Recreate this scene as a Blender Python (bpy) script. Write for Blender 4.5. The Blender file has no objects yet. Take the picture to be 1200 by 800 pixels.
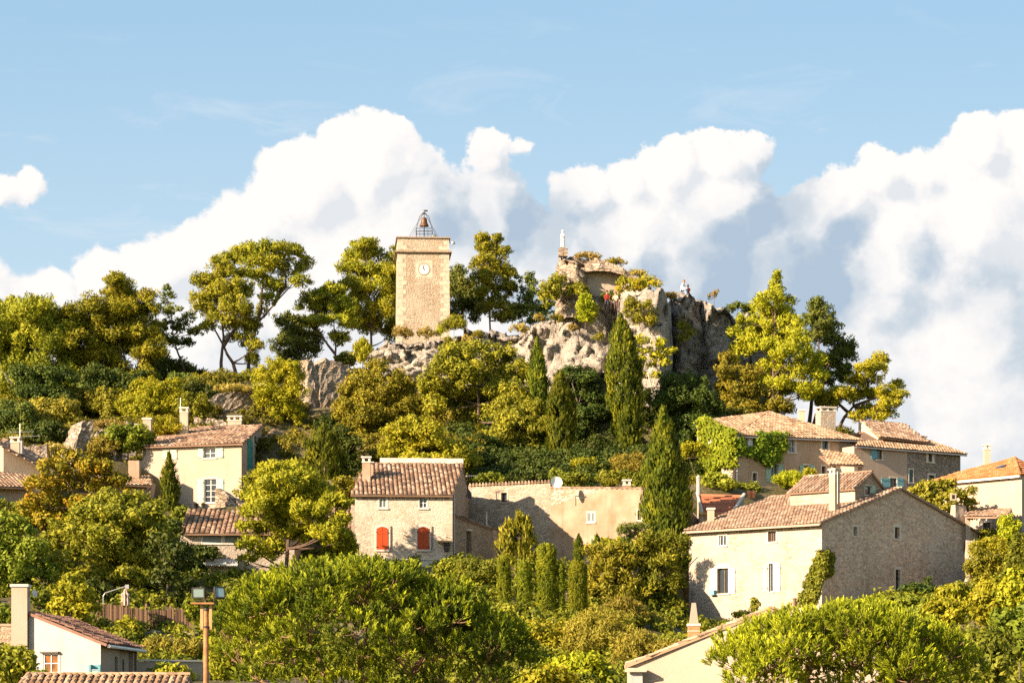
import bpy, math, random
import numpy as np
from mathutils import Vector, noise as mnoise

random.seed(7)
EXPOSURE = 1.58
F = 3240.0          # focal length in pixels of a 1200 pixel wide frame
HY = 850.0          # eye level row of that frame
EYE = 1.7

# ------------------------------------------------------------------ camera, sky, sun, exposure
scene = bpy.context.scene
cam_data = bpy.data.cameras.new("camera")
cam = bpy.data.objects.new("camera", cam_data)
scene.collection.objects.link(cam)
scene.camera = cam
cam.location = (0, 0, EYE)
cam.rotation_euler = (math.radians(90), 0, 0)
cam_data.sensor_width = 36.0
cam_data.lens = 36.0 * F / 1200.0
cam_data.shift_y = (HY - 400.0) / 1200.0
cam_data.clip_start = 0.5
cam_data.clip_end = 20000

SUN = Vector((-0.80, -0.55, 0.40)).normalized()
sun_elev = math.asin(SUN.z)
sun_az = math.atan2(SUN.x, SUN.y)
sd = bpy.data.lights.new("sun", "SUN")
sd.energy = 5.0
sd.angle = math.radians(0.5)
sd.color = (1.0, 0.77, 0.56)
sun = bpy.data.objects.new("sun", sd)
scene.collection.objects.link(sun)
sun.rotation_euler = SUN.to_track_quat('Z', 'Y').to_euler()
sun.location = (-100, -60, 80)

scene.view_settings.view_transform = 'Standard'
scene.view_settings.look = 'None'
scene.view_settings.gamma = 1.0
scene.view_settings.use_curve_mapping = False
scene.view_settings.exposure = EXPOSURE
scene.render.engine = 'CYCLES'
scene.cycles.max_bounces = 5
scene.cycles.diffuse_bounces = 2
scene.cycles.glossy_bounces = 2
scene.cycles.transmission_bounces = 3
scene.cycles.transparent_max_bounces = 4
scene.cycles.caustics_reflective = False
scene.cycles.caustics_refractive = False
scene.cycles.use_denoising = False
scene.cycles.denoiser = 'OPENIMAGEDENOISE'
try:
    scene.cycles.denoising_prefilter = 'ACCURATE'
except Exception:
    pass


class NT:
    """small helper to write node graphs"""
    def __init__(self, tree):
        self.t = tree
        tree.nodes.clear()

    def n(self, kind, **kw):
        nd = self.t.nodes.new(kind)
        for k, v in kw.items():
            setattr(nd, k, v)
        return nd

    def link(self, a, b):
        self.t.links.new(a, b)

    def _in(self, sock, v):
        if v is None:
            return
        if isinstance(v, bpy.types.NodeSocket):
            self.link(v, sock)
        else:
            sock.default_value = v

    def math(self, op, a, b=None, c=None, clamp=False):
        nd = self.n('ShaderNodeMath', operation=op)
        nd.use_clamp = clamp
        self._in(nd.inputs[0], a)
        self._in(nd.inputs[1], b)
        self._in(nd.inputs[2], c)
        return nd.outputs[0]

    def vmath(self, op, a, b=None, scale=None):
        nd = self.n('ShaderNodeVectorMath', operation=op)
        self._in(nd.inputs[0], a)
        self._in(nd.inputs[1], b)
        if scale is not None:
            self._in(nd.inputs['Scale'], scale)
        return nd.outputs['Value'] if op in ('DISTANCE', 'LENGTH', 'DOT_PRODUCT') else nd.outputs[0]

    def noise(self, vec, scale, detail=4, rough=0.5, out='Fac', dist=0.0):
        nd = self.n('ShaderNodeTexNoise')
        if vec is not None:
            self.link(vec, nd.inputs['Vector'])
        nd.inputs['Scale'].default_value = scale
        nd.inputs['Detail'].default_value = detail
        nd.inputs['Roughness'].default_value = rough
        nd.inputs['Distortion'].default_value = dist
        return nd.outputs[out]

    def voronoi(self, vec, scale, feature='F1', out='Distance', rnd=1.0):
        nd = self.n('ShaderNodeTexVoronoi', feature=feature)
        if vec is not None:
            self.link(vec, nd.inputs['Vector'])
        nd.inputs['Scale'].default_value = scale
        nd.inputs['Randomness'].default_value = rnd
        return nd.outputs[out]

    def ramp(self, fac, stops, interp='LINEAR'):
        nd = self.n('ShaderNodeValToRGB')
        cr = nd.color_ramp
        cr.interpolation = interp
        while len(cr.elements) < len(stops):
            cr.elements.new(0.5)
        for e, (p, c) in zip(cr.elements, stops):
            e.position = p
            e.color = (c, c, c, 1) if not isinstance(c, (tuple, list)) else (c[0], c[1], c[2], 1)
        self.link(fac, nd.inputs[0])
        return nd.outputs[0]

    def mix(self, fac, a, b, blend='MIX'):
        nd = self.n('ShaderNodeMix', data_type='RGBA', blend_type=blend)
        self._in(nd.inputs['Factor'], fac)
        for s, v in ((nd.inputs[6], a), (nd.inputs[7], b)):
            if isinstance(v, bpy.types.NodeSocket):
                self.link(v, s)
            else:
                s.default_value = (v[0], v[1], v[2], 1)
        return nd.outputs[2]

    def mrange(self, v, a, b, c=0.0, d=1.0, smooth=False):
        nd = self.n('ShaderNodeMapRange')
        if smooth:
            nd.interpolation_type = 'SMOOTHSTEP'
        self._in(nd.inputs[0], v)
        for i, x in zip((1, 2, 3, 4), (a, b, c, d)):
            self._in(nd.inputs[i], x)
        return nd.outputs[0]


def build_world():
    w = bpy.data.worlds.new("World")
    scene.world = w
    w.use_nodes = True
    g = NT(w.node_tree)
    out = g.n('ShaderNodeOutputWorld')
    bg = g.n('ShaderNodeBackground')
    bg.inputs['Strength'].default_value = SKY_STRENGTH
    g.link(bg.outputs[0], out.inputs[0])
    sky = g.n('ShaderNodeTexSky', sky_type='NISHITA')
    sky.sun_disc = False
    sky.sun_elevation = sun_elev
    sky.sun_rotation = sun_az % (2 * math.pi)
    sky.altitude = 200
    sky.air_density = 1.0
    sky.dust_density = 0.6
    sky.ozone_density = 2.0
    tc = g.n('ShaderNodeTexCoord')
    sep = g.n('ShaderNodeSeparateXYZ')
    g.link(tc.outputs['Generated'], sep.inputs[0])
    y = g.math('MAXIMUM', sep.outputs[1], 0.02)
    # slopes of the direction, in hundredths of radian-like units: 1 unit = 100 frame pixels
    u = g.math('MULTIPLY_ADD', g.math('DIVIDE', sep.outputs[0], y), F / 100, 6.0)
    v = g.math('MULTIPLY_ADD', g.math('DIVIDE', sep.outputs[2], y), -F / 100, HY / 100)
    comb = g.n('ShaderNodeCombineXYZ')
    g.link(u, comb.inputs[0])
    g.link(v, comb.inputs[1])
    p0 = comb.outputs[0]

    # cloud density as a group so that it can be sampled twice (second time towards the light)
    gt = bpy.data.node_groups.new("cloud_density", 'ShaderNodeTree')
    gt.interface.new_socket(name="P", in_out='INPUT', socket_type='NodeSocketVector')
    gt.interface.new_socket(name="D", in_out='OUTPUT', socket_type='NodeSocketFloat')
    h = NT(gt)
    gi = h.n('NodeGroupInput')
    go = h.n('NodeGroupOutput')
    P = gi.outputs[0]
    w1 = h.noise(P, 1.1, 2, 0.5, 'Color')
    w2 = h.noise(P, 4.2, 5, 0.62, 'Color')
    P1 = h.vmath('ADD', P, h.vmath('SCALE', h.vmath('SUBTRACT', w1, (0.5, 0.5, 0.5)), scale=0.50))
    P1 = h.vmath('ADD', P1, h.vmath('SCALE', h.vmath('SUBTRACT', w2, (0.5, 0.5, 0.5)), scale=0.30))
    fl = h.n('ShaderNodeVectorMath', operation='MULTIPLY')
    h.link(P1, fl.inputs[0])
    fl.inputs[1].default_value = (1, 1, 0)
    P1 = fl.outputs[0]
    acc = None
    for cx, cy, r in CLOUDS:
        d = h.vmath('DISTANCE', P1, (cx, cy, 0))
        e = h.math('MULTIPLY_ADD', d, -1.0 / r, 1.0)
        e = h.math('MULTIPLY', e, min(1.0, r / 0.6))
        acc = e if acc is None else h.math('SMOOTH_MAX', acc, e, 0.10)
    puff = h.voronoi(P1, 2.6, 'SMOOTH_F1', 'Distance')
    fb = h.noise(P, 3.0, 10, 0.66)
    acc = h.math('ADD', acc, h.math('MULTIPLY_ADD', puff, -0.17, 0.06))
    acc = h.math('ADD', acc, h.math('MULTIPLY_ADD', fb, 0.30, -0.15))
    h.link(acc, go.inputs[0])

    def dens(vec):
        nd = g.n('ShaderNodeGroup')
        nd.node_tree = gt
        g.link(vec, nd.inputs[0])
        return nd.outputs[0]
    D0 = dens(p0)
    D1 = dens(g.vmath('ADD', p0, (-0.20, -0.17, 0)))
    mask = g.mrange(D0, 0.01, g.mrange(v, 1.5, 3.6, .10, .24), 0, 1, True)
    relief = g.mrange(g.math('SUBTRACT', D1, D0), -0.13, 0.20, 1, 0)
    # broad grey areas
    sh = None
    warp = g.vmath('ADD', p0, g.vmath('SCALE', g.vmath('SUBTRACT', g.noise(p0, 1.6, 5, 0.6, 'Color'), (0.5, 0.5, 0.5)), scale=1.1))
    fl2 = g.n('ShaderNodeVectorMath', operation='MULTIPLY')
    g.link(warp, fl2.inputs[0])
    fl2.inputs[1].default_value = (1, 1, 0)
    for cx, cy, r, s in GREYS:
        d = g.vmath('DISTANCE', fl2.outputs[0], (cx, cy, 0))
        e = g.mrange(d, 0.15 * r, r, s, 0, True)
        sh = e if sh is None else g.math('MAXIMUM', sh, e)
    lit = g.math('SUBTRACT', g.math('MULTIPLY_ADD', relief, 0.46, 0.56), g.math('MULTIPLY', sh, 0.88), None, True)
    s = 1.0 / SKY_STRENGTH
    kx = 1.0 / 2 ** EXPOSURE
    ccol = g.ramp(lit, [(0.0, (0.46, 0.57, 0.70)), (0.35, (0.64, 0.71, 0.78)), (0.7, (0.90, 0.90, 0.91)), (1.0, (1.04, 1.0, 0.965))])
    ccol = g.vmath('SCALE', ccol, scale=s * kx)
    front = g.mrange(sep.outputs[1], 0.25, 0.55, 0, 1)
    mask = g.math('MULTIPLY', mask, front)
    tint = g.mix(1.0, sky.outputs[0], SKY_TINT, 'MULTIPLY')
    # thin veil low in the sky
    veil = g.mrange(v, -1.0, 4.2, 0.86, 0.93)
    veil = g.math('MULTIPLY', veil, front)
    pale = g.mix(g.mrange(v, 0.2, 3.6), (0.37 * s * kx, 0.60 * s * kx, 0.82 * s * kx), (0.55 * s * kx, 0.73 * s * kx, 0.87 * s * kx))
    wn = g.noise(g.vmath('MULTIPLY', g.vmath('ADD', p0, (0.0, 0.0, 3.0)), (0.55, 1.7, 1.0)), 1.1, 7, 0.62, 'Fac', 0.6)
    wisp = g.math('MULTIPLY', g.mrange(wn, 0.56, 0.78, 0, 0.45), g.mrange(v, 0.2, 1.6, 0.25, 1))
    pale = g.mix(wisp, pale, (0.90 * s * kx, 0.90 * s * kx, 0.92 * s * kx))
    base = g.mix(veil, tint, pale)
    final = g.mix(mask, base, ccol)
    below = g.mrange(sep.outputs[2], -0.02, 0.0, 0, 1)
    final = g.mix(below, (0.25, 0.24, 0.2), final)
    g.link(final, bg.inputs['Color'])


SKY_STRENGTH = 0.082
SKY_TINT = (1.12, 1.0, 0.84)
CLOUDS = [  # x, y, radius in hundreds of frame pixels
    (4.35, 2.05, .80), (3.55, 2.35, .78), (3.0, 2.80, .78), (2.45, 3.02, .60), (1.9, 3.25, .60), (1.25, 3.50, .60), (0.45, 3.62, .60),
    (-0.3, 3.7, .8), (4.85, 2.55, .85), (5.3, 3.2, .95), (4.0, 3.3, 1.4), (2.4, 4.0, 1.15), (0.6, 4.3, 1.0),
    (5.72, 1.80, .34), (6.06, 1.76, .17), (5.85, 2.55, .55),
    (0.30, 2.20, .26), (0.0, 2.18, .26),
    (6.85, 2.28, .42), (7.3, 2.22, .42), (7.85, 2.12, .50), (8.45, 1.90, .44), (8.80, 1.75, .34), (8.4, 2.5, .75), (8.2, 3.25, .9), (7.4, 2.9, .9), (6.4, 3.1, .75),
    (9.2, 3.2, 1.0), (9.75, 2.5, .62), (10.3, 2.10, .42), (10.75, 2.12, .42), (11.55, 1.78, .50), (12.1, 1.85, .62), (11.4, 2.7, 1.1), (10.6, 3.2, 1.1),
    (11.6, 4.2, 1.6), (9.9, 4.4, 1.2), (13.0, 3.0, 1.6), (7.6, 4.0, 1.2), (5.6, 4.2, 1.3), (-1.5, 4.2, 1.2), (14.5, 4.2, 1.8), (-3.5, 4.6, 1.4),
]
GREYS = [  # x, y, radius, depth
    (5.4, 2.6, .9, .62), (6.3, 2.6, .9, .85), (7.0, 2.78, .55, .5), (7.7, 3.6, .9, .8), (8.6, 3.3, 1.2, 1.0), (9.5, 3.3, 1.1, 1.0), (9.2, 2.5, .9, .85), (9.3, 4.0, 1.2, .9), (5.2, 3.4, .8, .3), (6.4, 3.7, .9, .5),
    (10.85, 3.05, .5, .6), (10.6, 3.75, .5, .35), (11.6, 3.4, .6, .4), (11.95, 3.8, .8, .6), (9.95, 2.7, .5, .7),
    (0.1, 4.0, 1.0, .15),
]
build_world()

# ------------------------------------------------------------------ geometry helpers
def X_(px, Y):
    return (px - 600.0) / F * Y

def Z_(py, Y):
    return EYE + (HY - py) / F * Y

def W(px, py, Y):
    return Vector((X_(px, Y), Y, Z_(py, Y)))

def px_of(x, y):
    return 600 + F * x / y

def link(o):
    scene.collection.objects.link(o)

def tag(o, label=None, cat=None, group=None, kind=None):
    if label: o["label"] = label
    if cat: o["category"] = cat
    if group: o["group"] = group
    if kind: o["kind"] = kind
    return o

def empty(name, loc, label, cat, group=None):
    o = bpy.data.objects.new(name, None)
    o.location = loc
    o.empty_display_size = 0.3
    link(o)
    tag(o, label, cat, group)
    return o


class MB:
    def __init__(self):
        self.v = []; self.f = []; self.m = []; self.r = []; self.mat = 0

    def face(self, pts, rnd=None, mat=None):
        b = len(self.v)
        self.v.extend([tuple(p) for p in pts])
        self.f.append(tuple(range(b, b + len(pts))))
        self.m.append(self.mat if mat is None else mat)
        self.r.append(random.random() if rnd is None else rnd)

    def mesh(self, verts, faces, rnd=None, mat=None):
        b = len(self.v)
        self.v.extend([tuple(p) for p in verts])
        rr = random.random() if rnd is None else rnd
        mm = self.mat if mat is None else mat
        for f in faces:
            self.f.append(tuple(i + b for i in f)); self.m.append(mm); self.r.append(rr)

    def box(self, c, s, rz=0.0, ax=None, rnd=None, mat=None, taper=1.0):
        """c centre, s full sizes; ax = optional 3 axis vectors"""
        if ax is None:
            ca, sa = math.cos(rz), math.sin(rz)
            ax = (Vector((ca, sa, 0)), Vector((-sa, ca, 0)), Vector((0, 0, 1)))
        c = Vector(c)
        vs = []
        for k in (-1, 1):
            t = taper if k > 0 else 1.0
            for i, j in ((-1, -1), (1, -1), (1, 1), (-1, 1)):
                vs.append(c + ax[0] * (s[0] / 2 * i * t) + ax[1] * (s[1] / 2 * j * t) + ax[2] * (s[2] / 2 * k))
        self.mesh(vs, [(3, 2, 1, 0), (4, 5, 6, 7), (0, 1, 5, 4), (1, 2, 6, 5), (2, 3, 7, 6), (3, 0, 4, 7)], rnd, mat)

    def tube(self, pts, radii, n=8, rnd=None, mat=None, cap=True):
        pts = [Vector(p) for p in pts]
        if not isinstance(radii, (list, tuple)): radii = [radii] * len(pts)
        rings = []
        up = Vector((0.13, 0.31, 0.94)).normalized()
        for i, p in enumerate(pts):
            t = (pts[min(i + 1, len(pts) - 1)] - pts[max(i - 1, 0)]).normalized()
            a = t.cross(up)
            if a.length < 0.05: a = t.cross(Vector((1, 0, 0)))
            a.normalize(); b = t.cross(a)
            rings.append([p + (a * math.cos(2 * math.pi * k / n) + b * math.sin(2 * math.pi * k / n)) * radii[i] for k in range(n)])
        vs = [q for r in rings for q in r]
        fs = []
        for i in range(len(rings) - 1):
            for k in range(n):
                k2 = (k + 1) % n
                fs.append((i * n + k, i * n + k2, (i + 1) * n + k2, (i + 1) * n + k))
        if cap:
            fs.append(tuple(range(n - 1, -1, -1)))
            fs.append(tuple((len(rings) - 1) * n + k for k in range(n)))
        self.mesh(vs, fs, rnd, mat)

    def lathe(self, c, prof, n=16, rnd=None, mat=None):
        c = Vector(c)
        vs = []; fs = []
        for r, z in prof:
            for k in range(n):
                a = 2 * math.pi * k / n
                vs.append(c + Vector((r * math.cos(a), r * math.sin(a), z)))
        for i in range(len(prof) - 1):
            for k in range(n):
                k2 = (k + 1) % n
                fs.append((i * n + k, i * n + k2, (i + 1) * n + k2, (i + 1) * n + k))
        fs.append(tuple(range(n - 1, -1, -1)))
        fs.append(tuple((len(prof) - 1) * n + k for k in range(n)))
        self.mesh(vs, fs, rnd, mat)

    def build(self, name, mats, parent=None, smooth=False):
        if not isinstance(mats, (list, tuple)): mats = [mats]
        me = bpy.data.meshes.new(name)
        me.from_pydata(self.v, [], self.f)
        for m in mats: me.materials.append(m)
        me.polygons.foreach_set('material_index', self.m)
        at = me.attributes.new('rnd', 'FLOAT', 'FACE')
        at.data.foreach_set('value', self.r)
        if smooth:
            me.polygons.foreach_set('use_smooth', [True] * len(self.f))
        me.update()
        o = bpy.data.objects.new(name, me)
        link(o)
        if parent is not None:
            o.parent = parent
            o.matrix_parent_inverse = Matrix_T(-parent.location)
        return o


from mathutils import Matrix
def Matrix_T(v):
    return Matrix.Translation(v)

# ------------------------------------------------------------------ materials
MATS = {}
def material(name):
    m = bpy.data.materials.new(name)
    m.use_nodes = True
    g = NT(m.node_tree)
    out = g.n('ShaderNodeOutputMaterial')
    bs = g.n('ShaderNodeBsdfPrincipled')
    g.link(bs.outputs[0], out.inputs[0])
    bs.inputs['Roughness'].default_value = 0.85
    bs.inputs['Specular IOR Level'].default_value = 0.25
    MATS[name] = m
    return m, g, bs, out

def bump(g, bs, hgt, strength=0.5, dist=0.03):
    b = g.n('ShaderNodeBump')
    b.inputs['Strength'].default_value = strength
    b.inputs['Distance'].default_value = dist
    g.link(hgt, b.inputs['Height'])
    g.link(b.outputs[0], bs.inputs['Normal'])

def coords(g, sx=1, sy=1, sz=1):
    tc = g.n('ShaderNodeTexCoord')
    mp = g.n('ShaderNodeMapping')
    mp.inputs['Scale'].default_value = (sx, sy, sz)
    g.link(tc.outputs['Object'], mp.inputs[0])
    return mp.outputs[0]

def flat_mat(name, col, rough=0.7, metal=0.0, var=0.12, scale=6.0):
    m, g, bs, out = material(name)
    p = coords(g)
    f = g.noise(p, scale, 4, 0.6)
    c = g.mix(g.mrange(f, 0.3, 0.7), tuple(x * (1 - var) for x in col), tuple(min(1, x * (1 + var)) for x in col))
    g.link(c, bs.inputs['Base Color'])
    bs.inputs['Roughness'].default_value = rough
    bs.inputs['Metallic'].default_value = metal
    return m

def stone_mat(name, light, dark, mortar, scale=3.6, bumpd=0.05, patch=None):
    """rubble masonry: irregular flattened stones, each of its own tone, in mortar"""
    m, g, bs, out = material(name)
    p = coords(g, 1, 1, 1.75)
    wob = g.vmath('SCALE', g.vmath('SUBTRACT', g.noise(p, 2.5, 3, 0.5, 'Color'), (0.5, 0.5, 0.5)), scale=0.35)
    q = g.vmath('ADD', p, wob)
    edge = g.voronoi(q, scale, 'DISTANCE_TO_EDGE')
    cell = g.voronoi(q, scale, 'F1', 'Color')
    sepc = g.n('ShaderNodeSeparateColor'); g.link(cell, sepc.inputs[0])
    stone = g.mix(sepc.outputs[0], dark, light)
    warm = g.mix(g.mrange(sepc.outputs[1], 0.75, 1.0, 0, 0.55), stone, tuple(a * b for a, b in zip(light, (1.0, 0.72, 0.5))))
    big = g.noise(coords(g), 0.35, 5, 0.6)
    warm = g.mix(g.mrange(big, 0.35, 0.7), warm, g.mix(1.0, warm, (0.80, 0.78, 0.74), 'MULTIPLY'))
    fine = g.noise(p, 14, 4, 0.6)
    warm = g.mix(g.mrange(fine, 0.3, 0.75, 0.0, 0.35), warm, g.mix(1.0, warm, (0.62, 0.6, 0.56), 'MULTIPLY'))
    st = g.noise(coords(g, 1.3, 1.3, 0.10), 1.0, 5, 0.65)
    warm = g.mix(g.mrange(st, 0.50, 0.72, 0, 0.55), warm, g.mix(1.0, warm, (0.58, 0.55, 0.50), 'MULTIPLY'))
    mk = g.mrange(edge, 0.02, 0.09, 1, 0)
    if patch is not None:   # thin render over the stones in places
        pm = g.mrange(g.noise(coords(g), 0.55, 5, 0.65), 0.46, 0.56)
        mk = g.math('MAXIMUM', mk, g.math('MULTIPLY', pm, 0.8))
    col = g.mix(mk, warm, mortar)
    g.link(col, bs.inputs['Base Color'])
    hgt = g.math('ADD', g.mrange(edge, 0.0, 0.14), g.math('MULTIPLY', fine, 0.45))
    bump(g, bs, hgt, 0.75, bumpd)
    bs.inputs['Roughness'].default_value = 0.92
    return m

def plaster_mat(name, col, stain=(0.7, 0.62, 0.5), amt=0.5, scale=0.6):
    m, g, bs, out = material(name)
    p = coords(g)
    n1 = g.noise(p, scale, 6, 0.62)
    n2 = g.noise(coords(g, 1.2, 1.2, 0.10), 1.4, 5, 0.65)
    n3 = g.noise(p, 16, 3, 0.6)
    c = g.mix(g.mrange(n1, 0.38, 0.68, 0, amt), col, tuple(a * b for a, b in zip(col, stain)))
    c = g.mix(g.mrange(n2, 0.52, 0.75, 0, amt * 0.8), c, tuple(a * b * 0.8 for a, b in zip(col, stain)))
    c = g.mix(g.mrange(n3, 0.3, 0.8, 0, 0.22), c, tuple(a * 0.7 for a in col))
    g.link(c, bs.inputs['Base Color'])
    bump(g, bs, g.math('ADD', n3, g.math('MULTIPLY', n1, 2.0)), 0.35, 0.03)
    bs.inputs['Roughness'].default_value = 0.95
    return m

def tile_mat(name, stops, lichen=0.5):
    m, g, bs, out = material(name)
    at = g.n('ShaderNodeAttribute'); at.attribute_name = 'rnd'
    p = coords(g)
    c = g.ramp(at.outputs['Fac'], stops)
    n1 = g.noise(p, 3.5, 5, 0.65)
    n2 = g.noise(p, 0.7, 4, 0.6)
    c = g.mix(g.mrange(n1, 0.48, 0.72, 0, lichen), c, (0.30, 0.27, 0.22))
    c = g.mix(g.mrange(n2, 0.45, 0.7, 0, 0.4), c, g.mix(1.0, c, (0.6, 0.55, 0.5), 'MULTIPLY'))
    g.link(c, bs.inputs['Base Color'])
    bump(g, bs, n1, 0.4, 0.02)
    return m

LEAF_GAIN = 1.7
LEAF_TINT = (1.16, 1.07, 0.74)
def leaf_mat(name, stops, trans=0.35, tcol=(0.55, 0.6, 0.05)):
    m, g, bs, out = material(name)
    at = g.n('ShaderNodeAttribute'); at.attribute_name = 'rnd'
    oi = g.n('ShaderNodeObjectInfo')
    p = coords(g)
    n1 = g.noise(p, 0.55, 3, 0.55)
    fac = g.math('ADD', g.math('MULTIPLY', at.outputs['Fac'], 0.66), g.mrange(n1, 0.35, 0.65, -0.04, 0.38))
    c = g.ramp(fac, stops)
    hs = g.n('ShaderNodeHueSaturation')
    g.link(c, hs.inputs['Color'])
    g.link(g.math('MULTIPLY_ADD', oi.outputs['Random'], 0.03, 0.485), hs.inputs['Hue'])
    g.link(g.math('MULTIPLY_ADD', oi.outputs['Random'], 0.30, 0.85), hs.inputs['Value'])
    c = g.mix(1.0, g.vmath('SCALE', hs.outputs[0], scale=LEAF_GAIN), LEAF_TINT, 'MULTIPLY')
    g.link(c, bs.inputs['Base Color'])
    bs.inputs['Roughness'].default_value = 0.55
    bs.inputs['Specular IOR Level'].default_value = 0.12
    tr = g.n('ShaderNodeBsdfTranslucent')
    g.link(g.mix(1.0, g.vmath('SCALE', c, scale=1.9), (tcol[0] / 0.55, tcol[1] / 0.6, tcol[2] / 0.1), 'MULTIPLY'), tr.inputs['Color'])
    ms = g.n('ShaderNodeMixShader')
    ms.inputs[0].default_value = trans * 0.5
    g.link(bs.outputs[0], ms.inputs[1]); g.link(tr.outputs[0], ms.inputs[2])
    g.link(ms.outputs[0], out.inputs[0])
    return m

def bark_mat(name, a, b):
    m, g, bs, out = material(name)
    p = coords(g, 1, 1, 0.3)
    f = g.noise(p, 7, 5, 0.65)
    g.link(g.mix(g.mrange(f, 0.35, 0.65), a, b), bs.inputs['Base Color'])
    bump(g, bs, f, 0.8, 0.04)
    return m

def rock_mat(name):
    m, g, bs, out = material(name)
    p = coords(g)
    wob = g.vmath('ADD', p, g.vmath('SCALE', g.noise(p, 0.8, 4, 0.6, 'Color'), scale=1.2))
    n1 = g.noise(p, 0.22, 6, 0.65)
    n2 = g.noise(wob, 1.6, 8, 0.68)
    n3 = g.noise(coords(g, 1, 1, 0.22), 1.1, 6, 0.62)
    vo = g.voronoi(wob, 0.9, 'DISTANCE_TO_EDGE')
    v2 = g.voronoi(wob, 3.2, 'DISTANCE_TO_EDGE')
    c = g.ramp(n1, [(0.32, (0.30, 0.27, 0.23)), (0.5, (0.43, 0.385, 0.32)), (0.68, (0.54, 0.48, 0.39))])
    c = g.mix(g.mrange(n3, 0.48, 0.62, 0, 0.65), c, (0.235, 0.225, 0.21))
    c = g.mix(g.mrange(n2, 0.55, 0.68, 0, 0.65), c, (0.17, 0.155, 0.135))
    c = g.mix(g.mrange(n2, 0.28, 0.42, 0.5, 0), c, (0.56, 0.48, 0.385))
    c = g.mix(g.math('MULTIPLY', g.mrange(vo, 0.0, 0.03, 0.7, 0), g.mrange(n1, .42, .6)), c, (0.12, 0.11, 0.09))
    # ochre lichen and dry soil on flatter parts
    geo = g.n('ShaderNodeNewGeometry')
    sp = g.n('ShaderNodeSeparateXYZ'); g.link(geo.outputs['Normal'], sp.inputs[0])
    top = g.math('MULTIPLY', g.mrange(sp.outputs[2], 0.5, 0.85), g.mrange(g.noise(p, 1.2, 4, 0.6), 0.42, 0.58))
    c = g.mix(g.math('MULTIPLY', top, 0.35), c, (0.28, 0.21, 0.11))
    g.link(c, bs.inputs['Base Color'])
    hgt = g.math('ADD', g.math('MULTIPLY', n2, 1.5), g.math('ADD', g.mrange(vo, 0, 0.2, 0, 0.15), g.mrange(v2, 0, 0.15, 0, 0.15)))
    bump(g, bs, hgt, 1.0, 0.34)
    bs.inputs['Roughness'].default_value = 0.95
    return m

M_stone_light = stone_mat('limestone_rubble_light', (0.58, 0.50, 0.38), (0.43, 0.36, 0.26), (0.52, 0.44, 0.33), 5.0, 0.025, patch=True)
M_stone_white = stone_mat('limestone_rubble_pale', (0.50, 0.43, 0.34), (0.32, 0.265, 0.20), (0.44, 0.375, 0.295), 4.0, 0.022, patch=True)
M_stone_hc = stone_mat('limestone_rubble_bright', (0.66, 0.56, 0.44), (0.43, 0.35, 0.265), (0.59, 0.495, 0.385), 4.0, 0.02, patch=True)  # lighter rubble tone for the red shuttered house front
M_stone_shade = stone_mat('rubble_shade_lifted', (0.80, 0.62, 0.47), (0.44, 0.33, 0.245), (0.66, 0.505, 0.38), 3.6, 0.03)  # rubble for shade sides, warm bounced light put into its colour
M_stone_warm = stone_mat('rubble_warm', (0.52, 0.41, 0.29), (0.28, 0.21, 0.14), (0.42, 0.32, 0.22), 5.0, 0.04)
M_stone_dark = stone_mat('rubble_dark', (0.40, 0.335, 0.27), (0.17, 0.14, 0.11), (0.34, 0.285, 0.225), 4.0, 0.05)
M_ruin = stone_mat('ruin_rubble', (0.56, 0.47, 0.37), (0.27, 0.22, 0.17), (0.22, 0.18, 0.13), 2.4, 0.12)
M_tower = stone_mat('tower_masonry', (0.50, 0.42, 0.31), (0.35, 0.28, 0.20), (0.45, 0.37, 0.27), 3.6, 0.05, patch=True)
M_quoin = flat_mat('quoin_stone', (0.47, 0.395, 0.295), 0.9, 0, 0.25, 3.0)
M_sill = flat_mat('dressed_stone', (0.60, 0.54, 0.44), 0.9, 0, 0.12, 4.0)
M_ply_cream = plaster_mat('plaster_cream', (0.46, 0.385, 0.29))
M_ply_cream2 = plaster_mat('plaster_pale_cream', (0.43, 0.35, 0.27), (0.75, 0.66, 0.5), 0.35)
M_ply_white = plaster_mat('plaster_white_weathered', (0.44, 0.42, 0.385), (0.6, 0.6, 0.58), 0.4, 0.9)
M_ply_pink = plaster_mat('plaster_rose_ochre', (0.50, 0.365, 0.245), (0.72, 0.62, 0.52), 0.7, 0.8)
M_ply_ochre = plaster_mat('plaster_ochre', (0.41, 0.30, 0.21), (0.66, 0.58, 0.46), 0.95, 0.7)
M_ply_grey = plaster_mat('plaster_taupe', (0.44, 0.335, 0.25), (0.8, 0.75, 0.7), 0.4)
M_ply_tan = plaster_mat('plaster_tan', (0.40, 0.32, 0.24), (0.75, 0.7, 0.65), 0.4)
M_tile_brown = tile_mat('canal_tile_weathered', [(0, (0.13, 0.085, 0.06)), (.3, (0.24, 0.145, 0.09)), (.6, (0.36, 0.225, 0.14)), (.85, (0.46, 0.32, 0.22)), (1, (0.56, 0.44, 0.33))], 0.45)
M_tile_light = tile_mat('canal_tile_sun_bleached', [(0, (0.24, 0.15, 0.09)), (.35, (0.36, 0.235, 0.14)), (.7, (0.45, 0.31, 0.19)), (1, (0.54, 0.41, 0.28))], 0.35)
M_tile_rose = tile_mat('canal_tile_rose', [(0, (0.19, 0.12, 0.08)), (.35, (0.29, 0.19, 0.125)), (.7, (0.37, 0.255, 0.175)), (1, (0.46, 0.35, 0.26))], 0.3)
M_tile_orange = tile_mat('canal_tile_orange', [(0, (0.38, 0.14, 0.05)), (.4, (0.50, 0.19, 0.065)), (.8, (0.58, 0.24, 0.09)), (1, (0.62, 0.33, 0.16))], 0.14)
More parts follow.
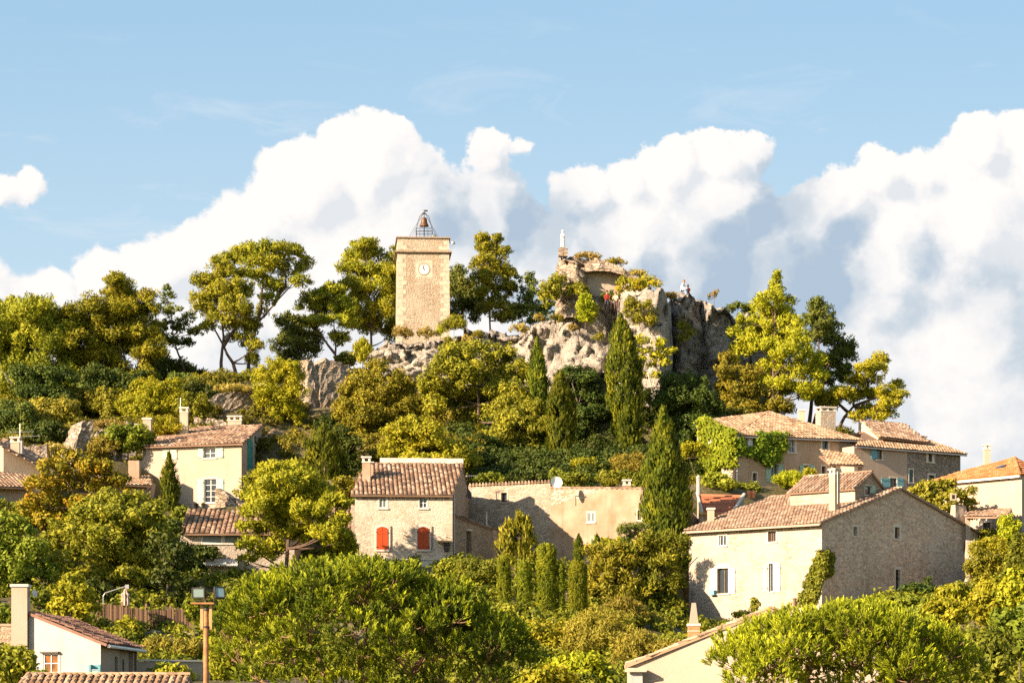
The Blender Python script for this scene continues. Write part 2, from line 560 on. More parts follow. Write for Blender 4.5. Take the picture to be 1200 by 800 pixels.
M_tile_red = tile_mat('mechanical_tile_red', [(0, (0.32, 0.10, 0.05)), (.5, (0.42, 0.14, 0.065)), (1, (0.50, 0.20, 0.09))], 0.12)
M_mortar = flat_mat('ridge_mortar', (0.62, 0.55, 0.44), 0.95, 0, 0.2, 3)
M_white = flat_mat('painted_white', (0.74, 0.72, 0.66), 0.6)
M_shut_teal = flat_mat('shutter_teal', (0.06, 0.30, 0.26), 0.6)
M_shut_pale = flat_mat('shutter_pale_green', (0.30, 0.46, 0.35), 0.6)
M_shut_red = flat_mat('shutter_vermilion', (0.44, 0.065, 0.014), 0.5, 0, 0.06)
M_shut_sage = flat_mat('shutter_sage', (0.30, 0.38, 0.30), 0.6)
M_shut_blue = flat_mat('shutter_blue_grey', (0.15, 0.33, 0.36), 0.6)
M_shut_white = flat_mat('shutter_white', (0.70, 0.71, 0.70), 0.6)
M_wood = flat_mat('weathered_wood', (0.20, 0.125, 0.075), 0.85, 0, 0.3, 9)
M_wood_light = flat_mat('pale_wood', (0.42, 0.27, 0.12), 0.8, 0, 0.25, 5)
M_fence = None
M_iron = flat_mat('wrought_iron', (0.07, 0.06, 0.055), 0.5, 0.6)
M_bronze = flat_mat('bell_bronze', (0.14, 0.075, 0.035), 0.55, 0.4)
M_metal = flat_mat('galvanised_metal', (0.42, 0.42, 0.41), 0.45, 0.7)
M_black = flat_mat('dark_interior', (0.02, 0.018, 0.016), 0.9)
M_marble = flat_mat('white_marble', (0.78, 0.74, 0.66), 0.6, 0, 0.05)
M_brick = flat_mat('orange_brick', (0.46, 0.20, 0.09), 0.9, 0, 0.25, 8)
M_rock = rock_mat('limestone_rock')
M_bark_pine = bark_mat('pine_bark', (0.07, 0.045, 0.03), (0.16, 0.105, 0.075))
M_bark_pale = bark_mat('pale_bark', (0.42, 0.33, 0.23), (0.56, 0.46, 0.34))
M_bark_dark = bark_mat('dark_bark', (0.07, 0.05, 0.035), (0.15, 0.11, 0.08))

def glass_mat():
    m, g, bs, out = material('window_pane')
    bs.inputs['Base Color'].default_value = (0.035, 0.045, 0.05, 1)
    bs.inputs['Roughness'].default_value = 0.12
    bs.inputs['Specular IOR Level'].default_value = 0.6
    return m
M_glass = glass_mat()
def glass2():
    m, g, bs, out = material('pale_curtained_pane')
    bs.inputs['Base Color'].default_value = (0.16, 0.19, 0.18, 1)
    bs.inputs['Roughness'].default_value = 0.2
    return m
M_glass_pale = glass2()

# foliage: (dark .. light) base colours
M_lf_pine = leaf_mat('leaf_aleppo_pine', [(0, (0.03, 0.042, 0.006)), (.45, (0.105, 0.12, 0.012)), (1, (0.225, 0.215, 0.022))], 0.30)
M_lf_pine2 = leaf_mat('leaf_pine_green', [(0, (0.022, 0.04, 0.012)), (.5, (0.055, 0.075, 0.018)), (1, (0.11, 0.125, 0.028))], 0.25)
M_lf_umbrella = leaf_mat('leaf_stone_pine', [(0, (0.012, 0.020, 0.003)), (.45, (0.052, 0.068, 0.006)), (1, (0.24, 0.25, 0.018))], 0.3)
M_lf_rightpine = leaf_mat('leaf_yellow_pine', [(0, (0.06, 0.075, 0.008)), (.4, (0.14, 0.15, 0.012)), (1, (0.24, 0.23, 0.02))], 0.35)
M_lf_cypress = leaf_mat('leaf_cypress', [(0, (0.010, 0.018, 0.003)), (.5, (0.042, 0.060, 0.007)), (1, (0.14, 0.145, 0.013))], 0.2)
M_lf_topiary = leaf_mat('leaf_clipped_cypress', [(0, (0.03, 0.045, 0.005)), (.5, (0.085, 0.10, 0.009)), (1, (0.16, 0.165, 0.016))], 0.22)
M_lf_oak = leaf_mat('leaf_oak_olive', [(0, (0.035, 0.04, 0.006)), (.5, (0.105, 0.107, 0.013)), (1, (0.20, 0.18, 0.022))], 0.30)
M_lf_broad = leaf_mat('leaf_broad_green', [(0, (0.03, 0.042, 0.006)), (.5, (0.11, 0.12, 0.014)), (1, (0.23, 0.22, 0.04))], 0.35)
M_lf_bright = leaf_mat('leaf_bright_yellow_green', [(0, (0.08, 0.10, 0.008)), (.5, (0.15, 0.165, 0.010)), (1, (0.23, 0.225, 0.02))], 0.38)
M_lf_dark_shade = leaf_mat('leaf_dark_and_shade', [(0, (0.012, 0.022, 0.006)), (.5, (0.026, 0.040, 0.008)), (1, (0.050, 0.066, 0.012))], 0.15)  # dark hedge green, also shade of the wood put into leaf colour
M_lf_ivy = leaf_mat('leaf_ivy', [(0, (0.035, 0.06, 0.008)), (.5, (0.075, 0.11, 0.010)), (1, (0.14, 0.17, 0.018))], 0.25)
M_lf_ivy_b = leaf_mat('leaf_ivy_sun_painted', [(0, (0.045, 0.07, 0.006)), (.5, (0.10, 0.135, 0.010)), (1, (0.17, 0.20, 0.018))], 0.3)  # lighter ivy copy, sun on the end wall put into its colour
M_lf_autumn = leaf_mat('leaf_autumn', [(0, (0.05, 0.065, 0.008)), (.45, (0.12, 0.12, 0.012)), (.75, (0.19, 0.15, 0.015)), (1, (0.30, 0.14, 0.02))], 0.35)
M_lf_dry = leaf_mat('leaf_dry_grass', [(0, (0.09, 0.075, 0.02)), (.5, (0.16, 0.13, 0.045)), (1, (0.24, 0.20, 0.08))], 0.3)
M_lf_red = leaf_mat('leaf_red_flowers', [(0, (0.30, 0.05, 0.015)), (.5, (0.5, 0.12, 0.03)), (1, (0.6, 0.35, 0.2))], 0.3)

M_lf_bright2 = leaf_mat('leaf_light_green', [(0, (0.07, 0.085, 0.008)), (.5, (0.15, 0.155, 0.013)), (1, (0.23, 0.215, 0.022))], 0.35)
M_lf_broad2 = leaf_mat('leaf_mid_green', [(0, (0.035, 0.05, 0.008)), (.5, (0.085, 0.105, 0.014)), (1, (0.16, 0.17, 0.025))], 0.3)
M_lf_oak2 = leaf_mat('leaf_grey_olive', [(0, (0.07, 0.07, 0.014)), (.5, (0.13, 0.12, 0.022)), (1, (0.20, 0.175, 0.035))], 0.3)
M_lf_yel = leaf_mat('leaf_yellow_conifer', [(0, (0.06, 0.07, 0.008)), (.5, (0.13, 0.14, 0.012)), (1, (0.22, 0.21, 0.02))], 0.33)
M_lf_yelcyp = leaf_mat('leaf_golden_cypress', [(0, (0.05, 0.055, 0.006)), (.5, (0.12, 0.11, 0.010)), (1, (0.21, 0.175, 0.018))], 0.25)
M_lf_rightpine2 = leaf_mat('leaf_stone_pine_gold', [(0, (0.030, 0.036, 0.004)), (.4, (0.085, 0.10, 0.008)), (1, (0.24, 0.25, 0.018))], 0.33)
M_lf_scrub = leaf_mat('leaf_scrub', [(0, (0.02, 0.025, 0.004)), (.45, (0.055, 0.055, 0.008)), (1, (0.15, 0.125, 0.02))], 0.25)
M_lf_scrub2 = leaf_mat('leaf_garden_scrub', [(0, (0.02, 0.03, 0.004)), (.45, (0.06, 0.07, 0.008)), (1, (0.16, 0.16, 0.02))], 0.25)
M_lf_olivecyp = leaf_mat('leaf_olive_conifer', [(0, (0.02, 0.03, 0.004)), (.45, (0.06, 0.07, 0.008)), (1, (0.17, 0.155, 0.016))], 0.2)
M_cornice = flat_mat('dark_cornice', (0.30, 0.225, 0.15), 0.95, 0, 0.3, 4)  # darker brown than the tower wall

# ------------------------------------------------------------------ terrain
# control points (frame x, frame y, distance) of the ground; the hill rises away from the viewer
GP = [(100, 800, 125), (20, 800, 128), (170, 742, 150), (170, 775, 140), (60, 735, 152), (240, 800, 132), (330, 790, 140), (430, 775, 150), (530, 780, 150),
      (600, 800, 138), (650, 727, 160), (590, 720, 160), (700, 730, 158), (760, 760, 150), (820, 790, 140), (650, 800, 130), (740, 810, 128),
      (480, 668, 178), (420, 668, 178), (560, 662, 178), (620, 668, 180), (700, 662, 183), (760, 665, 183), (520, 700, 168), (640, 690, 170),
      (820, 738, 172), (880, 738, 172), (950, 720, 174), (1050, 705, 180), (1140, 690, 184), (900, 770, 155), (1020, 770, 155), (1150, 760, 150),
      (1190, 680, 165), (1170, 640, 180), (1160, 632, 190), (1200, 620, 196), (1090, 610, 200), (1000, 640, 196), (900, 660, 192), (820, 640, 190), (830, 615, 190),
      (220, 600, 203), (160, 600, 200), (280, 600, 203), (330, 590, 208), (350, 560, 220), (250, 693, 180), (330, 690, 178), (200, 690, 176), (200, 640, 190), (360, 640, 192),
      (100, 705, 160), (30, 700, 160), (60, 640, 175), (20, 600, 188), (90, 600, 190),
      (60, 560, 200), (120, 540, 206), (50, 520, 215), (130, 500, 222), (200, 500, 222), (50, 478, 234), (120, 470, 236), (250, 480, 226), (250, 447, 240), (180, 450, 242), (330, 520, 216), (340, 450, 240), (310, 488, 226),
      (390, 500, 224), (375, 480, 232), (400, 440, 238), (430, 425, 240), (480, 402, 246), (500, 398, 252), (550, 392, 256), (620, 385, 256), (430, 560, 200), (500, 560, 200), (450, 520, 212), (550, 520, 214), (620, 540, 212), (650, 480, 226), (560, 460, 230), (500, 450, 232),
      (590, 560, 201), (650, 562, 200), (700, 563, 200), (760, 563, 202), (800, 572, 204), (700, 540, 210), (760, 530, 214), (700, 490, 224), (780, 490, 224), (840, 490, 226), (700, 440, 236), (690, 360, 244), (760, 350, 246), (820, 360, 248),
      (870, 572, 207), (940, 572, 209), (1000, 572, 209), (1060, 578, 211), (1120, 570, 216), (900, 500, 228), (960, 495, 232), (1050, 560, 236), (1130, 590, 230), (900, 480, 238), (1000, 482, 240),
      (300, 440, 255), (150, 450, 258), (0, 470, 258), (450, 405, 265), (620, 385, 270), (760, 370, 270), (900, 470, 262), (1050, 590, 258), (1180, 610, 240), (1250, 600, 210), (1250, 690, 160), (-60, 700, 160), (-60, 600, 190), (-60, 490, 240), (1300, 600, 240)]
_g = np.array([(X_(a, c), c, Z_(b, c)) for a, b, c in GP])
extra = []
for x in range(-140, 141, 12):
    for y in (20, 50, 80, 105):
        extra.append((x, y, 0.0))
    for y in (305, 330, 360):
        extra.append((x, y, {305: 20, 330: 8, 360: 0}[y]))
for s in (-1, 1):
    for y in range(120, 300, 20):
        extra.append((s * 95, y, max(0, 12 * math.sin((y - 120) / 180 * math.pi))))
        extra.append((s * 135, y, 0))
_g = np.vstack([_g, np.array(extra)])

CAPS = [  # the ground stays below this frame row inside (x range, distance range)
    (795, 968, 148, 186, 738), (950, 1150, 150, 192, 706), (535, 800, 180, 195, 672), (790, 870, 178, 186, 660), (425, 740, 224, 242, 472), (395, 935, 237, 300, 445),
    (-90, 240, 236, 300, 474), (240, 400, 243, 300, 452), (990, 1330, 221, 340, 580), (880, 1010, 222, 300, 512), (700, 900, 225, 240, 500), (745, 900, 245, 300, 390), (400, 545, 196, 206, 560),
    (1120, 1330, 190, 222, 610), (540, 800, 193, 203.5, 575), (1000, 1150, 205, 216, 585), (225, 300, 186, 199, 605)]

def terr(x, y):
    x = np.atleast_1d(np.asarray(x, float)); y = np.atleast_1d(np.asarray(y, float))
    out = np.empty(len(x))
    for i in range(0, len(x), 20000):
        dx = x[i:i + 20000, None] - _g[None, :, 0]; dy = y[i:i + 20000, None] - _g[None, :, 1]
        w = 1.0 / (dx * dx + dy * dy * 1.3 + 1.5) ** 2.0
        out[i:i + 20000] = (w * _g[None, :, 2]).sum(1) / w.sum(1)
    px = 600 + F * x / np.maximum(y, 1)
    for (a, b, ya, yb, cap) in CAPS:
        m = (px > a) & (px < b) & (y > ya) & (y < yb)
        out[m] = np.minimum(out[m], EYE + (HY - cap) / F * y[m])
    return out

def tz(x, y):
    return float(terr([x], [y])[0])

def build_ground():
    xs = np.concatenate([[-6000, -3000, -1200, -500, -250, -170], np.arange(-140, 141, 1.0), [170, 250, 500, 1200, 3000, 6000]])
    ys = np.concatenate([[-6000, -3000, -1200, -400, -100, -30], np.arange(0, 100, 4.0), np.arange(100, 300, 1.0), np.arange(300, 381, 4.0), [430, 600, 1200, 3000, 8000]])
    gx, gy = np.meshgrid(xs, ys)
    inside = (np.abs(gx) <= 140) & (gy >= 0) & (gy <= 380)
    z = np.zeros(gx.shape)
    z[inside] = terr(gx[inside], gy[inside])
    rng = np.random.default_rng(3)
    edge = np.clip((140 - np.abs(gx)) / 30, 0, 1) * np.clip((380 - gy) / 30, 0, 1) * np.clip((gy - 60) / 30, 0, 1)
    z = np.where(inside, z * np.where(edge > 0, 1, 0) + rng.normal(0, .06, z.shape) * edge, 0)
    v = np.stack([gx, gy, z], -1).reshape(-1, 3)
    ny, nx = gx.shape
    idx = np.arange(ny * nx).reshape(ny, nx)
    q = np.stack([idx[:-1, :-1], idx[:-1, 1:], idx[1:, 1:], idx[1:, :-1]], -1).reshape(-1, 4)
    me = np_mesh('ground', v, q, None)
    m, g, bs, out = material('ground_soil')
    p = coords(g)
    n1 = g.noise(p, 0.25, 6, 0.6); n2 = g.noise(p, 3, 6, 0.65)
    c = g.ramp(n1, [(0.35, (0.06, 0.05, 0.022)), (0.5, (0.11, 0.085, 0.04)), (0.65, (0.20, 0.15, 0.09))])
    c = g.mix(g.mrange(n2, 0.4, 0.65), c, (0.09, 0.09, 0.025))
    g.link(c, bs.inputs['Base Color']); bump(g, bs, n2, 0.8, 0.2)
    me.materials.append(m)
    o = bpy.data.objects.new('ground', me); link(o)
    tag(o, 'dry grassy soil slope rising under the hill village', None, None, 'structure')

def np_mesh(name, v, faces, rnd, smooth=False):
    """faces: (n,3) or (n,4) integer array"""
    me = bpy.data.meshes.new(name)
    k = faces.shape[1]
    me.vertices.add(len(v)); me.vertices.foreach_set('co', np.ascontiguousarray(v, dtype=np.float32).ravel())
    me.loops.add(faces.size); me.loops.foreach_set('vertex_index', faces.astype(np.int32).ravel())
    me.polygons.add(len(faces))
    me.polygons.foreach_set('loop_start', np.arange(0, faces.size, k, dtype=np.int32))
    try:
        me.polygons.foreach_set('loop_total', np.full(len(faces), k, dtype=np.int32))
    except Exception:
        pass
    if smooth: me.polygons.foreach_set('use_smooth', np.ones(len(faces), dtype=bool))
    me.update(calc_edges=True)
    if rnd is not None:
        at = me.attributes.new('rnd', 'FLOAT', 'FACE')
        at.data.foreach_set('value', rnd.astype(np.float32))
    return me

# ------------------------------------------------------------------ foliage
def unit(a):
    return a / (np.linalg.norm(a, axis=-1, keepdims=True) + 1e-9)

def rdirs(rng, n):
    return unit(rng.normal(size=(n, 3)))

def blob_points(rng, clumps, style, sub=0.30, dens=1.0, low=0.25):
    """clumps: n x 6 (centre, radii). Two levels of lumps, then leaves on the shells of the small ones.
    returns leaf centre, outward direction, tone"""
    P, D, T = [], [], []
    for c in clumps:
        c = np.asarray(c, float); r = c[3:6]
        rm = float(np.mean(r))
        rs = max(0.22, min(style['smax'], sub * rm * 1.25))
        ns = int(max(6, style['k'] * (rm / rs) ** 2 * 4.2))
        d = rdirs(rng, ns)
        keep = (d[:, 2] > -0.25) | (rng.random(ns) < low)
        d = d[keep]; ns = len(d)
        # uneven surface: lumpy radius
        rad = rng.uniform(0.30, 1.0, ns) ** 0.7
        sc = c[:3] + d * r * rad[:, None]
        srad = rs * rng.uniform(0.65, 1.25, ns)
        stone = rng.random(ns)
        area = style['l'] * style['w']
        nl = np.maximum(6, (dens * style['lai'] * 12.6 * srad ** 2 / area / 2).astype(int))
        rep = np.repeat(np.arange(ns), nl)
        n = len(rep)
        e = rdirs(rng, n)
        flat = style.get('flat', 0.75)
        off = e * srad[rep][:, None] * (rng.uniform(0.25, 1.08, n) ** 0.6)[:, None]
        off[:, 2] *= flat
        P.append(sc[rep] + off)
        D.append(unit(e + 0.55 * d[rep]))
        T.append(np.clip(0.55 * rng.random(n) + 0.45 * stone[rep], 0, 1))
    return np.concatenate(P), np.concatenate(D), np.concatenate(T)

def leaf_geo(rng, P, D, style):
    n = len(P)
    L = style['l'] * rng.uniform(0.45, 1.6, n); Wd = style['w'] * rng.uniform(0.6, 1.3, n)
    kind = style['kind']
    if kind == 'broad':
        nor = unit(D * 1.0 + rdirs(rng, n) * 0.75)
        ax = unit(np.cross(nor, rdirs(rng, n)))
        ax[:, 2] -= 0.25; ax = unit(ax)
    elif kind == 'needle':
        nor = unit(D * 1.0 + rdirs(rng, n) * 0.65)
        ax = unit(np.cross(nor, rdirs(rng, n)) + np.array([0, 0, 0.5]) + D * .35)
    else:  # cypress sprays point up and hug the crown
        ax = unit(D * 0.45 + rdirs(rng, n) * 0.35 + np.array([0, 0, 0.95]))
        nor = unit(D + rdirs(rng, n) * 0.5)
    side = unit(np.cross(nor, ax))
    a = P - ax * (L * 0.45)[:, None]
    b = P + side * (Wd * 0.5)[:, None] + nor * (Wd * 0.12)[:, None]
    c = P + ax * (L * 0.55)[:, None]
    d = P - side * (Wd * 0.5)[:, None] + nor * (Wd * 0.12)[:, None]
    v = np.stack([a, b, c, d], 1).reshape(-1, 3)
    f = np.arange(4 * n).reshape(n, 4)
    return v, f

STY = {
    'pine':    dict(kind='needle', l=.30, w=.11, smax=.78, k=1.25, lai=1.45, flat=.85),
    'pinefar': dict(kind='needle', l=.36, w=.13, smax=.75, k=0.9, lai=1.2, flat=.6),
    'broad':   dict(kind='broad', l=.24, w=.15, smax=.72, k=1.35, lai=1.35, flat=.8),
    'oak':     dict(kind='broad', l=.20, w=.13, smax=.66, k=1.35, lai=1.4, flat=.85),
    'bush':    dict(kind='broad', l=.17, w=.10, smax=.36, k=1.1, lai=1.2, flat=.9),
    'fine':    dict(kind='needle', l=.22, w=.06, smax=.34, k=1.1, lai=1.15, flat=.95),
    'cypress': dict(kind='cypress', l=.34, w=.12, smax=.34, k=1.5, lai=1.5, flat=1.3),
    'clipped': dict(kind='cypress', l=.085, w=.06, smax=.16, k=1.8, lai=1.7, flat=1.2),
    'ivy':     dict(kind='broad', l=.20, w=.16, smax=.30, k=1.3, lai=1.3, flat=.8),
}
LEAFCOUNT = [0]

def leaf_obj(name, P, D, T, style, mat, rng, parent=None, base=None):
    v, f = leaf_geo(rng, P, D, style)
    if base is not None: v = v - np.array(base)
    me = np_mesh(name, v, f, T)
    me.materials.append(mat)
    LEAFCOUNT[0] += len(f)
    o = bpy.data.objects.new(name, me); link(o)
    if parent is not None: o.parent = parent
    return o

def bez(p0, p1, p2, n=6):
    return [p0 * (1 - t) ** 2 + p1 * 2 * t * (1 - t) + p2 * t * t for t in [i / n for i in range(n + 1)]]

SEED = [100]
TREES = []

def tree(name, label, cat, base, Y, clumps, style='pine', mat=None, bark=None, trunk_r=0.22, forks=None, group=None,
         dens=1.0, sub=0.30, zb=None, trunk=True, limbs=True, crown_name='crown', depth=1.0, low=0.25, fork_h=0.35, twigs=0, grow=1.2):
    """clumps in frame pixels at distance Y: (cx, cy, rx, ry[, dy metres])"""
    SEED[0] += 1
    rng = np.random.default_rng(SEED[0])
    rnd = random.Random(SEED[0])
    s = Y / F
    bx = X_(base[0], Y)
    b = Vector((bx, Y, (tz(bx, Y) if zb is None else zb)))
    if base[1] is not None: b.z = min(b.z + 0.2, Z_(base[1], Y)) if base[1] > 0 else b.z
    root = empty(name, b, label, cat, group)
    cl = []
    span = max(c[0] for c in clumps) - min(c[0] for c in clumps)
    for c in clumps:
        dy = c[4] if len(c) > 4 else rnd.uniform(-0.32, 0.32) * span * s * depth
        yy = Y + dy
        p = W(c[0], c[1], yy)
        r1 = c[2] * s * grow; r3 = c[3] * s * grow * (1.15 if style == 'pine' else 1)
        cl.append((p.x, p.y, p.z, r1, (r1 * 0.75 + r3 * 0.25) * min(1, depth + .2), r3))
    # some hidden lumps on the far side give the crown its depth
    back = []
    for c in cl:
        if rnd.random() < 0.45 and depth > 0.5:
            back.append((c[0] + rnd.uniform(-.4, .4) * c[3], c[1] + c[3] * rnd.uniform(.7, 1.3), c[2] + rnd.uniform(-.3, .1) * c[5], c[3] * .8, c[3] * .8, c[5] * .85))
    allc = cl + back
    P, D, T = blob_points(rng, allc, STY[style], sub, dens, low)
    trunk_r = trunk_r * .75
    if trunk:
        mb = MB()
        cz = np.mean([c[2] for c in cl]); cx = np.mean([c[0] for c in cl]); cyy = np.mean([c[1] for c in cl])
        top = max(cl, key=lambda c: c[2])
        stems = forks or [None]
        n_st = len(stems)
        if not forks:
            crotch = b.lerp(Vector((cx, cyy, cz)), fork_h) - b
            crotch.x *= 0.7
            pts = bez(Vector((0, 0, -0.6)), Vector((crotch.x * .2, crotch.y * .3, crotch.z * .6)), crotch, 4)
            mb.tube(pts, [trunk_r * (1 - .10 * i) for i in range(5)], 8)
            hubs = [(crotch, trunk_r * 0.6)]
            tp = Vector((top[0], top[1], top[2])) - b
            pts = bez(crotch, crotch.lerp(tp, .5) + Vector((rnd.uniform(-.3, .3), 0, 0)), tp, 5)
            mb.tube(pts, [trunk_r * .62 * (1 - i / 6.5) for i in range(6)], 7)
            hubs += [(pts[i], trunk_r * .62 * (1 - i / 6.5)) for i in (1, 2, 3)]
        else:
            hubs = []
            for st in forks:   # each stem: polyline in frame pixels
                pts = []
                for k, q in enumerate(st):
                    pts.append(W(q[0], q[1], Y + (q[2] if len(q) > 2 else 0)) - b)
                fine = []
                for i in range(len(pts) - 1):
                    for t in (0, .5):
                        j = pts[i].lerp(pts[i + 1], t)
                        if t: j = j + Vector((rnd.uniform(-.12, .12), rnd.uniform(-.12, .12), 0))
                        fine.append(j)
                fine.append(pts[-1])
                nn = len(fine)
                rr = [trunk_r * (1 - .8 * i / (nn - 1)) for i in range(nn)]
                mb.tube(fine, rr, 7)
                hubs += list(zip(fine[1:], rr[1:]))
        if limbs:
            for c in allc:
                cp = Vector((c[0], c[1], c[2])) - b
                low_h = [h for h in hubs if h[0].z < cp.z + 0.3] or hubs
                h0, hr = min(low_h, key=lambda h: (h[0] - cp).length)
                if (h0 - cp).length < 0.4: continue
                mid = h0.lerp(cp, .5) + Vector((0, 0, -.12 * (cp - h0).length))
                pts = bez(h0, mid, cp, 4)
                r0 = min(hr * .7, trunk_r * .45)
                mb.tube(pts, [max(.012, r0 * (1 - i / 5)) for i in range(5)], 5)
                for k in range(twigs):
                    e = Vector((rnd.uniform(-1, 1) * c[3], rnd.uniform(-1, 1) * c[4], rnd.uniform(-.6, 1) * c[5])) * .85
                    st = pts[2 + (k % 3)]
                    mb.tube(bez(st, st.lerp(cp + e, .5) + Vector((0, 0, -.1)), cp + e, 3), [max(.01, r0 * .4), max(.009, r0 * .3), .01, .006], 4)
        tr = mb.build('trunk', bark or M_bark_pine)
        tr.parent = root
    leaf_obj(crown_name, P, D, T, STY[style], mat or M_lf_pine, rng, root, tuple(b))
    return root

def cypress(name, label, base, top, width, Y, cat='cypress', mat=None, style='cypress', group=None, belly=0.42, blunt=False, zb=None, dens=1.0, col_lumps=1.0):
    """columnar crown from base (px,py) to top (px,py) with frame width"""
    SEED[0] += 1
    rng = np.random.default_rng(SEED[0])
    s = Y / F
    b = W(base[0], base[1], Y)
    root = empty(name, b, label, cat, group)
    H = (base[1] - top[1]) * s
    R = width * s / 2
    lean = (top[0] - base[0]) * s
    st = STY[style]
    rs = st['smax'] * (1.0 if blunt else .9)
    area = 2 * math.pi * R * H * .8
    ns = int(area / (rs * rs) * 1.15 * col_lumps)
    t = rng.random(ns)
    th = rng.random(ns) * 2 * math.pi
    def prof(t):
        if blunt:
            return np.where(t < .86, 0.88 + .12 * np.sin(t / .86 * 3.0), np.sqrt(np.clip(1 - ((t - .86) / .14) ** 2, 0, 1)))
        return np.clip(np.where(t < belly, 0.62 + .38 * np.sin(t / belly * math.pi / 2), np.cos((t - belly) / (1 - belly) * math.pi / 2) ** .8), 0.03, 1)
    lump = 1 + (0.02 if blunt else .22) * np.sin(th * 2 + t * 9 + SEED[0]) * np.sin(t * 17 + SEED[0] * .7)
    rr = (R * prof(t) - (0.6 if blunt else .45) * rs * prof(t)) * lump * rng.uniform(.93 if blunt else .78, 1.02 if blunt else 1.1, ns)
    C = np.stack([rr * np.cos(th) + lean * t, rr * np.sin(th), t * H * (0.97 if blunt else .98)], -1)
    srad = rs * rng.uniform(.6, 1.15, ns) * np.clip(prof(t) * 1.6, .35, 1)
    nl = np.maximum(5, (dens * st['lai'] * 6.3 * srad ** 2 / (st['l'] * st['w'])).astype(int))
    rep = np.repeat(np.arange(ns), nl); n = len(rep)
    e = rdirs(rng, n)
    off = e * srad[rep][:, None] * rng.uniform(.3, 1.0, n)[:, None]
    off[:, 2] *= st['flat'] * 1.25
    out = np.stack([np.cos(th), np.sin(th), np.full(ns, .15)], -1)
    P = C[rep] + off
    D = unit(out[rep] + .6 * e)
    T = np.clip(.35 * rng.random(n) + .65 * rng.random(ns)[rep], 0, 1)
    mb = MB()
    mb.tube([Vector((0, 0, -.8)), Vector((lean * .5, 0, H * .5)), Vector((lean * .9, 0, H * .9))], [max(.06, R * .16), max(.04, R * .1), .02], 7)
    tr = mb.build('trunk', M_bark_dark); tr.parent = root
    leaf_obj('crown', P, D, T, st, mat or M_lf_cypress, rng, root, None)
    return root

def bush(name, label, cat, cx, cy, rx, ry, Y, style='bush', mat=None, group=None, lobes=6, dens=1.0, dep=0.9):
    """free standing shrub: crown ellipse (frame px), stems below"""
    SEED[0] += 1
    rnd = random.Random(SEED[0])
    cl = [(cx, cy + ry * .15, rx * .62, ry * .75, 0)]
    for i in range(lobes):
        a = 2 * math.pi * i / lobes + rnd.uniform(-.3, .3)
        k = rnd.uniform(.32, .5)
        cl.append((cx + math.cos(a) * rx * (1 - k), cy - math.sin(a) * ry * (1 - k), rx * k * rnd.uniform(.9, 1.15), ry * k * rnd.uniform(.9, 1.15)))
    r = tree(name, label, cat, (cx, None), Y, cl, style, mat or M_lf_broad, M_bark_dark, trunk_r=max(.05, rx * Y / F * .045), group=group, dens=dens, zb=Z_(cy + ry * 1.05, Y) - .15, depth=dep, fork_h=.25, low=.6, grow=1.12)
    return r

# ------------------------------------------------------------------ buildings
def roof_tiles(mb, poly, pitch=0.27, tl=0.42, thick=0.10, over=0.0, mat=0, slabmat=1, jitter=1.0):
    """poly: planar 3D polygon; covers it with rows of half round tiles along the slope and a slab beneath"""
    poly = [Vector(p) for p in poly]
    n = (poly[1] - poly[0]).cross(poly[2] - poly[0]).normalized()
    if n.z < 0: n = -n; 
    down = Vector((n.x, n.y, 0)).normalized()
    down = (down - n * down.dot(n)).normalized()
    ax = n.cross(down).normalized()
    o = poly[0]
    q = [((p - o).dot(ax), (p - o).dot(down)) for p in poly]
    # slab
    k = len(poly)
    base = [p - n * 0.02 for p in poly]; low = [p - n * (0.02 + thick) for p in poly]
    mb.mesh(base + low, [tuple(range(k)), tuple(range(2 * k - 1, k - 1, -1))] + [(i, (i + 1) % k, k + (i + 1) % k, k + i) for i in range(k)], .35, slabmat)
    umin, umax = min(a for a, _ in q), max(a for a, _ in q)
    ncol = max(1, int(round((umax - umin) / pitch)))
    pt = (umax - umin) / ncol
    for c in range(ncol):
        u = umin + (c + .5) * pt
        ss = []
        for i in range(k):
            a, b = q[i], q[(i + 1) % k]
            if (a[0] - u) * (b[0] - u) < 0:
                t = (u - a[0]) / (b[0] - a[0]); ss.append(a[1] + t * (b[1] - a[1]))
        if len(ss) < 2: continue
        s0, s1 = min(ss), max(ss)       # s0 high end, s1 eave
        L = s1 - s0
        nt = max(1, int(math.ceil(L / tl)))
        wob = random.uniform(-.012, .012) * jitter
        for j in range(nt):
            se = s1 - j * tl + random.uniform(-.015, .015) * jitter
            sb = max(s0, se - tl - .05)
            if se - sb < .04: continue
            r1 = pt * .40; r2 = pt * .31
            uo = u + wob + random.uniform(-.008, .008) * jitter
            sag = mnoise.noise((o + ax * u + down * se) * .45) * .07 * jitter; lift1 = .045 + random.uniform(0, .02) * jitter; lift2 = .012
            vs = []
            for (s, r, lf) in ((se, r1, lift1), (sb, r2, lift2)):
                for g in range(6):
                    a = math.pi * g / 5
                    vs.append(o + ax * (uo + math.cos(a) * r) + down * s + n * (max(lf + sag, .0) + math.sin(a) * r * .85 - .02))
            fs = [(g, g + 1, g + 7, g + 6) for g in range(5)] + [(5, 4, 3, 2, 1, 0)]
            mb.mesh(vs, fs, random.random(), mat)

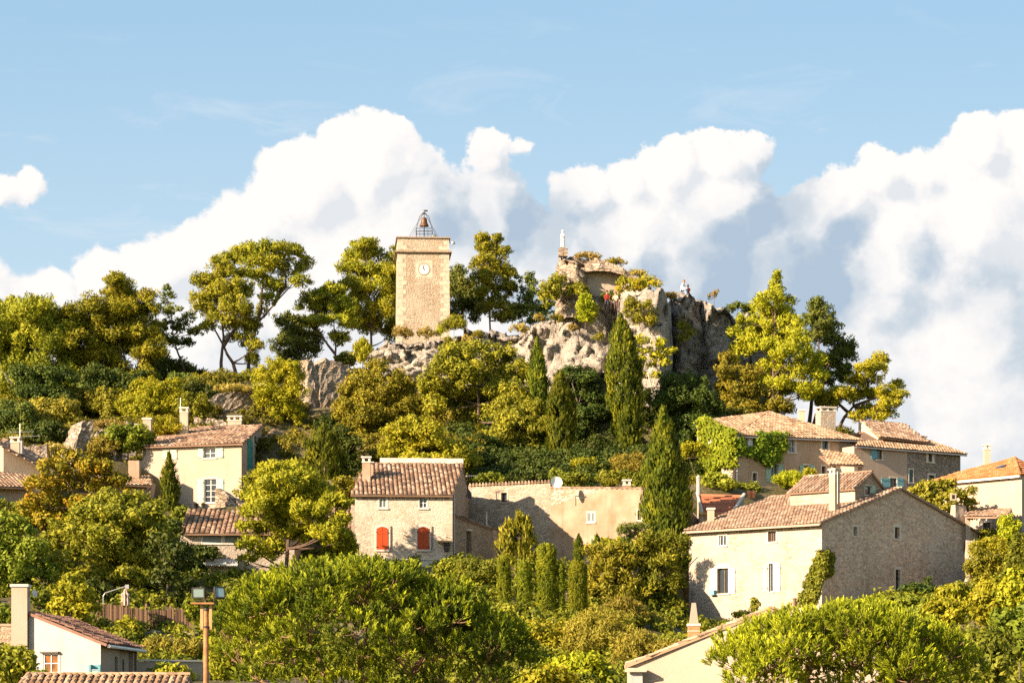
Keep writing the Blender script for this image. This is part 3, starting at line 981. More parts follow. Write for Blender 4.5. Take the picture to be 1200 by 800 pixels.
def ridge_tiles(mb, a, b, r=.12, mat=0):
    a = Vector(a); b = Vector(b)
    n = max(1, int((b - a).length / .4))
    for i in range(n):
        p = a.lerp(b, i / n); q = a.lerp(b, (i + 1.08) / n)
        d = (q - p).normalized(); s = d.cross(Vector((0, 0, 1))).normalized(); up = s.cross(d)
        vs = []
        for pt, rr in ((p, r), (q, r * .88)):
            for g in range(6):
                t = math.pi * g / 5
                vs.append(pt + s * math.cos(t) * rr + up * (math.sin(t) * rr * .85))
        mb.mesh(vs, [(g, g + 1, g + 7, g + 6) for g in range(5)] + [(5, 4, 3, 2, 1, 0), (6, 7, 8, 9, 10, 11)], random.random(), mat)


class Wall:
    """vertical wall from A to B (plan points, left to right seen from outside); tops: [(u 0..1, z)]"""
    def __init__(self, A, B, zb, tops, mat):
        self.A = Vector((A[0], A[1], 0)); self.B = Vector((B[0], B[1], 0)); self.zb = zb
        self.L = (self.B - self.A).length
        self.d = (self.B - self.A).normalized()
        self.out = Vector((self.d.y, -self.d.x, 0))
        self.tops = [(u * self.L, z) for u, z in tops]
        self.mat = mat; self.op = []; self.fit = []

    def u(self, px):
        k = (px - 600) / F
        den = self.d.x - k * self.d.y
        return (k * self.A.y - self.A.x) / den

    def z(self, px, py):
        y = self.A.y + self.d.y * self.u(px)
        return Z_(py, y)

    def P(self, u, z, o=0.0):
        return self.A + self.d * u + Vector((0, 0, z)) + self.out * o

    def rect(self, x0, y0, x1, y1):
        u0, u1 = sorted((self.u(x0), self.u(x1)))
        xm = (x0 + x1) / 2
        return u0, u1, self.z(xm, y1), self.z(xm, y0)

    def hole(self, x0, y0, x1, y1, depth=0.22):
        r = self.rect(x0, y0, x1, y1)
        self.op.append((*r, depth))
        return r

    def topz(self, u):
        t = self.tops
        for (a, za), (b, zb) in zip(t, t[1:]):
            if a - 1e-6 <= u <= b + 1e-6:
                return za + (zb - za) * (u - a) / max(b - a, 1e-9)
        return t[-1][1]

    def emit(self, mb, sill=None):
        brk = sorted(set([0.0, self.L] + [round(t[0], 4) for t in self.tops] + [round(x, 4) for o in self.op for x in o[:2]]))
        brk = [x for x in brk if -1e-6 <= x <= self.L + 1e-6]
        for a, b in zip(brk, brk[1:]):
            if b - a < 1e-4: continue
            m = (a + b) / 2
            ops = sorted([o for o in self.op if o[0] - 1e-4 <= m <= o[1] + 1e-4], key=lambda o: o[2])
            z = self.zb
            for o in ops:
                if o[2] > z: mb.face([self.P(a, z), self.P(b, z), self.P(b, o[2]), self.P(a, o[2])])
                z = o[3]
            mb.face([self.P(a, z), self.P(b, z), self.P(b, self.topz(b)), self.P(a, self.topz(a))])
        for u0, u1, z0, z1, dp in self.op:
            f = [(u0, z0), (u1, z0), (u1, z1), (u0, z1)]
            for i in range(4):
                p, q = f[i], f[(i + 1) % 4]
                mb.face([self.P(*p), self.P(*q), self.P(*q, -dp), self.P(*p, -dp)])
            mb.face([self.P(u0, z0, -dp), self.P(u1, z0, -dp), self.P(u1, z1, -dp), self.P(u0, z1, -dp)], mat=1)

    def bx(self, mb, u0, u1, z0, z1, o0, o1, **k):
        c = self.P((u0 + u1) / 2, (z0 + z1) / 2, (o0 + o1) / 2)
        mb.box(c, (abs(u1 - u0), abs(o1 - o0), abs(z1 - z0)), ax=(self.d, self.out, Vector((0, 0, 1))), **k)


class House:
    def __init__(self, name, label, cat, loc, group=None):
        self.root = empty(name, Vector(loc), label, cat, group)
        self.walls = []
        self.later = []

    def wall(self, A, B, zb, tops, mat):
        w = Wall(A, B, zb, tops, mat); self.walls.append(w); return w

    def part(self, mb, name, mats, label=None, parent=None, smooth=False):
        o = mb.build(name, mats, None, smooth)
        if parent is None:
            o.parent = self.root; o.matrix_parent_inverse = Matrix_T(-self.root.location)
        else:
            o.parent = parent
        if label: o['label'] = label
        return o

    def window(self, w, x0, y0, x1, y1, frame=M_white, bars=(1, 1), surround=M_sill, sh=None, shmat=None, pane=None, depth=.2, open_dark=False, arch=False, shr=None, label=None, sur_w=.09, name='window'):
        u0, u1, z0, z1 = w.hole(x0, y0, x1, y1, depth)
        mb = MB()
        t = .05
        o0, o1 = -depth + .05, -depth + .11
        w.bx(mb, u0 + .003, u0 + t, z0 + .003, z1 - .003, o0, o1); w.bx(mb, u1 - t, u1 - .003, z0 + .003, z1 - .003, o0, o1)
        w.bx(mb, u0 + t, u1 - t, z0 + .003, z0 + t, o0, o1); w.bx(mb, u0 + t, u1 - t, z1 - t, z1 - .003, o0, o1)
        nx, nz = bars
        for i in range(1, nx + 1):
            uu = u0 + (u1 - u0) * i / (nx + 1); w.bx(mb, uu - .022, uu + .022, z0 + t, z1 - t, o0 + .005, o1 - .005)
        for i in range(1, nz + 1):
            zz = z0 + (z1 - z0) * i / (nz + 1); w.bx(mb, u0 + t, u1 - t, zz - .016, zz + .016, o0 + .012, o1 - .012)
        fr = self.part(mb, name, frame, label)
        if not open_dark:
            mb = MB(); mb.face([w.P(u0 + .01, z0 + .01, o0 + .015), w.P(u1 - .01, z0 + .01, o0 + .015), w.P(u1 - .01, z1 - .01, o0 + .015), w.P(u0 + .01, z1 - .01, o0 + .015)])
            self.part(mb, 'pane', pane or M_glass, None, fr)
        if surround is not None:
            mb = MB(); s = sur_w
            w.bx(mb, u0 - s, u0 - .002, z0, z1, -.03, .018); w.bx(mb, u1 + .002, u1 + s, z0, z1, -.03, .018)
            w.bx(mb, u0 - s, u1 + s, z1 + .002, z1 + s * 1.3, -.03, .021)
            if arch:
                n = 8
                for i in range(n):
                    a0 = math.pi * i / n; um = (u0 + u1) / 2; rr = (u1 - u0) / 2 + s * .5
                    w.bx(mb, um + math.cos(a0 + .2) * rr - .09, um + math.cos(a0 + .2) * rr + .09, z1 + math.sin(a0 + .2) * rr * .35, z1 + math.sin(a0 + .2) * rr * .35 + .13, -.03, .024)
            self.part(mb, 'surround', surround, None, fr)
            mb = MB(); w.bx(mb, u0 - s * 1.3, u1 + s * 1.3, z0 - .09, z0 - .002, -.03, .075)
            self.part(mb, 'sill', surround, None, fr)
        if sh:
            for (a, b) in sh:       # shutters folded open against the wall: frame x ranges
                self.shutter(w, a, y0 - (0 if shr is None else shr), b, y1 + (0 if shr is None else shr), shmat)
        return fr

    def shutter(self, w, x0, y0, x1, y1, mat, o=.02, arch=0.0, name='shutter', closed=False):
        u0, u1, z0, z1 = w.rect(x0, y0, x1, y1)
        mb = MB()
        nb = max(2, int(round((u1 - u0) / .13)))
        for i in range(nb):
            a = u0 + (u1 - u0) * i / nb; b = u0 + (u1 - u0) * (i + 1) / nb
            tt = ((a + b) / 2 - (u0 + u1) / 2) / ((u1 - u0) / 2)
            zt = z1 - arch * (tt * tt)
            w.bx(mb, a + .003, b - .003, z0, zt, o, o + .035)
        for zz in (.18, .82):
            zc = z0 + (z1 - z0 - arch) * zz
            w.bx(mb, u0 + .01, u1 - .01, zc - .045, zc + .045, o + .035, o + .055)
        if closed:
            um = (u0 + u1) / 2
            w.bx(mb, um - .012, um + .012, z0, z1 - arch * .02, o + .036, o + .05)
        hm = mb; hm.mat = 1
        for zz in (.12, .86):
            zc = z0 + (z1 - z0 - arch) * zz
            for uu in (u0, u1):
                w.bx(hm, uu - .06, uu + .05, zc - .02, zc + .02, o + .056, o + .066)
        return self.part(mb, name, [mat, M_iron])

    def chimney(self, cx, ytop, ybot, wpx, Y, mat, dep=.6, slots=True, cap=M_sill, rz=0.0, extra_down=.6, label=None, kind='open'):
        z1 = Z_(ytop, Y); z0 = Z_(ybot, Y) - extra_down
        x = X_(cx, Y); w = wpx * Y / F
        mb = MB()
        H = z1 - z0
        body_top = z1 - (.34 if kind == 'open' else .1)
        mb.box((x, Y, (z0 + body_top) / 2), (w, dep, body_top - z0), rz)
        ch = self.part(mb, 'chimney', mat, label)
        mb = MB()
        if kind == 'open':
            ca, sa = math.cos(rz), math.sin(rz)
            k = 3 if w > .9 else 2
            for i in range(k):
                for j in (-1, 1):
                    lx = (-.5 + i / (k - 1)) * (w - .14); ly = j * (dep / 2 - .07)
                    mb.box((x + lx * ca - ly * sa, Y + lx * sa + ly * ca, body_top + .12), (.14, .14, .24), rz)
            mb.box((x, Y, body_top - .03), (w + .08, dep + .08, .07), rz, mat=0)
            mb.box((x, Y, z1 - .05), (w + .14, dep + .14, .10), rz)
        else:
            mb.box((x, Y, z1 - .06), (w + .12, dep + .12, .12), rz)
        self.part(mb, 'chimney_cap', cap, None, ch)
        return ch

    def gutter(self, a, b, r=.07, mat=M_metal, name='gutter'):
        mb = MB(); mb.tube([a, b], r, 7)
        return self.part(mb, name, mat)

    def roof(self, polys, mats, ridges=(), pitch=.27, thick=.1, label=None, parent=None, name='roof'):
        mb = MB()
        for p in polys: roof_tiles(mb, p, pitch, thick=thick)
        for a, b in ridges: ridge_tiles(mb, a, b)
        return self.part(mb, name, mats, label, parent)

    def quoins(self, w, which, z0, z1, mat=M_quoin, h=.34, size=(.42, .26)):
        mb = MB(); z = z0; i = 0
        while z + h < z1:
            L = size[i % 2] * random.uniform(.85, 1.1)
            u0, u1 = (0, L) if which == 0 else (w.L - L, w.L)
            if which == 0: u0 -= .012
            else: u1 += .012
            w.bx(mb, u0, u1, z + .012, z + h - .012, -.05, .014, rnd=random.random())
            z += h; i += 1
        return self.part(mb, 'quoins', mat)

    def finish(self):
        by = {}
        for w in self.walls:
            by.setdefault(w.mat.name, []).append(w)
        for k, ws in by.items():
            mb = MB()
            for w in ws: w.emit(mb)
            self.part(mb, 'wall', [MATS[k], M_black])

def overhang(pts, c, k):
    return [Vector(p) for p in pts]

def ext(a, b, d):
    """extend segment a->b beyond b by d metres"""
    a = Vector(a); b = Vector(b)
    return b + (b - a).normalized() * d

build_ground()

# ---------- clock tower
def clock_tower():
    Y = 250.0
    x0, x1 = X_(466, Y), X_(526, Y)
    zb, zt = Z_(400, Y) - 9, Z_(279, Y)
    w = x1 - x0; dpt = 4.6
    th = math.radians(4)
    H = House('clock_tower', 'tall square stone clock tower with iron bell cage on the rock', 'clock tower', (X_(496, Y), Y + 2.3, zb + 2))
    d = Vector((math.cos(th), math.sin(th), 0)); bk = Vector((-d.y, d.x, 0))
    def ring(t, z):     # corners: front left, front right, back right, back left
        A = Vector((x0, Y, z)) - d * t - bk * t; return [A, A + d * (w / math.cos(th) + 2 * t), A + d * (w / math.cos(th) + 2 * t) + bk * (dpt + 2 * t), A + bk * (dpt + 2 * t)]
    mb = MB()
    zc = Z_(296, Y)
    a, b, c_, e = ring(.17, zb), ring(0, zc), ring(0, zc), ring(0, zt)
    for lo, hi in ((a, b), (b, e)):
        for i in range(4):
            j = (i + 1) % 4
            mb.face([lo[i], lo[j], hi[j], hi[i]])
    mb.face(e)
    H.part(mb, 'wall', [M_tower])
    f = Wall((b[0].x, b[0].y), (b[1].x, b[1].y), zb, [(0, zt), (1, zt)], M_tower)
    # cornice
    mb = MB()
    for (zz, t, h) in ((zc - .05, .12, .09), (zc + .04, .26, .13), (zt + .02, .14, .11)):
        r0 = ring(t, zz); r1 = ring(t, zz + h)
        mb.mesh(r0 + r1, [(3, 2, 1, 0), (4, 5, 6, 7)] + [(i, (i + 1) % 4, 4 + (i + 1) % 4, 4 + i) for i in range(4)])
    H.part(mb, 'cornice', M_cornice)
    # quoins
    mb = MB(); z = zb + .5; i = 0; h = .40
    while z + h < zt - .1:
        if not (zc - .1 < z + h and z < zc + .25):
            t = .17 * max(0, 1 - (z - zb) / (zc - zb)) + .014
            Q = .80 if i % 2 == 0 else .50
            Q *= random.uniform(.9, 1.1)
            f.bx(mb, -t, Q, z + .012, z + h - .012, -.3, t, rnd=random.random())
            f.bx(mb, f.L - Q, f.L + t, z + .012, z + h - .012, -.3, t, rnd=random.random())
        z += h; i += 1
    H.part(mb, 'quoins', M_quoin)
    # clock: square stone plate, ring, dial, ticks, hands
    u0, u1 = f.u(487), f.u(507); z0, z1 = Z_(325, Y), Z_(305, Y)
    mb = MB(); f.bx(mb, u0, u1, z0, z1, -.02, .035)
    pl = H.part(mb, 'clock_plate', M_quoin)
    cu, cz, R = (u0 + u1) / 2, (z0 + z1) / 2 - .02, .47
    def disc(mb, r, o0, o1, n=32):
        vs = [f.P(cu + math.cos(2 * math.pi * k / n) * r, cz + math.sin(2 * math.pi * k / n) * r, o) for o in (o0, o1) for k in range(n)]
        mb.mesh(vs, [tuple(range(n, 2 * n))] + [(k, (k + 1) % n, n + (k + 1) % n, n + k) for k in range(n)])
    mb = MB(); disc(mb, R + .07, .034, .050); H.part(mb, 'clock_rim', M_wood, None, pl)
    mb = MB(); disc(mb, R, .050, .056); mb.mat = 1
    def bar(a, r0, r1, wd, o):
        aa = math.radians(90 - a)
        c = f.P(cu + math.cos(aa) * (r0 + r1) / 2, cz + math.sin(aa) * (r0 + r1) / 2, o)
        dd = f.d * math.cos(aa) + Vector((0, 0, math.sin(aa)))
        mb.box(c, (r1 - r0, wd, .008), ax=(dd, f.d * -math.sin(aa) + Vector((0, 0, math.cos(aa))), f.out))
    for k in range(12): bar(k * 30, R * .72, R * .93, .07 if k % 3 == 0 else .045, .060)
    H.part(mb, 'clock_dial', [M_white, M_iron], None, pl)
    mb = MB(); bar(-42, -.1, R * .5, .06, .066); bar(-15, -.12, R * .8, .05, .074); H.part(mb, 'clock_hands', M_iron, None, pl)
    mb = MB()   # exposed lighter stones in the render and a wall tie
    for (px, py, s) in ((484, 330, .35), (483, 333, .22), (500, 338, .3), (510, 342, .4), (506, 340, .25), (514, 320, .3), (515, 352, .35), (513, 360, .4), (516, 372, .35), (478, 300, .25), (512, 331, .25), (517, 345, .3)):
        uu = f.u(px); f.bx(mb, uu, uu + s, Z_(py, Y) - s * .35, Z_(py, Y), -.02, .012 + random.uniform(0, .006), rnd=random.random())
    H.part(mb, 'exposed_stone', M_quoin)
    # iron campanile
    cx = X_(496.2, Y) ; cy = Y + 2.0
    zt2 = zt + .13
    cage = MB(); hw = .72
    zr = Z_(264.5, Y)
    for sx in (-1, 1):
        for sy in (-1, 1):
            cage.tube([(cx + sx * hw, cy + sy * hw, zt2 - .1), (cx + sx * hw, cy + sy * hw, zr)], .035, 6)
            cage.tube([(cx + sx * 1.45, cy + sy * 1.1, zt2 - .1), (cx + sx * .12, cy + sy * .1, Z_(246, Y))], .016, 5)
    for zz in (zr, zr - .28):
        for s in (-1, 1):
            cage.tube([(cx - hw, cy + s * hw, zz), (cx + hw, cy + s * hw, zz)], .028, 5)
            cage.tube([(cx + s * hw, cy - hw, zz), (cx + s * hw, cy + hw, zz)], .028, 5)
    for k in (-.36, 0, .36):
        cage.tube([(cx + k, cy - hw, zr), (cx + k, cy - hw, zr - .28)], .015, 4)
        cage.tube([(cx + k, cy - hw, zt2), (cx + k, cy - hw, zr - .28)], .022, 4)
    for s in (-1, 1):
        pts = [Vector((cx + s * hw, cy, zr)), Vector((cx + s * .62, cy, zr + .5)), Vector((cx + s * .42, cy, zr + 1.2)), Vector((cx + s * .14, cy, Z_(245.5, Y)))]
        cage.tube(pts, .028, 5)
        pts = [Vector((cx, cy + s * hw, zr)), Vector((cx, cy + s * .62, zr + .5)), Vector((cx, cy + s * .42, zr + 1.2)), Vector((cx, cy + s * .14, Z_(245.5, Y)))]
        cage.tube(pts, .028, 5)
    cage.tube([(cx, cy, zt2), (cx, cy, Z_(261, Y))], .05, 6)
    cg = H.part(cage, 'bell_cage', M_iron)
    fin = MB(); fin.tube([(cx, cy, Z_(247, Y)), (cx, cy, Z_(241.5, Y))], .035, 6)
    fin.box((cx, cy, Z_(245.5, Y)), (.35, .25, .08)); fin.box((cx + .14, cy, Z_(242.3, Y)), (.38, .03, .16))
    fin.lathe((cx, cy, Z_(244.5, Y)), [(.02, -.06), (.09, 0), (.02, .06)], 8)
    H.part(fin, 'weather_vane', M_iron, None, cg)
    bell = MB(); zb0 = Z_(260.6, Y); s = .070
    prof = [(.02, 11.2), (2.6, 11.2), (3.4, 10.6), (3.7, 8.8), (4.0, 6.0), (4.7, 3.4), (5.9, 1.0), (6.3, 0), (5.9, -.1), (5.2, .4), (3.2, 6), (.02, 9)]
    bell.lathe((cx, cy, zb0), [(r * s, z * s) for r, z in prof], 24)
    H.part(bell, 'bell', M_bronze, None, None, True)
    mb = MB(); mb.tube([(cx, cy, zb0 + .5), (cx, cy, zb0 - .08)], [.02, .05], 6); H.part(mb, 'bell_clapper', M_iron)
    mb = MB(); mb.lathe((X_(507.5, Y), cy, Z_(276, Y)), [(.05, -.35), (.05, .0), (.2, .1), (.22, .35), (.05, .5)], 10); H.part(mb, 'floodlight', M_metal)
    mb = MB(); mb.tube([(x1 - .1, Y + .5, Z_(284, Y)), (x1 + .35, Y + .4, Z_(282.5, Y))], .03, 5); mb.lathe((x1 + .38, Y + .4, Z_(285, Y)), [(.2, 0), (.14, .2), (.03, .3)], 10)
    H.part(mb, 'loudspeaker', M_metal)
    H.finish()
clock_tower()

# ---------- helper for plain rectangular houses given as plan corners
def V2(px, Y): return Vector((X_(px, Y), Y, 0))

# ---------- central house with red shutters
def red_shutter_house():
    A = V2(416, 180.0); B = V2(530, 180.5)
    side = Vector((.88, 11.5, 0)); C = B + side; D = A + side
    ze = Z_(580, 180.5); zr = Z_(545, 187.4); zrear = ze + .9
    gb = tz(B.x, 181) - 2
    H = House('stone_house', 'pale stone house with two closed red shutters and brown tiled roof', 'house', (0.5 * (A.x + B.x), 186, gb + 2))
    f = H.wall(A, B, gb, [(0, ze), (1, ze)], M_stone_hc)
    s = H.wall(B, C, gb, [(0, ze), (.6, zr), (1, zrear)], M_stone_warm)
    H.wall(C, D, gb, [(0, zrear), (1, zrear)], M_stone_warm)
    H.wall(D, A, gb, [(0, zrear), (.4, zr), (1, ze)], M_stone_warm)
    H.window(f, 444.5, 583.5, 453, 595, bars=(1, 0), pane=M_glass_pale, depth=.12)
    H.window(f, 491.5, 583, 500.5, 595, bars=(1, 1), pane=M_glass, depth=.18)
    for x0, x1 in ((441.3, 454.6), (489.3, 502.8)):
        u0, u1, z0, z1 = f.rect(x0, 617, x1, 643.5)
        mb = MB(); f.bx(mb, u0 - .1, u1 + .1, z0 - .12, z0 - .01, -.03, .09); f.bx(mb, u0 - .14, u0 - .01, z0, z1 - .1, -.03, .02); f.bx(mb, u1 + .01, u1 + .14, z0, z1 - .1, -.03, .02)
        for k in range(7):
            t = -1 + 2 * (k + .5) / 7; um = (u0 + u1) / 2 + t * (u1 - u0 + .1) / 2
            f.bx(mb, um - .06, um + .06, z1 - .16 * t * t + .01, z1 - .16 * t * t + .17, -.03, .022)
        fr = H.part(mb, 'window_surround', M_sill)
        H.shutter(f, x0, 617, x1, 643.5, M_shut_red, arch=.16, closed=True)
        mb = MB(); um = f.u(x1 + 3.2); f.bx(mb, um - .03, um + .03, z0 + .0, z1 + .05, -.02, .06); H.part(mb, 'shutter_stay', M_wood)
    # small plank hood and lantern by the corner
    mb = MB(); u0, u1, z0, z1 = f.rect(513, 633.6, 529, 635.4); f.bx(mb, u0, u1, z0, z1, -.02, .45); H.part(mb, 'hood', M_wood_light)
    mb = MB(); ul = f.u(523.2); zl = Z_(646, 180); c = f.P(ul, zl, .3)
    mb.lathe(c, [(.05, -.02), (.16, .06), (.19, .40), (.26, .44), (.05, .66), (.02, .72)], 6)
    mb.tube([c + Vector((0, 0, .7)), c + Vector((0, 0, 1.0)), f.P(ul, zl + 1.0, .02)], .025, 5)
    H.part(mb, 'wall_lantern', M_iron)
    mb = MB(); u0, u1, z0, z1 = f.rect(447, 654.5, 519, 656); f.bx(mb, u0, u1, z0, z1, -.02, .30); f.bx(mb, u0, u1, z0 - .5, z0 - .003, -.02, .22); H.part(mb, 'ledge', M_sill)
    # low step of wall on the left
    mb = MB()
    f.bx(mb, -.22, -.003, gb, Z_(592, 180), -.6, -.03); f.bx(mb, -.36, -.223, gb, Z_(628, 180), -.6, -.03); H.part(mb, 'buttress', M_stone_white)
    H.quoins(f, 1, gb + 2.2, ze - .1, M_quoin)
    # roof
    o = Vector((0, 0, .02)); ov = .32
    dn = -side.normalized()
    def up(p, z): return Vector((p.x, p.y, z))
    sl = (zr - ze) / (6.92)
    fa = up(A, ze) + dn * ov + Vector((-.25, 0, -ov * sl)) + o * 4; fb = up(B, ze) + dn * ov + Vector((.06, 0, -ov * sl)) + o * 4
    ra = up(A + side * .6, zr) + Vector((-.25, 0, 0)) + o * 4; rb = up(B + side * .6, zr) + Vector((.06, 0, 0)) + o * 4
    ba = up(D, zrear) + Vector((-.25, .3, -.05)) + o * 4; bb = up(C, zrear) + Vector((.06, .3, -.05)) + o * 4
    H.roof([[fa, fb, rb, ra], [ra, rb, bb, ba]], [M_tile_brown, M_tile_brown], pitch=.285)
    mb = MB()   # genoise: two rows of tile ends under the eave
    for r in range(2):
        n = int(f.L / .24)
        for i in range(n):
            c = f.P((i + .5) * f.L / n + (.12 if r else 0), ze - .10 - .11 * r, .10 - .09 * r)
            f.bx(mb, (i + .5) * f.L / n - .08, (i + .5) * f.L / n + .08, ze - .14 - .11 * r, ze - .05 - .11 * r, -.02, .20 - .09 * r, rnd=random.random())
    H.part(mb, 'cornice', M_tile_brown)
    # raised mortar parapet behind the ridge
    pm = MB(); pa = up(A + side * .61, zr); pb = up(B + side * .61, zr)
    pm.mesh([pa + Vector((.75, 0, -.1)), pb + Vector((.05, 0, -.1)), pb + Vector((.08, .4, -.1)), pa + Vector((.75, .4, -.1)),
             pa + Vector((.75, 0, .47)), pb + Vector((.05, 0, .47)), pb + Vector((.08, .4, .47)), pa + Vector((.75, .4, .47))],
            [(3, 2, 1, 0), (4, 5, 6, 7), (0, 1, 5, 4), (1, 2, 6, 5), (2, 3, 7, 6), (3, 0, 4, 7)])
    H.part(pm, 'parapet', M_mortar)
    H.chimney(429.5, 535, 572, 9.5, 183.2, M_ply_ochre, .62)
    H.chimney(435.5, 541, 570, 4.2, 184.2, M_ply_ochre, .3, kind='plain')
    # side: drainpipe and dish
    mb = MB(); q = s.P(.6, ze + .1, .07); mb.tube([q, q + Vector((0, 0, -6))], .045, 6); H.part(mb, 'drainpipe', M_metal)
    H.finish()
    # annex with lean-to roof
    a0 = V2(533.5, 182.6); a1 = V2(578.5, 187.5); a2 = a1 + Vector((.4, 5.5, 0)); 
    za, zb_ = Z_(604, 182.6), Z_(620.5, 187.5)
    G = House('stone_annex', 'small shaded stone annex with sloping tile edge beside red shuttered house', 'annex', (a0.x + 1.5, 185.5, gb + 2))
    w = G.wall(a0, a1, gb, [(0, za), (.35, za - .25), (1, zb_)], M_stone_warm)
    G.wall(a1, a2, gb, [(0, zb_), (1, zb_ + .3)], M_stone_shade)
    dr = w.hole(546.5, 622, 552.5, 652, .35)
    mb = MB(); w.bx(mb, dr[0] - .12, dr[1] + .12, dr[3] + .004, dr[3] + .16, -.05, .03); G.part(mb, 'lintel', M_quoin)
    mb = MB(); w.bx(mb, dr[0] + .02, dr[1] - .02, dr[2], dr[3] - .02, -.33, -.28); G.part(mb, 'door', M_wood)
    q0 = Vector((a0.x, a0.y, za)); q1 = Vector((a1.x, a1.y, zb_)); m = q0.lerp(q1, .35); m.z = za - .25
    bkv = Vector((.3, 6.0, .3))
    oo = Vector((0, -.22, .06))
    G.roof([[q0 + oo, m + oo, m + bkv, q0 + bkv], [m + oo, q1 + oo, q1 + bkv, m + bkv]], [M_tile_brown, M_tile_brown])
    mb = MB(); mb.tube([Vector((X_(570, 189), 189, Z_(622, 189))), Vector((X_(570, 189), 189, Z_(601, 189)))], .07, 8); mb.lathe((X_(570, 189), 189, Z_(601, 189)), [(.07, 0), (.13, .02), (.02, .14)], 8); G.part(mb, 'flue_pipe', M_metal)
    G.finish()
    # lean-to roof on the left
    L0 = House('tiled_shed', 'low tiled lean-to roof at the left side of red shuttered house', 'shed', (X_(400, 182), 182, tz(X_(400, 182), 182)))
    p = [W(386, 628, 181), W(416, 628, 181), W(416, 592, 186), W(386, 596, 186)]
    L0.roof([p], [M_tile_brown, M_tile_brown])
    ww = L0.wall(V2(387, 181.3), V2(415.5, 181.3), gb, [(0, Z_(628, 181) - .06), (1, Z_(628, 181) - .06)], M_stone_warm); L0.finish()
red_shutter_house()

# ---------- long wall building behind it
def long_wall_building():
    A = V2(549, 192.5); B = V2(645, 190.5); C = V2(757, 188.0); E = V2(824, 187.0)
    gb = tz(0, 188) - 3
    H = House('long_stone_building', 'long flat topped building, rubble stone left half and ochre plaster right half', 'building', (3, 190, gb + 2))
    z0, z1, z2 = Z_(569, 192.5), Z_(564.5, 190.5), Z_(572.5, 188)
    w = H.wall(A, B, gb, [(0, z0), (1, z1)], M_stone_grey2)
    v = H.wall(B, C, gb, [(0, Z_(571.5, 190.5)), (1, z2)], M_ply_ochre)
    H.wall(C, C + Vector((.4, 9, 0)), gb, [(0, z2), (1, z2)], M_ply_ochre)
    H.wall(C + Vector((.4, 9, 0)), A + Vector((.3, 7, 0)), gb, [(0, z2), (1, z2)], M_ply_ochre)
    H.wall(A + Vector((.3, 7, 0)), A, gb, [(0, z0), (1, z0)], M_stone_grey2)
    H.wall(B + Vector((0, 7, 0)), B, Z_(580, 190), [(0, z1), (1, z1)], M_stone_grey2)
    H.window(w, 587.3, 577, 594, 588, frame=M_wood, bars=(0, 0), sur_w=.12, surround=M_ply_cream, depth=.3)
    H.window(v, 688.3, 600, 697, 611.5, bars=(1, 0), pane=M_glass_pale, depth=.14, sur_w=.06)
    H.window(v, 747, 597.5, 751.5, 609, frame=M_wood, bars=(0, 0), depth=.2, sur_w=.07)
    mb = MB()
    for (a, b, za, zb_) in ((A, B, z0, z1),):
        n = int((b - a).length / .24)
        for i in range(n):
            p = a.lerp(b, (i + .5) / n); z = za + (zb_ - za) * (i + .5) / n
            mb.tube([(p.x, p.y - .14, z + .03), (p.x, p.y + .5, z + .16)], [.085, .07], 7, rnd=random.random())
            mb.box((p.x, p.y + .1, z - .02 + .02), (.24, .36, .05), mat=0)
    H.part(mb, 'coping_tiles', M_tile_light)
    mb = MB(); n = int((C - B).length / .35)
    for i in range(n):
        p = B.lerp(C, (i + .5) / n); z = Z_(571.5, 190.5) + (z2 - Z_(571.5, 190.5)) * (i + .5) / n
        mb.box((p.x, p.y + .18, z + .05), (.33, .42, .10 + random.uniform(0, .05)), rnd=random.random())
    H.part(mb, 'coping_stones', M_tile_rose)
    # flat roof deck
    mb = MB(); mb.face([(A.x, A.y + .2, z2 - .5), (C.x, C.y + .2, z2 - .5), (C.x + .4, C.y + 9, z2 - .5), (A.x + .3, A.y + 7, z2 - .5)]); H.part(mb, 'roof', M_tile_rose)
    # exposed rubble patch in the plaster near the top
    mb = MB()
    rr = random.Random(4)
    for i in range(150):
        px = 646 + rr.random() ** 1.2 * 52; py = 574 + rr.random() * 17
        if py > 576 + 15 * (1 - (px - 646) / 70): continue
        u = v.u(px); s = rr.uniform(.10, .24)
        v.bx(mb, u, u + s, Z_(py, v.A.y) - .1, Z_(py, v.A.y) + rr.uniform(-.03, .03), -.02, rr.uniform(.012, .03), rnd=rr.random())
    H.part(mb, 'exposed_stone', M_quoin)
    H.chimney(734.5, 562, 572, 8.5, 189.5, M_ply_ochre, .7, extra_down=.3)
    H.finish()
    # grey gable wall right of the big cypress
    G = House('gable_wall_house', 'narrow plain grey gabled wall between tall cypress and striped red roof', 'house', (X_(800, 187), 190, gb + 3))
    g = G.wall(V2(776, 186), V2(826, 189), gb, [(0, Z_(600, 186)), (.30, Z_(578, 187)), (1, Z_(616, 189))], M_ply_grey)
    G.wall(V2(826, 189), V2(812, 196), gb, [(0, Z_(616, 189)), (1, Z_(600, 196))], M_ply_grey)
    G.finish()

M_stone_grey2 = stone_mat('wall_rubble_sandy', (0.52, 0.44, 0.34), (0.32, 0.26, 0.20), (0.42, 0.35, 0.26), 3.1, 0.04)
long_wall_building()

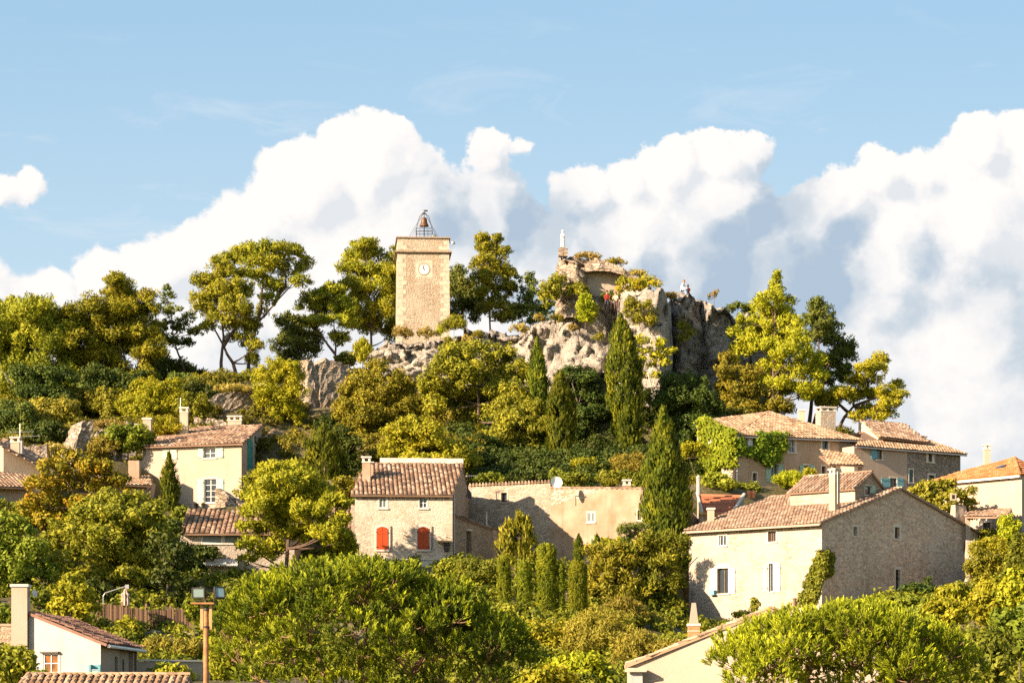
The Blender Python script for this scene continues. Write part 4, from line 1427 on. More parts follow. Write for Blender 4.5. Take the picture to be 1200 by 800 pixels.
def dish(name, label, px, py, rpx, Y, facing, mat=M_white, pole=1.0):
    c = W(px, py, Y); R = rpx * Y / F
    root = empty(name, c - Vector((0, 0, pole)), label, 'satellite dish')
    f = Vector(facing).normalized(); a = f.cross(Vector((0, 0, 1))).normalized(); b = a.cross(f)
    mb = MB(); n = 18; rings = 4; vs = []; fs = []
    for i in range(rings + 1):
        r = R * i / rings
        for k in range(n):
            t = 2 * math.pi * k / n
            vs.append(c + (a * math.cos(t) + b * math.sin(t)) * r + f * (r * r / (4 * R * .7)))
    for i in range(rings):
        for k in range(n):
            fs.append((i * n + k, i * n + (k + 1) % n, (i + 1) * n + (k + 1) % n, (i + 1) * n + k))
    mb.mesh(vs, fs)
    o = mb.build('reflector', mat, root, True)
    mb = MB(); mb.tube([c - b * R * .9, c + f * R * .9], .015, 5); mb.box(c + f * R * .95, (.08, .08, .08)); mb.build('feed_arm', M_metal, root)
    mb = MB(); mb.tube([c - f * .05, c - f * .25, c - f * .25 - Vector((0, 0, pole))], .03, 6); mb.build('mast', M_metal, root)

def antenna(label, px, ytop, ybot, Y, arms=((0, 8, 30),), name='television_antenna'):
    b = W(px, ybot, Y); root = empty(name, b, label, 'antenna')
    mb = MB(); mb.tube([b - Vector((0, 0, .3)), W(px, ytop, Y)], .028, 6); mb.build('mast', M_metal, root)
    for (y, x0, x1) in arms:
        m2 = MB(); z = Z_(y, Y)
        m2.tube([(X_(x0, Y), Y, z), (X_(x1, Y), Y, z + .03)], .016, 5)
        n = 7
        for k in range(n):
            x = X_(x0 + (x1 - x0) * (k + .5) / n, Y)
            m2.tube([(x, Y - .30 + .03 * k, z), (x, Y + .30 - .03 * k, z + .01)], .008, 4)
            m2.tube([(x, Y, z - .10 + .01 * k), (x, Y, z + .10 - .01 * k)], .008, 4)
        m2.build('receiving_arm', M_metal, root)

dish('satellite_dish', 'round white satellite dish on top of the long wall', 651.5, 565.5, 7.2, 188.6, (.25, -.95, .25), M_white, .7)
dish('satellite_dish', 'dark satellite dish on the shaded side wall of red shuttered house', 547.5, 579, 6.0, 190.5, (.8, -.55, .25), M_iron, .9)
antenna('thin antenna mast behind the roof of red shuttered house', 546.5, 557, 574, 190.4, ((557.5, 545, 560),))

# ---------- big pale house right
def big_house():
    a = math.radians(42); ca, sa = math.cos(a), math.sin(a)
    K = V2(963, 175.0)
    fl = Vector((-ca, sa, 0)); gl = Vector((sa, ca, 0))
    Wf, Wg = 10.7, 18.2
    A = K + fl * Wf; B = K; C = K + gl * Wg; D = A + gl * Wg
    ze = Z_(612.5, 175); zr = Z_(573, 181.5); t = 8.8 / Wg; zr2 = Z_(625, 188.5)
    gb = 6.0
    H = House('large_stone_house', 'large pale stone house with shaded gable, corner ivy and raised attic room', 'house', ((A.x + C.x) / 2, (A.y + C.y) / 2, 8.5))
    f = H.wall(A, B, gb, [(0, ze), (1, ze)], M_stone_white)
    g = H.wall(B, C, gb, [(0, ze), (t, zr), (1, zr2)], M_stone_shade)
    H.wall(C, D, gb, [(0, zr2), (1, zr2)], M_stone_shade)
    H.wall(D, A, gb, [(0, zr2), (1 - t, zr), (1, ze)], M_stone_shade)
    H.window(f, 842.5, 627, 851, 639, frame=M_white, bars=(1, 0), pane=M_glass, depth=.2)
    H.window(f, 900, 622.5, 909.5, 634.5, frame=M_wood, bars=(3, 0), depth=.25)
    H.window(f, 840.5, 665.5, 853.5, 695, frame=M_wood, bars=(1, 0), depth=.3, arch=True, label='arched window with dark opening', sh=((832.5, 839.3), (854.7, 861.8)), shmat=M_shut_white)
    mb = MB(); u0, u1, z0, z1 = f.rect(834, 691.5, 840, 697); f.bx(mb, u0, u1, z0, z1, .03, .32); H.part(mb, 'flower_box', M_shut_blue)
    H.window(f, 901, 660, 906, 693, frame=M_shut_white, bars=(0, 0), depth=.25, sur_w=.06, sh=((906.5, 914.5),), shmat=M_shut_white)
    H.shutter(f, 894.5, 661, 900.0, 693, M_ply_white)
    # ground floor arch door
    u0, u1, z0, z1 = f.hole(842, 728, 856, 760, .4)
    mb = MB(); um = (u0 + u1) / 2
    for i in range(11):
        th = math.pi * (i + .5) / 11; r = 1.0
        f.bx(mb, um + math.cos(th) * r - .12, um + math.cos(th) * r + .12, z1 - .45 + math.sin(th) * r * .8 - .1, z1 - .45 + math.sin(th) * r * .8 + .12, -.03, .03)
    H.part(mb, 'door_arch', M_quoin)
    mb = MB(); f.bx(mb, u0 + .03, u1 - .03, z0, z1 - .05, -.38, -.32); H.part(mb, 'door', M_wood)
    mb = MB(); f.bx(mb, f.u(812) - .02, f.u(812) + .02, Z_(715, 182), Z_(690, 182), .0, .1); H.part(mb, 'drainpipe', M_metal)
    mb = MB(); mb.tube([f.P(f.u(808.5), Z_(660, 182), .12), f.P(f.u(816), Z_(648, 181), .5)], .035, 5); H.part(mb, 'wall_bracket', M_iron)
    H.window(g, 1000, 617, 1004.8, 627.5, frame=M_shut_sage, bars=(0, 0), depth=.3, sur_w=.10)
    H.window(g, 1048.5, 617.5, 1054.3, 631, frame=M_wood, bars=(0, 0), depth=.3, sur_w=.16)
    H.window(g, 1049.5, 667, 1055, 694, frame=M_iron, bars=(1, 3), depth=.3, sur_w=.14)
    H.quoins(f, 1, 9, ze - .15, M_quoin, .36)
    H.quoins(g, 1, 9, zr2 - .15, M_quoin, .36)
    # roof, generous eaves
    def up(p, z): return Vector((p.x, p.y, z))
    sl1 = (zr - ze) / 8.8; sl2 = (zr - zr2) / (Wg - 8.8); ov = .38
    R0 = up(K + gl * 8.8, zr); R1 = up(A + gl * 8.8, zr)
    lift = Vector((0, 0, .09)); e1 = -fl * .16; e0 = fl * .16
    f0 = up(A - gl * ov, ze - ov * sl1) + lift + e0; f1 = up(B - gl * ov, ze - ov * sl1) + lift + e1
    b0 = up(D + gl * ov, zr2 - ov * sl2) + lift + e0; b1 = up(C + gl * ov, zr2 - ov * sl2) + lift + e1
    r0 = R1 + lift + e0; r1 = R0 + lift + e1
    H.roof([[f0, f1, r1, r0], [b1, b0, r0, r1]], [M_tile_rose, M_tile_rose], [(r0, r1)], pitch=.26)
    H.gutter(f0 + Vector((0, 0, -.12)) - gl * .05, f1 + Vector((0, 0, -.12)) - gl * .05, .06, M_ply_cream)
    mb = MB()
    for i in range(60):
        u = (i + .5) * f.L / 60
        f.bx(mb, u - .06, u + .06, ze - .16, ze - .07, -.02, .2, rnd=random.random())
    H.part(mb, 'cornice', M_tile_rose)
    # attic room
    K2 = V2(1002, 179.6); A2 = K2 + fl * 5.2; C2 = K2 + gl * 3.9; D2 = A2 + gl * 3.9
    z2 = Z_(571.5, 179.6); zp = Z_(555, 181.5)
    w = H.wall(A2, K2, z2 - 2.2, [(0, z2), (1, z2)], M_stone_white)
    w2 = H.wall(K2, C2, z2 - 2.2, [(0, z2), (.45, zp), (1, z2 - .35)], M_stone_warm)
    H.wall(D2, A2, z2 - 2.2, [(0, z2 - .35), (.55, zp), (1, z2)], M_stone_white)
    H.wall(C2, D2, z2 - 2.2, [(0, z2 - .35), (1, z2 - .35)], M_stone_white)
    H.window(w2, 1013.5, 569, 1020, 579.5, frame=M_wood, bars=(0, 1), depth=.15, sur_w=.05)
    H.shutter(w2, 1020.4, 569, 1025.5, 579.5, M_shut_pale)
    m = .45 * 3.9; sl = (zp - z2) / m; ov = .25
    q0 = up(A2 - gl * ov + fl * .15, z2 - ov * sl) + lift; q1 = up(K2 - gl * ov - fl * .15, z2 - ov * sl) + lift
    p0 = up(A2 + gl * m + fl * .15, zp) + lift; p1 = up(K2 + gl * m - fl * .15, zp) + lift
    s0 = up(D2 + fl * .15 + gl * .2, z2 - .45) + lift; s1 = up(C2 - fl * .15 + gl * .2, z2 - .45) + lift
    H.roof([[q0, q1, p1, p0], [s1, s0, p0, p1]], [M_tile_rose, M_tile_rose], [(p0, p1)], pitch=.26, label='small tiled roof of the raised attic')
    ch = H.chimney(978, 549, 595, 8.2, 178.0, M_ply_pink, .55, extra_down=.8, rz=-a)
    mb = MB(); p = W(981.5, 552, 177.6); mb.tube([p, W(981.5, 590, 177.6)], .03, 5); H.part(mb, 'antenna_pole', M_metal)
    H.finish()
    return f, g, H
BH = big_house()

# ---------- villa at the upper left with teal shutters
def teal_villa():
    K = V2(283, 205.0); A = V2(160, 207.5); sd_ = Vector((.50, 11.0, 0)); C = K + sd_; D = A + sd_
    ze = Z_(520, 205); zl = Z_(524, 207.5); zr = Z_(499, 216); gb = tz(K.x - 3, 205) - 2.5
    H = House('cream_villa', 'cream rendered villa with pale green shutters and tall side chimneys', 'house', ((A.x + K.x) / 2, 210, gb + 2.5))
    A1 = V2(171, 207.3)
    zst = Z_(541, 207.5)
    f0 = H.wall(A, A1, gb, [(0, zst), (.6, zst + .1), (1, Z_(532, 207))], M_ply_cream2)
    f = H.wall(A1, K, gb, [(0, zl), (1, ze)], M_ply_cream2)
    s = H.wall(K, C, gb, [(0, ze), (1, zr)], M_stone_shade)
    H.wall(C, D, gb, [(0, zr), (1, zr)], M_ply_cream2)
    H.wall(D, A1, gb, [(0, zr), (1, zl)], M_ply_cream2)
    H.window(f, 239, 525, 252.5, 536.5, bars=(1, 1), sh=((231.8, 238.4), (253.2, 261.5)), shmat=M_shut_pale, depth=.22)
    H.shutter(f, 190.5, 526.5, 198.6, 538.5, M_shut_pale2); H.shutter(f, 199.3, 526.5, 207.5, 538.5, M_shut_pale2)
    H.window(f, 239.5, 561, 253.5, 588.5, bars=(1, 3), sh=((230.8, 238.8), (254.2, 262.2)), shmat=M_shut_pale, depth=.22)
    mb = MB(); u0, u1, z0, z1 = f.rect(226, 588.8, 240, 590.2); f.bx(mb, u0, u1, z0, z1, .0, .5); f.bx(mb, u0 + .1, u0 + .3, z0 - .9, z0, .1, .45); f.bx(mb, u1 - .3, u1 - .1, z0 - .9, z0, .1, .45); H.part(mb, 'stone_ledge', M_quoin)
    # side shutters
    for (x0, y0, x1, y1, ar) in ((290, 512, 295.5, 552, .35),):
        H.shutter(s, x0, y0, x1, y1, M_shut_teal, arch=ar)
    H.window(s, 298, 511, 301, 521, frame=M_shut_teal, bars=(0, 0), depth=.2, sur_w=.04)
    def up(p, z): return Vector((p.x, p.y, z))
    lift = Vector((0, 0, .09)); dn = -sd_.normalized() * .4
    k = (zr - ze) / 11 * .4
    H.roof([[up(A1, zl - k) + dn + lift + Vector((-.1, 0, 0)), up(K, ze - k) + dn + lift + Vector((.15, 0, 0)), up(C, zr) + lift + Vector((.15, 0, 0)), up(D + (A1 - A), zr) + lift + Vector((-.1, 0, 0))]], [M_tile_brown, M_tile_brown], pitch=.30)
    H.chimney(173, 490, 533, 9.5, 208.2, M_ply_cream2, .9, extra_down=2.0, kind='plain')
    mb = MB(); 
    H.chimney(216, 477.5, 507, 9.5, 213.0, M_ply_cream, .8)
    H.chimney(275.5, 487.5, 503, 16, 218.5, M_ply_cream, .9, extra_down=1.4)
    # extension at the back right
    x0 = V2(306, 214); x1 = V2(349, 226); zz0, zz1 = Z_(514, 214), Z_(531, 226)
    w = H.wall(x0, x1, gb, [(0, zz0), (1, zz1)], M_ply_grey)
    H.wall(x1, x1 + Vector((.5, 6, 0)), gb, [(0, zz1), (1, zz1 + .6)], M_ply_grey)
    H.shutter(w, 305.8 + 1.5, 527.5, 311, 546.5, M_shut_teal, arch=.1); H.shutter(w, 314.5, 528.5, 319, 547.5, M_shut_teal, arch=.1)
    H.window(w, 321, 531.5, 323.3, 541, frame=M_wood, bars=(0, 0), depth=.2, sur_w=.05)
    H.window(w, 333.5, 538.5, 337, 547, frame=M_shut_teal, bars=(0, 0), depth=.2, sur_w=.05)
    b = Vector((.4, 6.5, 1.5)); o = Vector((.2, -.3, .05))
    q0 = up(x0, zz0); q1 = up(x1, zz1)
    H.roof([[q0 + o, q1 + o, q1 + b, q0 + b]], [M_tile_light, M_tile_brown], pitch=.3, label='lower tiled roof of rear extension')
    H.finish()
    # outbuilding left
    G = House('tiled_outbuilding', 'low outbuilding with small tiled roof left of cream villa', 'outbuilding', (X_(150, 200), 202, tz(X_(150, 200), 202)))
    a0, a1 = V2(96, 199), V2(172, 201)
    ww = G.wall(a0, a1, gb - 1, [(0, Z_(562, 199)), (1, Z_(566, 201))], M_ply_grey)
    G.wall(a1, a1 + Vector((0, 5, 0)), gb - 1, [(0, Z_(566, 201)), (1, Z_(560, 201))], M_ply_grey)
    G.roof([[W(95, 565, 198.4), W(179, 569, 200.4), W(176, 558, 206), W(97, 554, 206)]], [M_tile_light, M_tile_brown], pitch=.3)
    mb = MB(); mb.tube([W(178, 569.5, 200.6), W(174, 575, 201.3), W(173.6, 590, 201.4)], .05, 6); G.part(mb, 'drainpipe', M_metal)
    mb = MB(); mb.box(W(157.5, 551, 204), (.8, .8, 1.4)); G.part(mb, 'chimney', M_ply_ochre)
    G.finish()
M_shut_pale2 = flat_mat('shutter_cream_green', (0.40, 0.46, 0.33), 0.7)
teal_villa()
antenna('tall bare mast above the cream villa chimney', 211.5, 466, 482, 213.5, ())

# ---------- low house under the villa with strip window and awning
def strip_window_house():
    A = V2(208, 181.5); B = V2(345, 182.5); gb = tz(A.x + 3, 181) - 1.5
    ze = Z_(625, 182)
    H = House('low_stone_house', 'low stone house with long strip window and grey awning over pane', 'house', ((A.x + B.x) / 2, 185, gb + 1.5))
    f = H.wall(A, B, gb, [(0, ze), (1, ze)], M_stone_white)
    H.wall(B, B + Vector((.4, 7, 0)), gb, [(0, ze), (1, ze + 1.3)], M_stone_shade); H.wall(A + Vector((.4, 7, 0)), A, gb, [(0, ze + 1.3), (1, ze)], M_stone_shade)
    H.window(f, 236.8, 625.8, 260, 636.2, bars=(0, 0), pane=M_glass_pale, depth=.12, sur_w=.06)
    H.window(f, 262.5, 625.8, 285, 636.2, bars=(0, 0), pane=M_glass_pale, depth=.12, sur_w=.06)
    H.window(f, 250, 668, 265.5, 686, bars=(0, 0), pane=M_glass_pale, depth=.12, sur_w=.05)
    H.window(f, 266.5, 668, 282, 686, bars=(0, 0), pane=M_glass_pale, depth=.12, sur_w=.05)
    mb = MB(); u0, u1, z0, z1 = f.rect(237, 659, 278, 664)
    p = [f.P(u0, z1 + .25, .02), f.P(u1, z1 + .25, .02), f.P(u1, z1, 1.1), f.P(u0, z1, 1.1)]
    mb.mesh(p + [q - Vector((0, 0, .03)) for q in p], [(0, 1, 2, 3), (7, 6, 5, 4), (0, 4, 5, 1), (1, 5, 6, 2), (2, 6, 7, 3), (3, 7, 4, 0)])
    n = 18
    for i in range(n):
        a_, b_ = u0 + (u1 - u0) * i / n, u0 + (u1 - u0) * (i + 1) / n; m_ = (a_ + b_) / 2
        mb.face([f.P(a_, z1, 1.1), f.P(b_, z1, 1.1), f.P(b_, z1 - .2, 1.1), f.P(m_, z1 - .29, 1.1), f.P(a_, z1 - .2, 1.1)])
    H.part(mb, 'awning', M_metal_pale)
    mb = MB(); f.bx(mb, f.u(243), f.u(247.5), gb, Z_(664, 181), -.02, .3); H.part(mb, 'pillar', M_stone_white)
    mb = MB(); c = f.P(f.u(217.5), Z_(656, 181), .35); mb.lathe(c, [(.04, 0), (.12, .05), (.15, .3), (.03, .42)], 6); mb.tube([c + Vector((0, 0, .4)), f.P(f.u(217.5), Z_(650, 181), .0)], .02, 4); H.part(mb, 'wall_lantern', M_metal)
    lift = Vector((0, 0, .09))
    a0 = W(211.5, 626.5, 181.1); a1 = W(347, 626.5, 181.6); b1 = W(347, 599, 189); b0 = W(219, 599, 189)
    H.roof([[a0 + lift, a1 + lift, b1, b0]], [M_tile_brown, M_tile_brown], pitch=.34)
    H.finish()
M_metal_pale = flat_mat('awning_canvas', (0.5, 0.5, 0.48), 0.7, 0, 0.08)
strip_window_house()

# ---------- houses at the left frame edge
def left_edge_house():
    A = V2(-40, 193); B = V2(4, 190.5); C = V2(52, 192)
    gb = tz(B.x, 191) - 2.5
    H = House('ochre_gable_house', 'ochre gabled house at the left edge with square chimney', 'house', (B.x + 1, 195, gb + 2.5))
    H.wall(A, B, gb, [(0, Z_(532, 193)), (1, Z_(522, 190.5))], M_ply_grey)
    H.wall(B, C, gb, [(0, Z_(523, 190.5)), (1, Z_(551, 192))], M_ply_pink2)
    H.wall(C, C + Vector((0, 8, 0)), gb, [(0, Z_(551, 192)), (1, Z_(551, 192))], M_ply_grey)
    a = W(0, 520.5, 190.3); b = W(56, 553, 191.8); a2 = W(4, 513, 199); b2 = W(62, 545, 199)
    H.roof([[b + Vector((0, -.2, .05)), b2, a2, a + Vector((0, -.2, .05))]], [M_tile_brown, M_tile_brown], pitch=.3)
    H.chimney(18.5, 512, 534, 10.5, 191.6, M_ply_cream, .7)
    mb = MB(); mb.box(W(25.5, 524, 191.4), (.12, .5, .9)); H.part(mb, 'vent_box', M_metal)
    H.finish()
    G = House('low_tiled_house', 'low house with rose tile edge and teal door at left edge', 'house', (X_(10, 186), 188, gb + 1))
    w = G.wall(V2(-40, 185), V2(38, 187), gb - 2, [(0, Z_(568, 185)), (1, Z_(570, 187))], M_ply_grey)
    G.wall(V2(38, 187), V2(38, 191), gb - 2, [(0, Z_(570, 187)), (1, Z_(564, 191))], M_ply_grey)
    G.shutter(w, -4, 581, 4.5, 608, M_shut_blue, name='door')
    G.roof([[W(-42, 569, 184.3), W(41, 571.5, 186.3), W(36, 557, 190.3), W(-40, 554, 190)]], [M_tile_rose, M_tile_rose], pitch=.28)
    G.finish()
M_ply_pink2 = plaster_mat('plaster_warm_rose', (0.56, 0.42, 0.28), (0.75, 0.62, 0.5), 0.5, 0.8)
left_edge_house()
antenna('television antenna with two horizontal arms over the ochre gable', 23.5, 496, 514, 191.8, ((506, 10, 40), (511, 26, 47)))

# ---------- bottom left white house
def chimney_cottage():
    A = V2(34, 124.5); B = V2(118, 123.5); C = V2(161, 131.5); D = A + (C - B)
    gb = 2.6
    za, zb_ = Z_(719, 124.5), Z_(753, 123.5)
    H = House('white_cottage', 'weathered white cottage with tall slab chimney and sloping brown roof', 'cottage', ((A.x + B.x) / 2, 128, 3.4))
    f = H.wall(A, B, gb, [(0, za), (1, zb_)], M_ply_white)
    s = H.wall(B, C, gb, [(0, zb_), (1, zb_)], M_ply_tan)
    H.wall(C, D, gb, [(0, zb_), (1, za)], M_ply_tan); H.wall(D, A, gb, [(0, za), (1, za)], M_ply_white)
    fr = H.window(f, 51, 765.5, 69, 788, frame=M_white, bars=(1, 1), pane=M_pane_orange, depth=.12, surround=M_ply_white, sur_w=.08)
    mb = MB(); u0, u1, z0, z1 = f.rect(48.5, 763, 70, 765); f.bx(mb, u0, u1, z0, z1, 0, .18); H.part(mb, 'window_hood', M_iron)
    u0, u1, z0, z1 = s.hole(140, 761, 156, 800, .25)
    mb = MB(); s.bx(mb, u0 + .02, u1 - .02, z0, z1 - .03, -.24, -.19); H.part(mb, 'door', M_ply_tan)
    u0, u1, z0, z1 = s.hole(134.5, 769, 138, 795, .2)
    mb = MB(); s.bx(mb, s.u(143) - .04, s.u(143) + .04, gb, Z_(772, 128), .02, .1); s.bx(mb, s.u(140) - .05, s.u(157) + .05, Z_(761, 128), Z_(761, 128) + .1, .0, .12); s.bx(mb, s.u(157.5) - .03, s.u(157.5) + .05, gb, Z_(761, 128), .0, .1); H.part(mb, 'door_frame', M_wood)
    def up(p, z): return Vector((p.x, p.y, z))
    lift = Vector((0, 0, .10))
    sx = (zb_ - za) / (B.x - A.x)
    o1 = Vector((.30, -.12, .30 * sx))
    f0 = up(A, za) + lift + Vector((0, -.14, 0)); f1 = up(B, zb_) + lift + o1; b1 = up(C, zb_) + lift + Vector((.30, .2, .30 * sx)); b0 = up(D, za) + lift
    H.roof([[f0, f1, b1, b0]], [M_tile_red_brown, M_tile_red_brown], pitch=.26, thick=.12)
    H.gutter(f1 + Vector((.06, .1, -.12)), b1 + Vector((.06, -.1, -.12)), .075, M_white)
    H.chimney(24.3, 684.5, 790, 18.5, 124.6, M_ply_cream2, .75, kind='plain', extra_down=1, label='tall wide slab chimney')
    H.finish()
    # green bench like rack by the wall
    r = empty('garden_bench', W(111, 790, 122.8), 'small green garden bench against the white cottage wall', 'bench')
    mb = MB()
    for x in (105.7, 117): mb.box(W(x, 788, 122.8), (.10, .4, .75))
    mb.build('leg', M_shut_blue, r)
    mb = MB(); mb.box(W(111.3, 785, 122.8), (.42, .35, .06)); mb.box(W(111.3, 781, 122.98), (.42, .05, .2)); mb.build('seat', M_shut_blue, r)
    W1 = House('garden_wall', 'plain grey garden wall right of the white cottage', 'wall', W(200, 790, 133))
    W1.wall(V2(160, 132), V2(246, 134), 3, [(0, Z_(774.5, 132)), (1, Z_(774.5, 134))], M_ply_tan); W1.wall(V2(246, 134), V2(246.2, 134.3), 3, [(0, Z_(774.5, 134)), (1, Z_(774.5, 134))], M_ply_tan)
    W1.wall(V2(246.2, 134.3), V2(160, 132.3), 3, [(0, Z_(774.5, 134)), (1, Z_(774.5, 132))], M_ply_tan)
    mb = MB(); a = W(160, 774.5, 132.15); b = W(246, 774.5, 134.15); mb.box((a + b) / 2 + Vector((0, 0, .04)), ((b - a).length, .45, .08), math.atan2(b.y - a.y, b.x - a.x)); W1.part(mb, 'coping', M_sill); W1.finish()
    W2 = House('low_boundary_wall', 'short pinkish boundary wall left of the tall slab chimney', 'wall', W(-5, 750, 130))
    W2.wall(V2(-60, 130), V2(22, 130), 3, [(0, Z_(733, 130)), (1, Z_(733, 130))], M_stone_warm)
    mb = MB(); mb.box(W(-20, 732, 130.2), (3.4, .5, .12)); W2.part(mb, 'coping', M_ply_ochre); W2.finish()
def pane_orange():
    m, g, bs, out = material('pane_reflection_paint')  # orange reflection put into the base colour of the pane
    n = g.noise(coords(g), 3.0, 3, .5)
    g.link(g.mix(g.mrange(n, .35, .65), (0.30, 0.10, 0.02), (0.10, 0.05, 0.02)), bs.inputs['Base Color'])
    bs.inputs['Roughness'].default_value = 0.15
    return m
M_pane_orange = pane_orange()
M_tile_red_brown = tile_mat('tile_red_brown', [(0, (0.17, 0.09, 0.065)), (.5, (0.24, 0.13, 0.09)), (1, (0.34, 0.20, 0.14))], 0.25)
chimney_cottage()
dish('satellite_dish', 'small white satellite dish beside the tall slab chimney', 39.5, 695, 4.6, 124.8, (.85, -.5, .2), M_white, .9)

# ---------- foreground tiled roof
def front_roof_house():
    gb = 0
    H = House('foreground_tiled_house', 'house in front whose tiled roof ridge crosses the bottom left', 'house', (X_(125, 99), 99, 0))
    r0 = W(34, 790.5, 101); r1 = W(222, 790.5, 101)
    e0 = Vector((X_(2, 97.6), 97.6, r0.z - 1.25)); e1 = Vector((r1.x + .3, 97.6, r0.z - 1.25))
    bq0 = Vector((r0.x - .8, 104.5, r0.z - 1.25)); bq1 = Vector((r1.x + .3, 104.5, r0.z - 1.25))
    H.roof([[e0, e1, r1, r0], [bq1, bq0, r0, r1]], [M_tile_light, M_tile_rose], [(r0 + Vector((0, 0, .02)), r1 + Vector((0, 0, .02)))], pitch=.25)
    mb = MB(); ridge_tiles(mb, r0 + Vector((0, -.02, .04)), e0 + Vector((0, 0, .06)), .11); H.part(mb, 'hip_tiles', M_tile_light)
    a, b, c, d = (e0.x + .4, 98.1), (e1.x - .3, 98.1), (e1.x - .3, 104), (e0.x + .9, 104)
    zt = e0.z - .05
    H.wall(a, b, -.5, [(0, zt), (1, zt)], M_ply_cream); H.wall(b, c, -.5, [(0, zt), (.5, r0.z - .15), (1, zt)], M_ply_cream); H.wall(c, d, -.5, [(0, zt), (1, zt)], M_ply_cream); H.wall(d, a, -.5, [(0, zt), (1, zt)], M_ply_cream)
    H.finish()
front_roof_house()

# ---------- foreground gable bottom right of centre
def front_gable():
    A = V2(737, 112.0); B = V2(1030, 110.0)
    L = B.x - A.x
    zA = Z_(781, 112); xP = X_(903, 111); zP = Z_(715.5, 111); t = (xP - A.x) / L
    zB = Z_(760, 110)
    H = House('cream_gable_house', 'cream gable end in front with tile edged rake and brick obelisk chimney', 'house', (A.x + 5, 114, 0))
    f = H.wall(A, B, -.5, [(0, zA), (t, zP), (1, zB)], M_ply_cream2)
    bk = Vector((.3, 9, 0)); C = B + bk; D = A + bk
    H.wall(B, C, -.5, [(0, zB), (1, zB)], M_ply_cream2); H.wall(C, D, -.5, [(0, zB), (1 - t, zP), (1, zA)], M_ply_cream2); H.wall(D, A, -.5, [(0, zA), (1, zA)], M_ply_cream2)
    o = Vector((0, -.16, .10)); 
    p0 = Vector((A.x - .10, A.y, zA - .02)) + o; p1 = Vector((xP, 111, zP)) + o; p2 = Vector((B.x, B.y, zB)) + o
    H.roof([[p0, p1, p1 + bk, p0 + bk], [p1, p2, p2 + bk, p1 + bk]], [M_tile_light, M_tile_light], [(p1, p1 + bk)], pitch=.27, thick=.09)
    # pillar with tile cap at the left edge
    mb = MB(); c = W(745.5, 790, 111.6); mb.box(c + Vector((0, 0, -.9)), (.50, .3, 2.2)); H.part(mb, 'pillar', M_ply_white)
    mb = MB(); mb.box(W(745, 785.3, 111.5), (.85, .55, .11)); mb.box(W(745, 783.2, 111.5), (.70, .45, .07)); H.part(mb, 'pillar_cap', M_quoin)
    H.finish()
    # obelisk chimney
    Y = 113.5
    G = House('brick_chimney', 'slender tapering chimney on orange brick base behind the cream gable rake', 'chimney', W(813, 745, Y))
    mb = MB(); mb.box(W(813, 742, Y), (.47, .45, .85)); G.part(mb, 'base', M_brick)
    mb = MB(); mb.box(W(813, 731.8, Y), (.54, .52, .10)); mb.box(W(813, 739, Y), (.50, .48, .03)); G.part(mb, 'band', M_sill)
    mb = MB(); z0, z1 = Z_(730, Y), Z_(706, Y); c = W(813, 718, Y); mb.box((c.x, Y, (z0 + z1) / 2), (.36, .34, z1 - z0), taper=.45); G.part(mb, 'flue', M_ply_tan)
front_gable()
mbp = MB(); mbp.tube([W(931, 716, 113), W(931, 702, 113)], .075, 10); mbp.lathe(W(931, 702, 113), [(.09, 0), (.09, .04), (.02, .06)], 10)
tag(mbp.build('flue_pipe', M_wood), 'short brown flue pipe standing over the cream gable roof', 'pipe')

